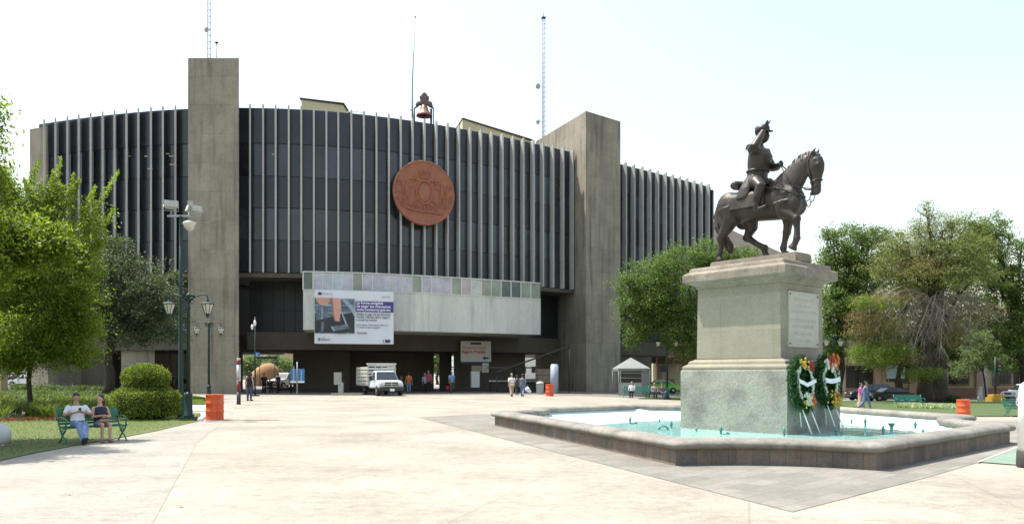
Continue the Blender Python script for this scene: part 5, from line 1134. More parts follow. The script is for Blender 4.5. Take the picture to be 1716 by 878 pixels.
# spiky plants and ground cover (uncountable)
def blades(name, poly, n, h, w, leaf, seed, z=0.04, lean=.5, label=None, step=None):
    rnd = np.random.default_rng(seed); xs = [p[0] for p in poly]; ys = [p[1] for p in poly]; pts = []
    def ins(x, y):
        c = False; j = len(poly)-1
        for i in range(len(poly)):
            if (poly[i][1] > y) != (poly[j][1] > y) and x < (poly[j][0]-poly[i][0])*(y-poly[i][1])/(poly[j][1]-poly[i][1])+poly[i][0]: c = not c
            j = i
        return c
    cl = []
    while len(cl) < max(1, n//step if step else n):
        x, y = rnd.uniform(min(xs), max(xs)), rnd.uniform(min(ys), max(ys))
        if ins(x, y): cl.append((x, y))
    base = np.repeat(np.array(cl), step or 1, 0); k = len(base); base = base+(rnd.normal(size=(k, 2))*.05 if step else 0)
    a = rnd.uniform(0, 2*np.pi, k); ln = rnd.uniform(.1, 1, k)*lean; hh = h*rnd.uniform(.5, 1.15, k); zz = np.array([terrain(x, y) for x, y in base])+z
    b = np.stack([base[:, 0], base[:, 1], zz], 1); d = np.stack([np.cos(a)*ln, np.sin(a)*ln, np.ones(k)], 1)
    side = np.stack([-np.sin(a), np.cos(a), np.zeros(k)], 1)*w*.5
    mid = b+d*(hh*.55)[:, None]; tip = b+np.stack([d[:, 0]*1.5, d[:, 1]*1.5, d[:, 2]*.92], 1)*hh[:, None]
    v = np.stack([b-side*.4, mid-side, tip, mid+side], 1).reshape(-1, 3); o = leafobj(name, v, leaf); tag(o, label, kind='stuff'); return o
blades('spiky_plants', gp([(0, 706), (100, 706), (180, 700), (200, 690), (160, 682), (80, 686), (0, 688)]), 5200, .62, .035, L_blade, 1, lean=.75, step=26)
blades('ground_cover', gp([(0, 676), (60, 674), (190, 672), (200, 662), (0, 662)]), 12000, .42, .12, L_deep, 2, lean=.8, step=30)
blades('ground_cover', gp([(100, 690), (190, 686), (200, 676), (110, 678)]), 3000, .5, .05, L_blade, 12, lean=.8, step=26)
blades('grass', lawnA, 52000, .055, .012, leafmat('grass_blade', (0.040, 0.080, 0.010), (0.13, 0.21, 0.025), .35, (0.20, 0.19, 0.06)), 4, lean=.9)
blades('grass', gp([(170, 676), (343, 678), (345, 668), (318, 663), (200, 660)]), 14000, .08, .03, MATS['grass_blade'], 5, lean=.9)
blades('white_groundcover', gp([(1498, 684), (1600, 687), (1592, 682), (1500, 679)]), 4200, .28, .09, leafmat('white_bloom', (0.10, 0.16, 0.06), (0.40, 0.46, 0.34), .3), 6, lean=.8)
blades('flower_bed', gp([(440, 656), (562, 654), (562, 649.5), (445, 650)]), 3000, .25, .12, leafmat('bed_bloom', (0.05, 0.06, 0.03), (0.30, 0.14, 0.22), .3, (0.45, 0.42, 0.40)), 7, lean=.6)
blades('red_flowers', gp([(0, 709), (100, 707), (150, 703), (150, 701), (0, 706)]), 420, .13, .06, leafmat('red_bloom', (0.05, 0.06, 0.02), (0.20, 0.03, 0.035), .3), 8, lean=.6)
# fallen leaves
rnd = np.random.default_rng(9)
pts = np.array([G(u, v) for u, v in [(rnd.uniform(20, 340), rnd.uniform(745, 860)) for _ in range(26)]+[(rnd.uniform(350, 700), rnd.uniform(700, 860)) for _ in range(14)]])+np.array([0, 0, .022])
fl = leafcloud(pts, .075, rnd, 1.6).reshape(-1, 4, 3); zc_ = fl[:, :, 2].mean(1, keepdims=True); fl[:, :, 2] = .02+np.abs(fl[:, :, 2]-zc_)*.2; leafobj('fallen_leaves', fl.reshape(-1, 3), mat('dry_leaf', (0.20, 0.13, 0.07), .9, .3, 3)); bpy.context.scene.collection.objects[-1]
for o in COL.objects:
    if o.name.startswith('fallen_leaves'): tag(o, kind='stuff')
def bushrow(label, u, v, w, h, D, n, leaf, seed):
    rnd = np.random.default_rng(seed); p = P(u, D); t = thing('shrub', label, 'shrub', tuple(p)); W_ = w*D/F/2; H_ = h*D/F
    q = MB()
    for k in range(7): q.tube([(rnd.uniform(-.2, .2)*W_, 0, 0), (rnd.uniform(-.8, .8)*W_, rnd.uniform(-.3, .3), H_*.8)], [.04, .01], 5)
    q.build('stem', M_bark, t); leafobj('foliage', crown([((-W_*.4, 0, H_*.5), (W_*.6, W_*.4, H_*.5)), ((W_*.4, 0, H_*.45), (W_*.6, W_*.4, H_*.45))], n, .16, rnd, .3, 20), leaf, t)
bushrow('dark clipped shrub row in the shade under the left wing', 60, 0, 110, 18, 62, 6000, L_deep, 1)
bushrow('dark green shrub beside the lamp near the cream wall', 1180, 0, 60, 34, 66, 5000, L_deep, 2)
bushrow('low dark shrub right of the thick tree trunk', 1600, 0, 22, 14, 72, 1500, L_deep, 3)
bushrow('low shrub in front of the left end wall', 150, 0, 90, 16, 58, 5000, L_deep, 4)
bushrow('dark shrub left of the walking couple behind the fountain', 1385, 0, 50, 26, 60, 4000, L_deep, 5)
# ------------------------------------------------------------------ people (x forward, y left, z up)
SK = mat('skin_brown', (0.36, 0.20, 0.135), 0.55, 0.06, 5); SKL = mat('skin_light', (0.46, 0.28, 0.20), 0.55, 0.06, 5)
HAIR = mat('dark_hair', (0.014, 0.010, 0.008), 0.5, 0.2, 8)
SHOE = mat('dark_shoe', (0.025, 0.022, 0.02), 0.6, 0.2, 6)
def cloth(name, c): return mat('cloth_'+name, c, 0.85, 0.13, 3.5, bump=0.25, bscale=9)
def hand(ex, w, d, side, s=1.0, curl=.5):
    """palm is grown with the body; fingers are chains rooted inside it"""
    w = Vector(w); d = Vector(d).normalized(); up = Vector((0, 0, 1)) if abs(d.z) < .8 else Vector((1, 0, 0))
    lat = d.cross(up).normalized(); nrm = lat.cross(d).normalized(); k = w+d*.075*s
    for i, L_ in enumerate((.068, .076, .070, .055)):
        o = k+lat*((i-1.5)*.021*s); b = o+d*L_*.5*s-nrm*.012*curl*s; e = b+d*L_*.42*s-nrm*.035*curl*s
        ex.tube([o-d*.02*s, o, b, e], [.0095*s, .0095*s, .0088*s, .0065*s], 6)
    o = w+d*.025*s-lat*.030*s*side; ex.tube([o, o-lat*.022*s*side+d*.028*s, o-lat*.020*s*side+d*.06*s-nrm*.01*s], [.012*s, .0115*s, .009*s], 6)
def person(label, p, rz, h=1.7, pose='stand', top=None, bottom=None, sleeve='short', legs='long', skin=None, hair='short', voxel=.018, group=None, female=False, hat=None, cat='person', phase=0, shoe=None, armsR=None, armsL=None, lean=0.0, head_turn=(0, 0), z=None):
    s = h/1.7; skin = skin or SK; p = Vector(p); t = thing('person', label, cat, (p.x, p.y, p.z if z is None else z), rz, group); t.scale = (s, s, s)
    sit = pose.startswith('sit'); hipz = .50 if sit else .92; hx_ = 0.0; sh_w = .17 if female else .195
    TL = lean; tor = lambda zz: hx_-math.tan(TL)*(zz)          # backward lean
    H0 = Vector((0, 0, hipz)); 
    def T(z_, x=0, y=0): return Vector((x-math.sin(TL)*z_, y, hipz+z_*math.cos(TL)))
    body = MB(); ex = MB()
    hd = T(.70); fwd = Vector((math.cos(head_turn[0]), math.sin(head_turn[0]), -math.tan(head_turn[1]))).normalized()
    # torso of the body
    tr = [(T(-.07), .10, .155), (T(.0), .115, .165), (T(.12), .10, .135), (T(.25), .115, .15), (T(.38), .12, .165 if female else .18), (T(.46), .09, .15), (T(.50), .06, .07), (T(.55), .055, .058), (T(.60), .052, .055)]
    body.loft(tr, 16)
    M = Matrix.Rotation(head_turn[0], 3, 'Z') @ Matrix.Rotation(head_turn[1], 3, 'Y')
    hc = T(.672, .015)
    body.ell(hc+M @ Vector((-.005, 0, .03)), (.095, .076, .10), M=M); body.ell(hc+M @ Vector((.03, 0, -.045)), (.062, .056, .07), M=M); body.ell(hc+M @ Vector((.055, 0, -.085)), (.03, .032, .025), M=M)
    ex.ell(hc+M @ Vector((.097, 0, -.018)), (.014, .012, .024), 8, 6, M=M); ex.ell(hc+M @ Vector((.083, 0, -.062)), (.010, .024, .009), 8, 5, M=M)
    for sd in (-1, 1): ex.ell(hc+M @ Vector((.0, sd*.077, -.005)), (.018, .009, .028), 8, 6, M=M); ex.ell(hc+M @ Vector((.080, sd*.032, .012)), (.010, .017, .008), 8, 5, M=M)
    A = {}
    for sd in (-1, 1):
        sh = T(.44, 0, sd*sh_w)
        cust = armsL if sd > 0 else armsR
        if cust: el, wr, dr = Vector(cust[0]), Vector(cust[1]), Vector(cust[2])
        elif pose == 'walk': k = .13*sd*(1 if phase else -1); el = sh+Vector((-.02+k, sd*.06, -.28)); wr = el+Vector((.10+k, -sd*.01, -.22)); dr = Vector((.2, 0, -1))
        elif sit: el = sh+Vector((.06, sd*.06, -.27)); wr = el+Vector((.22, -sd*.06, -.06)); dr = Vector((1, -sd*.3, -.2))
        else: el = sh+Vector((-.03, sd*.07, -.29)); wr = el+Vector((.06, -sd*.0, -.24)); dr = Vector((.1, 0, -1))
        A[sd] = (sh, el, wr, dr)
        body.capsule(sh, el, .048, .038); body.capsule(el, wr, .038, .026); dn = dr.normalized(); body.capsule(wr+dn*.01, wr+dn*.065, .028, .034, 10)
        hand(ex, wr, dr, sd)
    LG = {}
    for sd in (-1, 1):
        hp = Vector((0, sd*.09, hipz))
        if pose == 'walk': f = .17*sd*(1 if phase else -1); kn = hp+Vector((f*.75+.05, 0, -.43)); an = Vector((f*1.6-(.10 if f < 0 else 0), sd*.075, .09+(.07 if f < 0 else 0))); toe = Vector((1, 0, -.1 if f > 0 else -.5))
        elif pose == 'sit_stretch': kn = Vector((.42, sd*(.10 if sd > 0 else .05), .47)); an = Vector((.78, sd*(.02)+.0, .10 if sd > 0 else .09)); toe = Vector((.5, .1*sd, .65))
        elif sit: kn = Vector((.44, sd*.10, .50)); an = Vector((.43+.03*sd, sd*.09, .09)); toe = Vector((1, sd*.1, 0))
        else: kn = hp+Vector((.01, sd*.01, -.43)); an = Vector((-.02, sd*.10, .09)); toe = Vector((1, sd*.2, 0))
        LG[sd] = (hp, kn, an, toe.normalized())
        body.capsule(hp, kn, .078, .052); body.capsule(kn, an, .052, .034); body.ell(kn.lerp(an, .3)-Vector((.012, 0, 0)), (.05, .045, .10), 10, 6)
        tn = LG[sd][3]; up_ = Vector((0, 0, 1)); body.capsule(an-Vector((.03, 0, .045)), an+tn*.14-Vector((0, 0, .05)), .034, .030, 10)
    blob('body', body, skin, t, voxel*.8, 2, extra=ex)
    # shirt
    if top is not None:
        q = MB(); e_ = .016; lo = -.10 if not sit else -.03
        q.loft([(T(lo), .125+e_, .165+e_), (T(.05), .125+e_, .16+e_), (T(.15), .112+e_, .148+e_), (T(.28), .122+e_, .155+e_), (T(.38), .125+e_, (.165 if female else .185)+e_), (T(.455), .095+e_, .15+e_), (T(.492), .06, .075)], 18)
        if female: 
            for sd in (-1, 1): q.ell(T(.30, .10, sd*.07), (.06, .065, .065))
        for sd in (-1, 1):
            sh, el, wr, dr = A[sd]
            if sleeve == 'none': continue
            end = sh.lerp(el, .72) if sleeve == 'short' else el
            q.capsule(sh, end, .060, .052 if sleeve == 'short' else .05)
            if sleeve == 'long': q.capsule(el, el.lerp(wr, .93), .05, .038)
        blob('shirt', q, top, t, voxel, 2)
    if bottom is not None:
        q = MB(); q.loft([(Vector((0, 0, hipz-.10)), .12, .165), (Vector((0, 0, hipz)), .135, .178), (T(.09), .125, .16)], 16)
        for sd in (-1, 1):
            hp, kn, an, tn = LG[sd]
            if legs == 'skirt': continue
            q.capsule(hp, kn if legs != 'shorts' else hp.lerp(kn, .55), .10, .076 if legs != 'shorts' else .092)
            if legs == 'long': q.capsule(kn, an.lerp(kn, .06), .076, .056)
        if legs == 'skirt': q.loft([(Vector((0, 0, hipz)), .14, .18), (Vector((.02, 0, hipz-.4)), .19, .22), (Vector((.02, 0, .16)), .24, .25)], 18)
        blob({'long': 'trousers', 'shorts': 'shorts', 'skirt': 'long_skirt'}[legs], q, bottom, t, voxel, 2)
        if not female and legs == 'long': MB().loft([(T(.045), .142, .182), (T(.08), .138, .176)], 20).build('belt', SHOE, t)
    for sd in (-1, 1):
        an, tn = LG[sd][2], LG[sd][3]; q = MB(); q.capsule(an-Vector((.035, 0, .04)), an+tn*.15-Vector((0, 0, .045)), .045, .037, 10); q.capsule(an-Vector((.01, 0, .01)), an-Vector((.0, 0, .03)), .045, .045, 8)
        if an.z < .12 and tn.z < .3: q.v = [(v[0], v[1], max(0.004, v[2])) for v in q.v]
        q.build('shoe', shoe or SHOE, t)
    q = MB()
    if hair != 'none':
        q.ell(hc+M @ Vector((-.034, 0, .072)), (.094, .089, .080), M=M); q.ell(hc+M @ Vector((-.045, 0, .0)), (.072, .084, .09), M=M)
        if hair == 'long': q.ell(hc+M @ Vector((-.06, 0, -.09)), (.065, .10, .14), M=M)
        if hair == 'tied': q.ell(hc+M @ Vector((-.10, 0, .03)), (.04, .045, .05), M=M)
        blob('hair', q, HAIR if hair != 'grey' else mat('grey_hair', (.25, .24, .22), .7, .2, 8), t, voxel*.8, 1)
    if hat is not None:
        q = MB(); q.ell(hc+Vector((-.005, 0, .085)), (.10, .09, .065)); q.loft([(hc+Vector((.07, 0, .062)), .10, .085), (hc+Vector((.075, 0, .07)), .09, .075)], 16); q.build('cap', hat, t)
    return t
def face(dx, dy): return math.atan2(dy, dx)
jeans = cloth('jeans', (0.12, 0.19, 0.33)); djeans = cloth('dark_jeans', (0.045, 0.065, 0.12)); white = cloth('white', (0.62, 0.64, 0.68)); black = cloth('black', (0.012, 0.012, 0.014)); khaki = cloth('khaki', (0.34, 0.27, 0.18))

# ------------------------------------------------------------------ benches
M_bench = mat('bench_green', (0.012, 0.13, 0.085), 0.4, 0.15, 4, spec=0.5)
def bench(label, p, rz, L_=1.6, group=None):
    """x forward (facing), y along the bench"""
    t = thing('park_bench', label, 'bench', tuple(p), rz, group)
    for i in range(6): MB().box((.06+.068*i, 0, .44-.004*i), (.052, L_, .022)).build('seat_slat', M_bench, t, .005)
    for i in range(6): MB().box((-.03-.028*i, 0, .52+.072*i), (.022, L_, .056), M=Matrix.Rotation(-.35, 3, 'Y')).build('back_slat', M_bench, t, .005)
    for s in (-1, 1):
        y = s*(L_/2-.02); q = MB()
        q.tube([(-.20, y, .95), (-.10, y, .70), (.0, y, .46), (.05, y, .42), (.25, y, .40), (.44, y, .42), (.47, y, .45)], .020, 8)
        q.tube([(-.07, y, .66), (.10, y, .69), (.34, y, .67), (.45, y, .62), (.44, y, .55), (.40, y, .50), (.42, y, .42)], .020, 8)
        q.tube([(.02, y, .42), (.10, y, .30), (.20, y, .22), (.08, y, .10), (-.02, y, .01), (-.06, y, .0)], .021, 8)
        q.tube([(.42, y, .42), (.32, y, .30), (.20, y, .22), (.36, y, .12), (.44, y, .01), (.48, y, 0)], .021, 8)
        q.tube([(.20+.05*math.cos(a), y, .32+.05*math.sin(a)) for a in np.linspace(0, 6.28, 12)], .012, 6)
        q.build('iron_side_frame', M_bench, t)
    return t
bA, bB = P(104, 17.75), P(207, 18.85); bd = (bB-bA).normalized(); brz = face(bd.y, -bd.x)+0.0
bn = Vector((bd.y, -bd.x, 0)); bc_ = (bA+bB)/2-bn*.2; blen = (bB-bA).length
bench('green slatted iron bench on the grass edge with a couple sitting on it', bc_, brz, blen/.88).scale = (.88, .88, .88)
def seat(k, f=.17): p = bc_+bd*k+bn*f; return p
# couple
tm = person('man in white T-shirt and light jeans slouched on the bench looking at his phone', seat(-blen*.5+.36, .16), brz-.22, 1.56, 'sit_stretch', white, jeans, skin=SK, lean=.38, head_turn=(-.1, .45), voxel=.014,
    armsR=((-.02, -.30, .72), (.20, -.06, .80), (.6, .6, .25)), armsL=((-.02, .31, .72), (.20, .07, .79), (.6, -.6, .25)))
tf = person('woman in a dark sleeveless top and denim shorts sitting on the bench beside the man', seat(-blen*.5+.86, .18), brz-.1, 1.45, 'sit', cloth('navy', (0.02, 0.02, 0.045)), cloth('denim_shorts', (0.12, 0.16, 0.26)), sleeve='none', legs='shorts', skin=SKL, female=True, hair='long', lean=.05, head_turn=(-.9, .15), voxel=.014,
    armsR=((.04, -.22, .70), (.26, -.04, .74), (.6, .7, .0)), armsL=((.04, .23, .70), (.26, .05, .72), (.6, -.7, -.1)), shoe=mat('sandal', (.2, .12, .09), .7, .2, 5))
ph_ = thing('mobile_phone', 'small dark phone held by the man on the bench', 'phone', tuple(Matrix.Translation(tm.location) @ Matrix.Rotation(tm.rotation_euler.z, 4, 'Z') @ Matrix.Scale(tm.scale.x, 4) @ Vector((.255, 0, .845))), brz-.22); MB().box((0, 0, 0), (.012, .06, .11)).build('case', SHOE, ph_, .004)
bg_ = thing('handbag', 'small tan bag resting in the lap of the seated woman', 'bag', tuple(Matrix.Translation(tf.location) @ Matrix.Rotation(tf.rotation_euler.z, 4, 'Z') @ Matrix.Scale(tf.scale.x, 4) @ Vector((.27, 0, .60))), brz); q = MB().ell((0, 0, .0), (.08, .12, .05)); q.build('pouch', mat('tan_bag', (.32, .18, .10), .7, .15, 5), bg_); MB().tube([(0, -.09, .03), (-.02, -.05, .10), (-.02, .05, .10), (0, .09, .03)], .008, 6).build('strap', SHOE, bg_)

# standing and walking people
def at(u, v): return G(u, v)
toward = face(0, -1); away = face(0, 1)
def who(label, u, v, rz, hpx, **k):
    p = at(u, v) if 'D' not in k else P(u, k.pop('D')); D = p.y; return person(label, p, rz, hpx*D/F*1.0, **k)
who('woman in black top and jeans standing with her back to us by the striped totem', 418, 671.5, away-.2, 49.5, top=black, bottom=djeans, sleeve='none', skin=SKL, female=True, hair='long', voxel=.02)
who('man in an orange T-shirt beside the parked truck', 685, 658.5, away+.3, 34.5, top=cloth('orange', (.50, .13, .03)), bottom=jeans, voxel=.024)
who('man in a red polo shirt and black trousers standing right of the truck', 718, 657.5, toward, 37, top=cloth('rose', (.42, .07, .10)), bottom=black, voxel=.024)
tb = who('man in a light blue shirt and cap walking with a red bag', 757, 657.5, toward+.2, 35.5, top=cloth('sky', (.26, .38, .60)), bottom=cloth('olive', (.10, .09, .065)), pose='walk', voxel=.024, hat=white)
p_ = P(750.5, tb.location.y); rb = thing('red_bag', 'red bag carried low by the man in the light blue shirt', 'bag', (p_.x, p_.y, .22)); MB().box((0, 0, .2), (.36, .2, .34)).build('sack', cloth('red', (.45, .02, .04)), rb, .05); MB().tube([(-.1, 0, .36), (-.06, 0, .5), (.06, 0, .5), (.1, 0, .36)], .012, 6).build('handle', SHOE, rb)
who('man in a white shirt, khaki trousers and pale cap walking away across the plaza', 857.5, 664.5, away+.1, 38.5, top=cloth('cream_shirt', (.62, .60, .55)), bottom=khaki, pose='walk', voxel=.022, hat=cloth('cap', (.35, .30, .24)), hair='grey')
who('man in a grey vest and jeans walking away right of the khaki trousered man', 875.5, 664.5, away-.1, 37.5, top=cloth('vest_grey', (.13, .15, .18)), bottom=jeans, pose='walk', phase=1, sleeve='long', voxel=.022, hat=cloth('grey_cap', (.3, .28, .26)))
who('person in dark blue clothes between the two men walking away', 866.5, 662, away, 33, top=cloth('deep_blue', (.03, .04, .08)), bottom=black, pose='walk', voxel=.024)
q_ = G(884, 661); sb = thing('white_sack', 'white plastic bag carried beside the man in the grey vest', 'bag', (q_.x, q_.y, .1)); q = MB(); q.ell((0, 0, .3), (.2, .14, .2)); q.ell((.15, 0, .15), (.16, .12, .12)); q.tube([(0, 0, .45), (0, 0, .62)], .03, 6); blob('sack', q, white, sb, .03, 2)
for u, v, hp_, lab, po, k in ((442.5, 652, 38, 'dark silhouetted person standing in the undercroft opening', 'stand', 0), (466, 650, 34, 'second dark silhouette, in the middle of the undercroft opening', 'stand', 1), (487.5, 650, 33, 'dark silhouette at the right side of the opening behind the blue signs', 'stand', 2), (421, 655, 36, 'dark haired person half hidden in front of the woman with the black top', 'stand', 3),
        (264, 655, 36, 'leftmost of three dark figures left of the slim tower', 'walk', 4), (277, 655, 38, 'middle of three dark figures left of the slim tower', 'stand', 5), (286, 656, 35, 'rightmost of three dark figures left of the slim tower', 'walk', 6), (712, 654, 33, 'grey haired person behind the man in the red polo shirt', 'stand', 7)):
    D_ = 66+k*.3; hh = 1.68; p = P(u, D_, 0.0); person(lab, p, toward+k, hh, po, [black, cloth('char', (.03, .03, .035)), cloth('char2', (.025, .02, .03))][k % 3] if k not in (7, 5) else cloth('pale_grey', (.3, .3, .32)), black, voxel=.028, hair='grey' if k == 7 else 'short')
p = P(452, 66, 0); person('dark figure sitting low in the undercroft opening', p, toward+.6, 1.65, 'sit', black, black, voxel=.028)
t = thing('stone_stool', 'small grey block seat under the figure in the opening', 'stool', tuple(P(452, 66.2, 0))); MB().box((0, 0, .21), (.5, .4, .42)).build('block', M_conc, t, .02); MB().box((0, 0, .43), (.56, .46, .03)).build('slab', M_soffit, t, .01)
# right side
bx_ = P(1059, 60); person('man in a white shirt and black trousers sitting alone before the white tent', bx_, toward-.3, 1.68, 'sit', white, black, voxel=.022, z=bx_.z)
for u, lab in ((1066, 'green bench in front of the white tent under the right wing'), (1101, 'green bench by the lamp in front of the cream wall')):
    bench(lab, P(u, 60.25), toward, 2.0 if u < 1080 else 1.8)
bx_ = P(1096.5, 60); person('person in a pinkish shirt sitting on the bench near the lamp', bx_, toward, 1.68, 'sit', cloth('pinkish', (.30, .22, .24)), black, voxel=.022, z=bx_.z)
bx_ = P(1109, 60); person('person in a dark checked shirt on the right end of the bench near the lamp', bx_, toward+.2, 1.68, 'sit', cloth('check', (.12, .10, .09)), djeans, voxel=.022, z=bx_.z)
rd = face(1, -.15)
t = who('woman in a magenta top and beige trousers carrying a turquoise bag', 1442, 685.5, face(.75, -.5), 43.5, top=cloth('magenta', (.50, .08, .36)), bottom=cloth('beige', (.40, .30, .24)), legs='skirt', pose='walk', female=True, skin=SKL, hair='tied', voxel=.022)
hb_ = P(1450, t.location.y-.25); tq = thing('turquoise_bag', 'turquoise bag at the side of the woman in magenta', 'bag', (hb_.x, hb_.y, hb_.z+.72)); MB().box((0, 0, 0), (.34, .12, .28)).build('pouch', cloth('turquoise', (.04, .26, .40)), tq, .03); MB().tube([(-.12, 0, .13), (-.02, 0, .42), (.12, 0, .13)], .012, 6).build('strap', SHOE, tq)
who('man in a blue shirt and jeans walking beside the woman in magenta', 1450.5, 686, face(.8, -.5), 46.5, top=cloth('steel_blue', (.13, .19, .28)), bottom=jeans, pose='walk', phase=1, sleeve='long', voxel=.022)
pl = P(1713, 40); bench('green bench cut by the right edge of the picture behind the fountain', pl+Vector((-.1, .25, 0)), toward+.2, 1.6)
person('person in a lilac shirt sitting at the right edge of the picture', pl, toward-.6, 1.66, 'sit', cloth('lilac', (.33, .30, .42)), djeans, voxel=.02)
b2 = G(1534, 684); bench('empty green bench facing the fountain in front of the half dead tree', b2+Vector((0, 1, 0)), toward, 2.0)
# ------------------------------------------------------------------ street furniture
def barrel(label, u, v, group='orange steel drums used as litter bins', hpx=None):
    p = G(u, v); t = thing('orange_barrel', label, 'barrel', tuple(p), random.uniform(0, 3), group); r = .295
    M_or = mat('orange_drum', (0.62, 0.09, 0.022), 0.5, 0.3, 3.5, bump=0.15, bscale=6, fine=.2, stretch=(1, 1, .4))
    pr = [(0, r*.96), (.015, r*1.03), (.03, r), (.28, r), (.295, r*1.045), (.325, r*1.045), (.34, r), (.56, r), (.575, r*1.045), (.605, r*1.045), (.62, r), (.86, r), (.872, r*1.035), (.895, r*1.035), (.90, r*1.01), (.895, r*.97), (.6, r*.965), (.08, r*.965), (.075, .01)]
    MB().lathe(pr, n=36).build('drum', M_or, t)
    MB().lathe([(.08, .01), (.3, r*.8), (.55, r*.9), (.70, r*.6), (.74, .02)], n=14).build('rubbish_bag', SHOE, t); return t
barrel('orange drum beside the pavement edge right of the lamp posts', 360, 703.5)
barrel('small orange drum at the foot of the corner tower', 921, 663.5)
barrel('orange drum on the far right behind the fountain rim', 1614.5, 700.5)
def lantern(t, x, z, s=1.0):
    # hanging from a scrolled arm
    q = MB(); sg = 1 if x > 0 else -1
    q.tube([(0, 0, z+.42*s), (x*.35, 0, z+.56*s), (x*.75, 0, z+.66*s), (x, 0, z+.58*s), (x*1.02, 0, z+.46*s)], .022*s, 8)
    q.tube([(x*.2+.06*s*math.cos(a), 0, z+.40*s+.06*s*math.sin(a)) for a in np.linspace(0, 5.2, 12)], .014*s, 6); q.build('arm', M_green, t)
    c = (x, 0, z)
    MB().lathe([(.46*s, .02*s), (.44*s, .05*s), (.40*s, .06*s), (.37*s, .17*s), (.34*s, .22*s), (.31*s, .22*s)], c, 8, False).build('lantern_hood', M_green, t)
    MB().lathe([(.0, .085*s), (.31*s, .19*s)], c, 8, False).build('lantern_glass', mat('lantern_glass', (0.50, 0.48, 0.40), 0.25, 0.05, 3), t)
    q = MB(); q.lathe([(-.14*s, .01*s), (-.10*s, .05*s), (-.05*s, .05*s), (-.02*s, .10*s), (.0, .10*s)], c, 8, False)
    for k in range(8): a = k*math.pi/4; q.tube([(x+.09*s*math.cos(a), .09*s*math.sin(a), z), (x+.195*s*math.cos(a), .195*s*math.sin(a), z+.31*s)], .010*s, 4)
    q.build('lantern_frame', M_green, t)
def lamp_post(label, p, h, rz=0.0, arm=.62, s=1.0, group='green twin lantern lamp posts', one=None):
    t = thing('lamp_post', label, 'street lamp', tuple(p), rz, group)
    MB().box((0, 0, .06), (.46*s, .46*s, .16)).lathe([(.14, .17*s), (.20, .17*s), (.24, .13*s), (.85, .115*s), (.90, .13*s), (.95, .09*s), (1.0, .068*s)], n=16).build('base', M_green, t, .01)
    MB().lathe([(.98, .068*s), (h-.5, .055*s), (h-.45, .08*s), (h-.40, .055*s), (h-.1, .05*s), (h-.05, .09*s), (h, .09*s), (h+.04, .03*s), (h+.08, .01)], n=14).build('pole', M_green, t)
    MB().box((0, 0, h-.04), (.42*s, .09*s, .06)).build('crosspiece', M_green, t, .01)
    for x in ((-arm, arm) if one is None else (one*arm,)): lantern(t, x, h-.62*s, s)
    return t
pL = G(309, 705); lamp_post('tall green twin lantern lamp post beside the floodlight pole and the topiary', pL+Vector((.12, .05, 0)), (HOR-494)/F*pL.y+EYE, 0, .66, 1.05)
p2 = P(350, 45); lamp_post('green twin lantern lamp post in front of the slim tower behind the orange drum', p2, (HOR-541)/F*45+EYE, 0, .70, 1.0)
p3 = P(1118, 61.5); lamp_post('dark green lamp post by the benches in front of the cream wall', p3, EYE+(HOR-566)/F*61.5-p3.z, 0, .7, 1.1)
p4 = P(1397, 56); lamp_post('green lamp post with its lantern showing just right of the pedestal', p4, EYE+(HOR-563)/F*56-p4.z, .5, .75, 1.15)
# floodlight pole
pf = G(303, 701); t = thing('floodlight_pole', 'very tall green pole with a cross arm of floodlights left of the slim tower', 'floodlight pole', tuple(pf)); hf_ = EYE+(HOR-362)/F*pf.y; sc = pf.y/F
MB().lathe([(0, .15), (.04, .15), (.05, .13), (.9, .12), (.95, .085), (hf_*.6, .07), (hf_, .05)], n=14).build('pole', M_green, t)
MB().box((0.02, 0, hf_), (1.02, .07, .07)).build('cross_arm', M_galv, t, .01)
M_flood = mat('floodlight_housing', (0.36, 0.36, 0.34), 0.45, 0.12, 6, metal=.3); M_lens = mat('floodlight_glass', (0.42, 0.41, 0.33), 0.2, 0.08, 5)
def flood(x, z, rot, tilt, w=.46, hh=.26, d=.30):
    M = Matrix.Rotation(rot, 3, 'Z') @ Matrix.Rotation(tilt, 3, 'X'); c = Vector((x, 0, z)); f = MB()
    vs = [c+M @ Vector(v) for v in ((-w*.35, d*.5, -hh*.3), (w*.35, d*.5, -hh*.3), (w*.35, d*.5, hh*.3), (-w*.35, d*.5, hh*.3), (-w*.5, -d*.5, -hh*.5), (w*.5, -d*.5, -hh*.5), (w*.5, -d*.5, hh*.5), (-w*.5, -d*.5, hh*.5))]
    o = f.add(vs, [(0, 1, 2, 3), (7, 6, 5, 4), (0, 4, 5, 1), (1, 5, 6, 2), (2, 6, 7, 3), (3, 7, 4, 0)]).build('floodlight', M_flood, t, .012)
    vs = [c+M @ Vector(v) for v in ((-w*.44, -d*.52, -hh*.42), (w*.44, -d*.52, -hh*.42), (w*.44, -d*.52, hh*.42), (-w*.44, -d*.52, hh*.42))]+[c+M @ Vector(v) for v in ((-w*.44, -d*.49, -hh*.42), (w*.44, -d*.49, -hh*.42), (w*.44, -d*.49, hh*.42), (-w*.44, -d*.49, hh*.42))]
    MB().add(vs, [(0, 1, 2, 3), (7, 6, 5, 4), (0, 4, 5, 1), (1, 5, 6, 2), (2, 6, 7, 3), (3, 7, 4, 0)]).build('floodlight_lens', M_lens, o)
    MB().tube([c+M @ Vector((-w*.5, 0, 0)), c+M @ Vector((-w*.5, 0, -hh*.75)), c+M @ Vector((w*.5, 0, -hh*.75)), c+M @ Vector((w*.5, 0, 0))], .014, 6).tube([c+M @ Vector((0, 0, -hh*.75)), (x, 0, hf_)], .02, 6).build('yoke', M_galv, o)
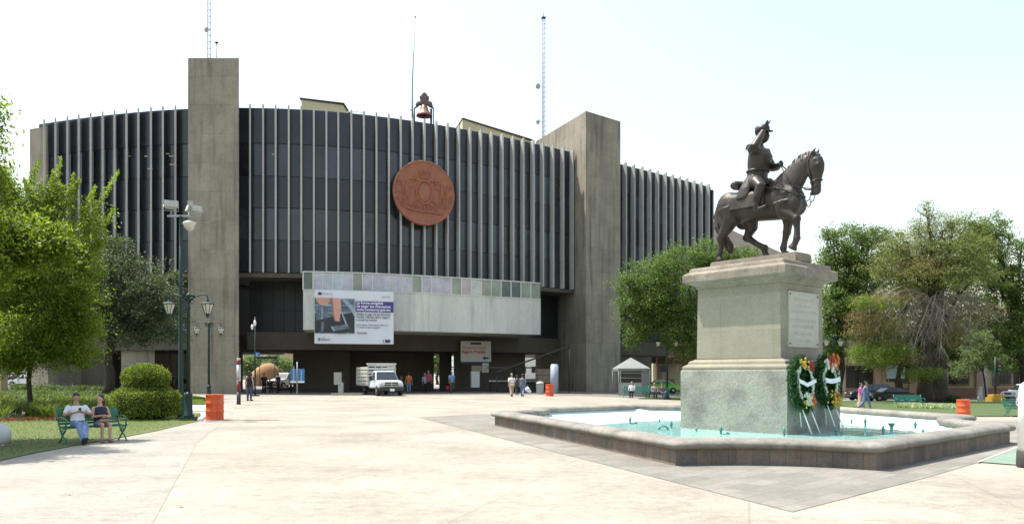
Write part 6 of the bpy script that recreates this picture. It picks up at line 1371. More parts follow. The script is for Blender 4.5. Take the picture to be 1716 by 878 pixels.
flood(-.36, hf_+.38, .5, -.25, .50, .28); flood(.38, hf_+.24, -.9, -.3, .34, .26, .3); flood(.52, hf_+.22, .9, -.2, .40, .26, .3); flood(.36, hf_+.45, .2, .1, .20, .18, .2)
q = MB(); M = Matrix.Rotation(R(-70), 3, 'Y'); c = Vector((.30, -.05, hf_-.30))
q.loft([(c+M @ Vector((0, 0, -.26)), .06, .06, R(-70)), (c+M @ Vector((0, 0, -.18)), .10, .10, R(-70))], 14); o = q.build('round_floodlight', M_flood, t)
MB().lathe([(-.24, .02), (-.22, .10), (-.12, .19), (.02, .23), (.06, .22), (.10, .12), (.11, .01)], (.34, -.05, hf_-.30), 20).build('round_reflector', mat('reflector_glass', (.55, .52, .45), .25, .06, 3), o)
MB().tube([(0, 0, hf_-.28), (.22, -.05, hf_-.28)], .03, 8).build('bracket', M_galv, o)
# striped totem
pt = G(400, 677.5); ht = EYE+(HOR-600)/F*pt.y; t = thing('striped_totem', 'slim round totem post with red, white and black bands at the plaza edge', 'totem', tuple(pt)); r = .105
bands = [(0, .27, 'black', (.035, .035, .035)), (.27, .50, 'red', (.16, .012, .018)), (.50, .86, 'white', (.42, .43, .45)), (.86, .965, 'red', (.16, .012, .018)), (.965, 1.0, 'pale', (.5, .5, .5))]
for a, b, nm, c in bands: MB().lathe([(ht*a+.003, r*(1.0 if nm != 'pale' else .9)), (ht*b-.003, r*(1.0 if nm != 'pale' else .85))], n=20).build('band', mat('totem_'+nm, c, .5, .05, 2), t)
for k in range(3): MB().box((0, -r-.002, ht*(.54+.02*k)), (.12, .006, .016)).build('small_print', Mblue, t)
# thin pole with camera and sign, blue signs
pp = P(427.5, 57); t = thing('camera_pole', 'thin dark pole with a white camera pair and small blue sign by the undercroft opening', 'pole', tuple(pp)); z1 = ptop(531, 57)
MB().box((0, 0, .04), (.5, .5, .1)).tube([(0, 0, 0), (0, 0, z1)], [.07, .045], 10).build('pole', M_green, t); MB().ell((.0, -.05, z1-.45), (.10, .09, .22)).build('camera_housing', M_white, t); MB().ell((-.2, -.05, z1-.75), (.09, .08, .20)).build('camera_housing', M_white, t); MB().tube([(-.22, -.03, z1-.62), (.02, -.03, z1-.62)], .02, 6).build('bracket', M_white, t)
Mbs = mat('blue_sign', (.05, .16, .36), .5, .05, 2)
zb = ptop(594, 57); MB().box((.17, -.03, zb), (.36, .03, .36)).build('blue_plate', Mbs, t, .005); text('sign_letter', 'E', .26, Mw, t, put(.09, zb-.09, -.055))
ps = P(498, 60); t = thing('blue_sign_post', 'post with two tall blue and white information boards beside the flower bed', 'sign', tuple(ps)); z1 = ptop(606, 60)
MB().tube([(0, 0, 0), (0, 0, z1)], .045, 8).build('post', M_galv, t)
for x0, x1, lab in ((487, 497, 'a'), (499.5, 510.5, 'b')):
    xa, xb = (x0-498)*60/F, (x1-498)*60/F; za, zc = ptop(641, 60), ptop(617.5, 60); o = MB().box(((xa+xb)/2, -.04, (za+zc)/2), (xb-xa, .03, zc-za)).build('board', Mbs, t)
    MB().box(((xa+xb)/2, -.06, za+.06), (xb-xa, .012, .12)).build('white_strip', M_white, o)
    tx = text('vertical_words', 'Estacionamiento' if lab == 'a' else 'Información', .17, Mw, o, Matrix.Translation(((xa+xb)/2+.06, -.06, za+.15)) @ Matrix.Rotation(R(-90), 4, 'Y') @ RX)
# ticket box
pk = P(571, 60); t = thing('parking_ticket_box', 'pale grey parking barrier cabinet with an upper box on a concrete foot', 'barrier cabinet', tuple(pk)); s = 60/F
MB().box((.02, 0, .5), (.36, .4, 1.0)).build('cabinet', M_grey, t, .02); MB().box((-.22, 0, 1.28), (.56, .34, .96)).build('upper_box', mat('box_grey', (.30, .29, .27), .6, .1, 2), t, .02); MB().box((.25, 0, 1.0), (.2, .2, .1)).build('arm_socket', M_dark, t, .01)
MB().box((.6, -.2, .08), (2.4, 1.2, .16)).build('concrete_foot', M_conc, t, .02)
MB().tube([(.0, -.2, .95), (-.02, -.2, .6)], .02, 6).build('cable', M_dark, t)
pg_ = P(905, 64); t = thing('grey_bin', 'grey round litter bin left of the small orange drum', 'bin', tuple(pg_)); MB().lathe([(0, .27), (.03, .29), (.8, .33), (.84, .35), (.90, .33), (1.0, .22), (1.05, .03)], n=22).build('bin_body', M_grey, t); MB().lathe([(.84, .355), (.87, .355)], n=22).build('band', M_dark, t)
# stone ball and bollard at the frame edges
pb = P(-4, 17.3); t = thing('stone_ball', 'white painted stone ball at the left edge of the lawn', 'bollard', tuple(pb)); MB().ell((0, 0, .25), (.27, .27, .27), 28, 18).build('ball', mat('ball_white', (.55, .55, .53), .7, .1, 3, fine=.1), t); MB().lathe([(-.03, .2), (.05, .18)], n=20).build('foot', M_kerb, t)
pw = Vector(((1724-858)/F*13.35, 13.35, 0)); t = thing('white_bollard', 'tall white rounded post with a dark base at the right edge of the picture', 'bollard', tuple(pw)); MB().lathe([(.30, .165), (1.3, .155), (1.42, .13), (1.47, .07), (1.48, .01)], n=28).build('post', M_white, t); MB().lathe([(0, .17), (.03, .19), (.28, .18), (.31, .165)], n=28).build('dark_base', mat('rubber_base', (.06, .055, .05), .6, .2, 4), t)
# green painted panel with white line on the paving, right edge
gpnl = gp([(1642, 775), (1700, 751), (1760, 742), (1760, 784)]); sheet('green_ground_panel', gpnl, .018, mat('faded_green_paint', (.16, .22, .17), .8, .15, 1.5, fine=.15))
sheet('green_panel_line', gp([(1637, 775.5), (1640, 776.5), (1702, 752.5), (1740, 746), (1740, 744), (1700, 750.5)]), .024, M_kerb); sheet('green_panel_line', gp([(1692, 763), (1712, 766), (1760, 767), (1760, 763)]), .024, M_kerb)
# traffic light
pt = P(1668, 76); t = thing('traffic_light', 'dark traffic light post on a yellow base beside the street', 'traffic light', tuple(pt)); hh = ptop(598, 76)-pt.z
M_yb = mat('yellow_base', (.42, .25, .03), .8, .15, 2); MB().box((0, 0, .22), (1.3, 1.3, .5)).build('yellow_base', M_yb, t, .05); MB().box((0, 0, .6), (1.0, 1.0, .3)).build('yellow_base_step', M_yb, t, .05)
MB().tube([(0, 0, .7), (0, 0, hh)], .10, 10).build('post', M_green, t); MB().box((.25, -.1, hh-.9), (.38, .3, 1.1)).build('signal_head', M_dark, t, .03); MB().box((.1, 0, hh-2.4), (.5, .3, .9)).build('control_box', M_dark, t, .02)
for k, c in enumerate(((.2, .02, .02), (.25, .15, .02), (.02, .2, .08))): MB().ell((.25, -.27, hh-.55-.34*k), (.11, .04, .11)).build('signal_lens', mat('lens%s' % 'abc'[k], c, .3, .05, 2), t)
pt = P(1652, 84); t = thing('utility_pole', 'grey utility pole behind the small pale tree', 'pole', tuple(pt)); MB().tube([(0, 0, 0), (0, 0, 7)], [.2, .13], 10).build('pole', M_galv, t); MB().box((0, 0, 6.6), (1.4, .08, .1)).build('crossbar', M_galv, t)
pt = P(1643, 80); t = thing('white_marker_post', 'short pale post at the kerb left of the traffic light', 'marker post', tuple(pt)); MB().lathe([(0, .28), (.1, .27), (1.4, .2), (1.5, .1), (1.52, .01)], n=14).build('post', M_grey, t); MB().lathe([(-.02, .34), (.05, .34)], n=14).build('foot', M_galv, t)
pt = P(71, 100); t = thing('lot_lamp_pole', 'thin pale pole standing among the parked cars on the left', 'pole', tuple(pt)); MB().tube([(0, 0, 0), (0, 0, 4.2)], [.22, .16], 10).build('pole', M_galv, t); MB().lathe([(0, .4), (.3, .36)], n=10).build('foot', M_conc, t)
# brown round sculpture and its surroundings seen through the opening
ps = P(452, 104, 0); t = thing('brown_round_structure', 'big round brown ribbed structure seen through the undercroft opening', 'sculpture', tuple(ps)); q = MB(); q.loft([((-3.6, 0, -1), 3.2, 2, 0), ((-2.6, 0, 1.6), 3.0, 2, .2), ((-1.0, 0, 3.2), 2.3, 2, .4), ((.6, 0, 4.0), 1.6, 1.6, .7)], 20); q.ell((-.2, -.5, 2.5), (3.0, 2, 2.5), 26, 16); t.scale = (.52, .52, .62); blob('body', q, mat('brown_brick', (.30, .17, .08), .9, .15, 2), t, .18, 2)
MB().box((-.2, 0, .3), (9, 2.6, .7)).build('brick_base', mat('red_base', (.22, .10, .07), .9, .1, 1), t, .05)
MB().box((0.3, -3, 6.1), (5.2, .3, .5)).tube([(2.2, -3, 0), (2.2, -3, 6)], .1, 8).tube([(-1.6, -3, 0), (-1.6, -3, 6)], .1, 8).build('street_banner_frame', M_dark, t)
# retaining wall seen at the left edge (yellow stone) and orange barrier
pw_ = P(2, 58); t = thing('stone_gate_pier', 'sandy stone pier at the left edge of the picture behind the plants', 'pier', tuple(pw_)); MB().box((-.55, 0, .9), (1.6, .8, 1.8)).build('pier', mat('sandstone', (.42, .34, .20), .9, .15, 1.5, bump=.3, bscale=9), t, .03); MB().box((-.55, 0, 1.84), (1.75, .95, .1)).build('coping', M_kerb, t, .01)
pw_ = P(303, 84, 0); t = thing('orange_barrier', 'orange strip barrier seen behind the lamp posts left of the slim tower', 'barrier', tuple(pw_))
for i in range(4): MB().box((-1.7+1.1*i, 0, .85), (1.05, .08, .55)).build('panel', mat('barrier_orange', (.48, .14, .05), .7, .1, 2), t, .01)
for i in range(5): MB().tube([(-2.2+1.1*i, 0, 0), (-2.2+1.1*i, 0, 1.15)], .03, 6).build('post', M_galv, t)

# tents
def tent(label, u0, u1, D, v_eave, v_peak, depth, m, closed=True, name='tent'):
    a = P(u0, D); W_ = (u1-u0)*D/F; c = P((u0+u1)/2, D); ze = ptop(v_eave, D)-c.z; zp = ptop(v_peak, D)-c.z
    t = thing(name, label, 'tent', tuple(c)); h = W_/2; q = MB()
    vs = [(-h, 0, ze), (h, 0, ze), (h, depth, ze), (-h, depth, ze), (0, depth/2, zp), (-h, -.02, ze-.22), (h, -.02, ze-.22), (h, depth, ze-.22), (-h, depth, ze-.22)]
    q.add(vs, [(0, 1, 4), (1, 2, 4), (2, 3, 4), (3, 0, 4), (5, 6, 1, 0), (6, 7, 2, 1), (8, 5, 0, 3)]); q.build('canopy', m, t)
    for x in (-h+.04, h-.04):
        for y in (.04, depth-.04): MB().tube([(x, y, 0), (x, y, ze)], .03, 6).build('leg', M_galv, t)
    if closed:
        q = MB(); q.box((h-.35, .08, ze/2), (.62, .04, ze-.1)); q.build('side_curtain', m, t)
        q = MB()
        for i in range(5): q.box((-.3, .1, .3+i*.42), (W_-.8, .03, .04))
        q.box((-.3, .14, ze*.25), (W_-.8, .03, ze*.45)); q.build('shelves', M_grey, t)
    return t
M_tent = mat('tent_canvas_shade_tint', (.20, .21, .205), .8, .1, 1.5)  # white canvas darkened, the wing's shade put into its colour
tent('white peaked tent with shelves standing under the right wing', 1036, 1090, 66, 617, 598, 4, M_tent)
# lean-to awning left of the corner tower
pa = P(930, 67); t = thing('dark_awning', 'black sloping awning over the stalls left of the corner tower', 'awning', tuple(pa)); s = 67/F
vs = [(-100*s, 0, (HOR-622)*s+EYE), (26*s, 0, (HOR-577)*s+EYE), (26*s, 4, (HOR-577)*s+EYE), (-100*s, 4, (HOR-622)*s+EYE)]; vs = vs+[(x, y, z-.12) for x, y, z in vs]
MB().add(vs, [(0, 1, 2, 3), (7, 6, 5, 4), (0, 4, 5, 1), (1, 5, 6, 2), (2, 6, 7, 3), (3, 7, 4, 0)]).build('canopy', M_dark, t)
for x, z in ((-98*s, 1.7), (-30*s, 2.6), (24*s, 4)): MB().tube([(x, .1, 0), (x, .1, z)], .04, 6).build('leg', M_dark, t)
pa = P(862, 70); t = thing('market_stall', 'long pale grey stall counter in the shade behind the walking men', 'stall', tuple(pa)); MB().box((0, 0, 1.0), (4.6, .8, .14)).build('counter', M_grey, t, .02); MB().box((0, 0, 2.2), (4.9, 1.2, .1)).build('roof', M_soffit, t)
for x in (-2.2, 0, 2.2): MB().tube([(x, 0, 0), (x, 0, 2.2)], .04, 6).build('leg', M_dark, t)
MB().box((0, .2, .5), (4.4, .1, .9)).build('skirt', M_dark, t)

# ------------------------------------------------------------------ vehicles (x forward, y left)
M_tyre = mat('tyre', (.018, .018, .018), .8, .2, 6); M_hub = mat('wheel_metal', (.35, .35, .36), .35, .1, 4, metal=.6); M_cg = mat('car_glass', (.02, .028, .032), .08, .2, 1, spec=.8); M_lamp = mat('headlamp', (.55, .56, .55), .15, .05, 3); M_tail = mat('tail_lamp', (.30, .02, .02), .3, .1, 3); M_chr = mat('chrome', (.5, .5, .52), .2, .05, 3, metal=.8)
def car(label, p, rz, paint, kind='sedan', group=None, L_=4.5, W_=1.75):
    t = thing('parked_car', label, 'car', tuple(p), rz, group); k = L_/4.5
    if kind == 'sedan': prof = [(-2.22, .35), (-2.24, .62), (-2.18, .88), (-1.55, .96), (-1.45, .97), (.95, .93), (1.7, .85), (2.15, .70), (2.25, .55), (2.24, .30)]; cab = [(-1.65, .95), (-.95, 1.36), (-.55, 1.43), (.10, 1.43), (.35, 1.38), (1.05, .93)]
    else: prof = [(-2.22, .40), (-2.24, .70), (-2.20, 1.0), (-2.15, 1.06), (.85, 1.06), (1.9, 1.0), (2.18, .88), (2.25, .62), (2.22, .36)]; cab = [(-2.14, 1.05), (-1.98, 1.70), (-1.7, 1.76), (.0, 1.77), (.25, 1.72), (.95, 1.05)]
    def lay(pr, w0, w1, zlo, zhi, name, m, zb=None, bev=.03):
        n = len(pr); vs = []
        for s in (-1, 1):
            for x, z in pr: f = (z-zlo)/(zhi-zlo); vs.append((x*k, s*(w0+(w1-w0)*max(0, f))/2*(1-.07*max(0, abs(x)-1.5)/.75), z))
        fs = [tuple(range(n-1, -1, -1)), tuple(range(n, 2*n))]+[(i, (i+1) % n, (i+1) % n+n, i+n) for i in range(n)]
        return MB().add(vs, [f[::-1] for f in fs]).build(name, m, t, bev, 3)
    zr = max(z for x, z in cab); bl = lay(prof, W_, W_*.95, .3, 1.0, 'body', paint, bev=.06); lay(cab, W_*.93, W_*.74, .95, zr, 'cabin', paint, bev=.05)
    # glass set just proud of the cabin
    mid = [(x*.97+.0, z) for x, z in cab]; zg0 = cab[0][1]+.08; zg1 = zr-.10
    fx0, fx1 = cab[-1][0], cab[-2][0]; rx0, rx1 = cab[0][0], cab[1][0]
    for s in (-1, 1):
        w = lambda z: s*((W_*.93+(W_*.74-W_*.93)*(z-.95)/(zr-.95))/2+.012)
        for xa, xb, ya, yb in ((fx0-.25, -.05, fx1-.12, -.05), (-.13, rx0+.32, -.13, rx1+.12 if kind == 'sedan' else rx1+.15)):
            vs = [(xa*k, w(zg0), zg0), (xb*k, w(zg0), zg0), (yb*k, w(zg1), zg1), (ya*k, w(zg1), zg1)]; vs += [(x, y-s*.03, z) for x, y, z in vs]
            MB().add(vs, [(0, 1, 2, 3), (3, 2, 1, 0)][:1]+[(7, 6, 5, 4), (0, 4, 5, 1), (1, 5, 6, 2), (2, 6, 7, 3), (3, 7, 4, 0)]).build('side_window', M_cg, t)
    for (xa, za), (xb, zb_), nm, sg in ((cab[-1], cab[-2], 'windscreen', 1), (cab[0], cab[1], 'rear_window', -1)):
        a = Vector((xa*k, 0, za)); b = Vector((xb*k, 0, zb_)); n_ = Vector((abs(b.z-a.z)*sg, 0, abs(b.x-a.x))).normalized()*.012; p0 = a.lerp(b, .12)+n_; p1 = a.lerp(b, .92)+n_; w0 = W_*.41; w1 = W_*.345
        vs = [(p0.x, -w0, p0.z), (p0.x, w0, p0.z), (p1.x, w1, p1.z), (p1.x, -w1, p1.z)]; vs += [(x-sg*.03, y, z-.02) for x, y, z in vs]
        MB().add(vs, [(0, 1, 2, 3), (7, 6, 5, 4), (0, 4, 5, 1), (1, 5, 6, 2), (2, 6, 7, 3), (3, 7, 4, 0)]).build(nm, M_cg, t)
    wr = .33 if kind == 'sedan' else .38
    for x in (-1.38*k, 1.38*k):
        for s in (-1, 1):
            q = MB(); q.lathe([(-.11, wr*.7), (-.10, wr*.96), (-.05, wr), (.05, wr), (.10, wr*.96), (.11, wr*.7)], n=24); q.v = [tuple(Matrix.Rotation(R(90), 3, 'X') @ Vector(v)+Vector((x, s*(W_/2-.09), wr))) for v in q.v]; wh = q.build('wheel', M_tyre, t)
            q = MB(); q.lathe([(-.115, wr*.2), (-.10, wr*.64), (.10, wr*.64), (.115, wr*.2)], n=16); q.v = [tuple(Matrix.Rotation(R(90), 3, 'X') @ Vector(v)+Vector((x, s*(W_/2-.088), wr))) for v in q.v]; q.build('rim', M_hub, wh)
    zl = .68 if kind == 'sedan' else .82
    for s in (-1, 1): MB().box((2.19*k, s*W_*.35, zl), (.10, .34, .15)).build('headlight', M_lamp, t, .02); MB().box((-2.19*k, s*W_*.37, zl+.1), (.08, .28, .16)).build('tail_light', M_tail, t, .02); MB().box((.75*k, s*(W_/2+.08), 1.0 if kind == 'sedan' else 1.12), (.10, .18, .12)).build('mirror', paint, t, .02)
    MB().box((2.22*k, 0, zl-.02), (.07, W_*.42, .17)).build('grille', M_dark, t, .01); MB().box((2.235*k, 0, .42), (.08, W_*.86, .14)).build('bumper', M_dark, t, .02)
    MB().box((-2.245*k, 0, .62), (.02, .34, .13)).build('number_plate', M_white, t); return t
def paint(n, c): return mat('paint_'+n, c, .28, .05, 1, spec=.6)
sedan = car('dark green sedan parked on the street behind the walking couple', P(1489, 79), R(180+4), paint('darkgreen', (.025, .035, .028)), 'sedan', L_=4.7); sedan.scale = (1, 1, 1)
car('dark sport utility car parked behind the dark green sedan', P(1455, 84), R(180+2), paint('slate', (.03, .045, .055)), 'suv')
car('white sport utility car driving in at the right edge of the street', P(1716, 80.5), R(200), paint('white', (.62, .63, .65)), 'suv', L_=4.7, W_=1.85)
lot = [(20, 112, 'maroon car parked at the far left of the lot', 'maroon', (.14, .02, .03), 'sedan', 200), (44, 104, 'white sedan nearest in the left car park', 'white', (.62, .63, .65), 'sedan', 190), (58, 116, 'pale silver car behind the white sedan in the left car park', 'silver', (.4, .41, .42), 'sedan', 175), (84, 112, 'silver car at the right of the left car park', 'silver', (.4, .41, .42), 'sedan', 185), (196, 104, 'white car glimpsed in the gap beside the lit pier', 'white', (.62, .63, .65), 'sedan', 240), (6, 118, 'dark red car at the very left of the lot', 'maroon', (.14, .02, .03), 'suv', 180), (68, 122, 'white car far back among the parked cars', 'white', (.62, .63, .65), 'suv', 170), (95, 120, 'grey car far back beside the dark end wall', 'grey', (.2, .2, .22), 'sedan', 180)]
for u, D, lab, pn, pcx, kd_, rz in lot: car(lab, P(u, D, .03), R(rz), paint(pn, pcx), kd_, 'cars parked in the lot on the left')
car('small white van with yellow, red and black markings in the undercroft opening', P(477, 88, 0), R(250), paint('white', (.62, .63, .65)), 'suv')
car('bright green car behind the bench by the cream wall', P(1104, 84), R(180), paint('lime', (.18, .42, .05)), 'sedan')
# stake truck
pT = P(656, 57.0, 0); rz = face(.40, -.92)
t = thing('stake_truck', 'white stake bed truck parked facing us under the balcony block', 'truck', tuple(pT), rz); M_tp = paint('truckwhite', (.50, .55, .60)); W_ = 1.95
# local x forward: nose at x=0
def ex_prof(pr, w0, w1, name, m, bev=.05):
    n = len(pr); zl = min(z for x, z in pr); zh = max(z for x, z in pr); vs = []
    for s in (-1, 1):
        for x, z in pr: f = (z-zl)/(zh-zl); vs.append((x, s*(w0+(w1-w0)*f)/2*(1-.10*max(0, x+.5)), z))
    fs = [tuple(range(n-1, -1, -1)), tuple(range(n, 2*n))]+[(i, (i+1) % n, (i+1) % n+n, i+n) for i in range(n)]
    return MB().add(vs, [f[::-1] for f in fs]).build(name, m, t, bev, 3)
ex_prof([(-3.2, .55), (-3.2, 1.15), (-1.35, 1.18), (-.35, 1.12), (-.02, 1.02), (0, .85), (-.02, .60)], W_, W_*.93, 'body', M_tp, .07)
ex_prof([(-3.15, 1.1), (-3.05, 1.80), (-2.8, 1.88), (-2.05, 1.88), (-1.8, 1.82), (-1.25, 1.14)], W_*.93, W_*.74, 'cab', M_tp, .07)
vs = [(-1.24, -.82, 1.21), (-1.24, .82, 1.21), (-1.73, .69, 1.79), (-1.73, -.69, 1.79)]; vs += [(x-.05, y, z-.03) for x, y, z in vs]
MB().add(vs, [(0, 1, 2, 3), (7, 6, 5, 4), (0, 4, 5, 1), (1, 5, 6, 2), (2, 6, 7, 3), (3, 7, 4, 0)]).build('windscreen', M_cg, t)
for s in (-1, 1):
    vs = [(-1.45, s*.895, 1.2), (-2.6, s*.895, 1.2), (-2.55, s*.76, 1.76), (-1.88, s*.76, 1.76)]; vs += [(x, y-s*.04, z) for x, y, z in vs]
    MB().add(vs, [(0, 1, 2, 3), (7, 6, 5, 4), (0, 4, 5, 1), (1, 5, 6, 2), (2, 6, 7, 3), (3, 7, 4, 0)]).build('side_window', M_cg, t)
    MB().box((.02, s*.70, .86), (.12, .36, .22)).build('headlight', M_lamp, t, .03); MB().box((-1.55, s*1.17, 1.32), (.10, .22, .32)).build('mirror', M_dark, t, .03)
    MB().tube([(-1.5, s*.94, 1.2), (-1.55, s*1.1, 1.25)], .025, 6).build('mirror_arm', M_dark, t)
    for x in (-.75, -4.9):
        q = MB(); q.lathe([(-.12, .26), (-.11, .37), (-.06, .39), (.06, .39), (.11, .37), (.12, .26)], n=24); q.v = [tuple(Matrix.Rotation(R(90), 3, 'X') @ Vector(v)+Vector((x, s*.84, .39))) for v in q.v]; wh = q.build('wheel', M_tyre, t)
        q = MB(); q.lathe([(-.125, .05), (-.11, .22), (.11, .22), (.125, .05)], n=14); q.v = [tuple(Matrix.Rotation(R(90), 3, 'X') @ Vector(v)+Vector((x, s*.84, .39))) for v in q.v]; q.build('rim', M_hub, wh)
MB().box((.03, 0, .88), (.10, .98, .34)).build('grille', M_dark, t, .03)
q = MB(); q.box((.085, 0, 1.03), (.03, 1.0, .06)); q.box((.085, 0, .88), (.03, 1.0, .05)); q.box((.085, 0, .73), (.03, 1.0, .05)); q.box((.09, 0, .88), (.03, .08, .34)); q.build('grille_bars', M_chr, t, .008)
MB().box((.08, 0, .92), (.05, .15, .14)).build('front_badge', M_chr, t, .03)
MB().box((.08, 0, .52), (.26, 1.9, .26)).build('bumper', mat('bumper_black', (.03, .03, .032), .6, .1, 3), t, .05); MB().box((.225, 0, .46), (.02, .34, .17)).build('number_plate', M_white, t)
MB().box((-4.9, 0, .78), (3.9, 2.15, .14)).build('bed_floor', M_grey, t, .01)
q = MB()
for s in (-1, 1):
    for i in range(5): q.box((-4.9, s*1.08, .95+.28*i), (3.9, .035, .20))
    for i in range(6): q.box((-3.05-.74*i, s*1.11, 1.45), (.07, .05, 1.35))
M_stake = mat('stake_white', (.50, .49, .44), .7, .12, 2); q.build('side_stakes', M_stake, t)
q = MB()
for i in range(6): q.box((-2.98, 0, .95+.27*i), (.035, 2.15, .17))
for y in (-1.05, -.5, 0, .5, 1.05): q.box((-2.95, y, 1.55), (.04, .07, 1.6))
q.box((-2.97, 0, 2.40), (.12, 2.3, .12)); q.build('front_rack', M_stake, t)

# ------------------------------------------------------------------ background
# colonial building along the street
M_col = mat('cream_render', (.50, .42, .27), .9, .08, .5, fine=.05); M_pink = mat('pink_stone', (.27, .135, .115), .9, .12, 1.2); M_pil = mat('pink_pilaster', (.42, .31, .26), .9, .1, 1.5)
c0 = Vector((18.2, 97, terrain(18, 97))); c1 = Vector((80, 90.5, terrain(80, 90))); dv = (c1-c0); rzc = math.atan2(dv.y, dv.x); Lc = math.hypot(dv.x, dv.y); zg = -1.55
t = thing('colonial_building', 'long low cream building with pink stone plinth and pilasters across the street', 'building', (c0.x, c0.y, zg), rzc)
MB().box((Lc/2, 5, 4.3), (Lc, 10, 8.6)).build('wall', M_col, t); MB().box((Lc/2, -.10, .75), (Lc+.02, .25, 1.5)).build('stone_plinth', M_pink, t, .02); MB().box((Lc/2, 4.9, 8.75), (Lc+.4, 10.6, .35)).build('cornice', M_pil, t, .04)
xb = 2.5; i = 0
def uc(u):    # distance along the facade for a place in the picture
    k = (u-858)/F; return (k*c0.y-c0.x)/(dv.x/Lc-k*dv.y/Lc)
M_cw = mat('dark_window', (.02, .02, .022), .3, .3, 1)
for u in (1108, 1180, 1255, 1330, 1411, 1470, 1528, 1582, 1640, 1712): MB().box((uc(u), -.12, 4.2), (.75, .30, 8.0)).build('pilaster', M_pil, t, .02)
for u, w, z0, z1, d in ((1425, 1.8, 1.2, 4.2, 1), (1449, 1.8, 1.2, 4.2, 1), (1500, 2.0, 2.4, 4.4, 0), (1518, 1.2, 2.2, 4.2, 0), (1592, 1.0, 2.0, 4.0, 0), (1610, 1.7, 2.0, 4.4, 0), (1679, 1.9, 2.0, 4.6, 0), (1225, 1.4, 1.8, 4.0, 0), (1290, 1.4, 1.8, 4.0, 0), (1360, 1.4, 1.8, 4.0, 0), (1705, 1.0, 2, 4.2, 0)):
    x = uc(u); fr_ = MB(); fr_.box((x, -.03, (z0+z1)/2), (w+.3, .14, z1-z0+.3)); o = fr_.build('window' if not d else 'doorway', M_pil, t, .02); MB().box((x, -.09, (z0+z1)/2), (w, .06, z1-z0)).build('pane', M_cw, o)
    q = MB()
    for k in range(6): q.tube([(x-w/2+w*k/5, -.22, z0-.1), (x-w/2+w*k/5, -.22, z1)], .018, 4)
    q.box((x, -.2, z0-.12), (w+.1, .2, .06)); q.build('window_grille', M_dark, o)
x = uc(1121); MB().box((x-.3, -.6, 4.35), (2.6, 1.2, .18)).build('balcony_slab', M_pil, t, .02)
q = MB()
for k in range(14): q.tube([(x-1.5+.19*k, -1.15, 4.4), (x-1.5+.19*k, -1.15, 5.4)], .018, 4)
q.tube([(x-1.6, -1.15, 5.4), (x+1.1, -1.15, 5.4)], .035, 6); q.build('balcony_rail', M_dark, t)
MB().box((uc(1123), -.05, 1.3), (1.1, .12, 2.6)).build('door', mat('tan_door', (.30, .20, .11), .8, .1, 2), t, .02)
t = thing('small_sign_post', 'small dark square sign on a thin post before the cream wall', 'sign', tuple(P(1111, 88))); MB().tube([(0, 0, 0), (0, 0, 2.9)], .04, 6).build('post', M_galv, t); MB().box((0, -.05, 2.75), (.7, .04, .7)).build('plate', M_dark, t, .01)
# roadside poster on the colonial wall
t = thing('wall_poster', 'pale blue poster board on the colonial building left of the thick trunks', 'poster', tuple(P(1500, 90, 1.1)), rzc); MB().box((0, -.2, .8), (2.0, .06, 1.6)).build('board', mat('poster_blue', (.33, .42, .45), .7, .15, 1), t); MB().tube([(-.8, -.16, 0), (-.8, -.16, -2.6)], .04, 6).tube([(.8, -.16, 0), (.8, -.16, -2.6)], .04, 6).build('leg', M_galv, t)
# grey gabled block behind the right wing
g0 = P(1192, 125); t = thing('grey_gabled_building', 'plain beige grey building top behind the right wing and the horse', 'building', (g0.x+6, g0.y, g0.z)); s = 125/F
MB().add([(-8, 0, 0), (5.5, 0, 0), (5.5, 9, 0), (-8, 9, 0), (-8, 0, (HOR-360)*s+EYE+1), (5.5, 0, (HOR-424)*s+EYE+1), (5.5, 9, (HOR-424)*s+EYE+1), (-8, 9, (HOR-360)*s+EYE+1)], [(3, 2, 1, 0), (4, 5, 6, 7), (0, 1, 5, 4), (1, 2, 6, 5), (2, 3, 7, 6), (3, 0, 4, 7)]).build('wall', mat('greige', (.34, .30, .26), .9, .05, .4), t)
for k in range(3): MB().box((-4+3.4*k, -.03, 14), (1.6, .1, 1.8)).build('window', M_cw, t)
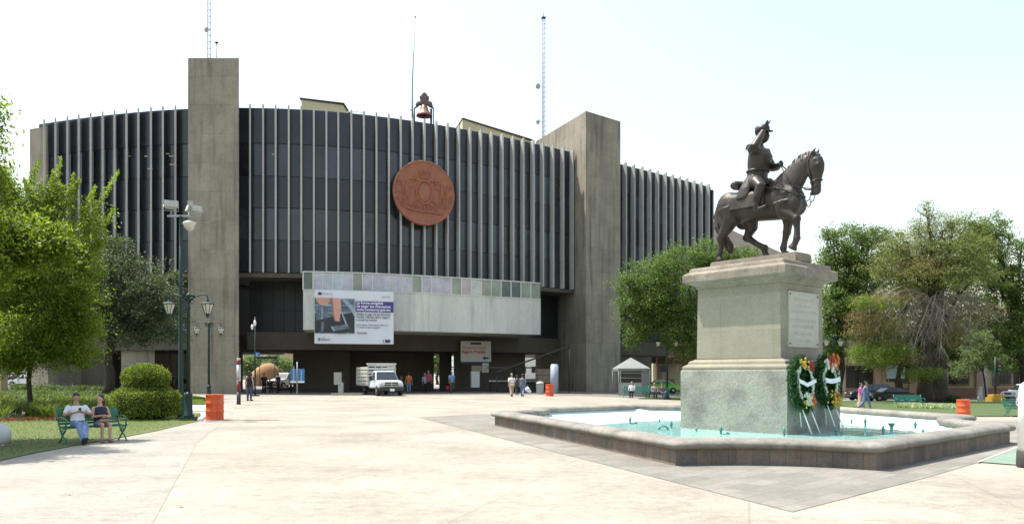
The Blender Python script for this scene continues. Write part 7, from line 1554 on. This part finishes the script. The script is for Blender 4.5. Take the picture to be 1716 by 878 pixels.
# white building behind the right undercroft opening
g0 = P(905, 150); t = thing('white_far_building', 'white tiled building seen over the awning left of the corner tower', 'building', (g0.x, g0.y, 0)); MB().box((0, 4, 5), (14, 8, 10)).build('wall', mat('tile_white', (.55, .55, .52), .8, .06, .5), t)
for k in range(6):
    for z in (2.5, 5.5, 8.2): MB().box((-5.5+2.2*k, -.03, z), (1.1, .1, 1.2)).build('window', M_cw, t)
# far town and hills
hm = mat('haze_tinted_hill', (.22, .27, .27), 1.0, .12, .004)  # distance haze put into the pale hill colour
def hill(y0, zt_, seed, m):
    rnd = np.random.default_rng(seed); xs = np.linspace(-1400, 1400, 120); ph = rnd.uniform(0, 6, 6); vs = []; nx_ = len(xs)
    for j, (dy, f) in enumerate(((0, 0), (60, .45), (160, .8), (300, 1.0), (520, .6), (800, 0))):
        for x in xs: h = (zt_*(.62+.16*math.sin(x*.004+ph[0])+.1*math.sin(x*.011+ph[1])+.05*math.sin(x*.03+ph[2])))*f+(rnd.normal()*1.2 if 0 < f else -3); vs.append((x, y0+dy, h))
    me = bpy.data.meshes.new('hills'); me.from_pydata(vs, [], [(j*nx_+i, j*nx_+i+1, (j+1)*nx_+i+1, (j+1)*nx_+i) for j in range(5) for i in range(nx_-1)]); me.polygons.foreach_set('use_smooth', [True]*len(me.polygons)); tag(link('hills', me, m), kind='structure')
hill(900, 62, 2, hm)
rr = random.Random(8)
for i, (u, D, w, h, c) in enumerate(((60, 190, 26, 7, (.5, .48, .42)), (190, 220, 20, 8, (.5, .42, .36)), (295, 210, 18, 7, (.45, .44, .42)), (440, 230, 24, 8, (.5, .47, .42)), (480, 200, 10, 7, (.40, .25, .2)))):
    t = thing('far_house', ('cream low house far beyond the left car park', 'tan house far off in the narrow gap beside the lit pier', 'grey house far off left of the slim tower', 'pale house far off in the middle of the undercroft opening', 'reddish house far off at the right of the undercroft opening')[i], 'house', tuple(P(u, D, 0)))
    MB().box((0, 3, h/2), (w, 6, h)).build('wall', mat('house_%s' % 'abcde'[i], c, .9, .06, .5), t); MB().box((0, 3, h+.15), (w+.6, 6.6, .3)).build('roof', M_pil, t)
    for k in range(int(w/4)): MB().box((-w/2+2+4*k, -.03, h*.6), (1.3, .1, 1.3)).build('window', M_cw, t)
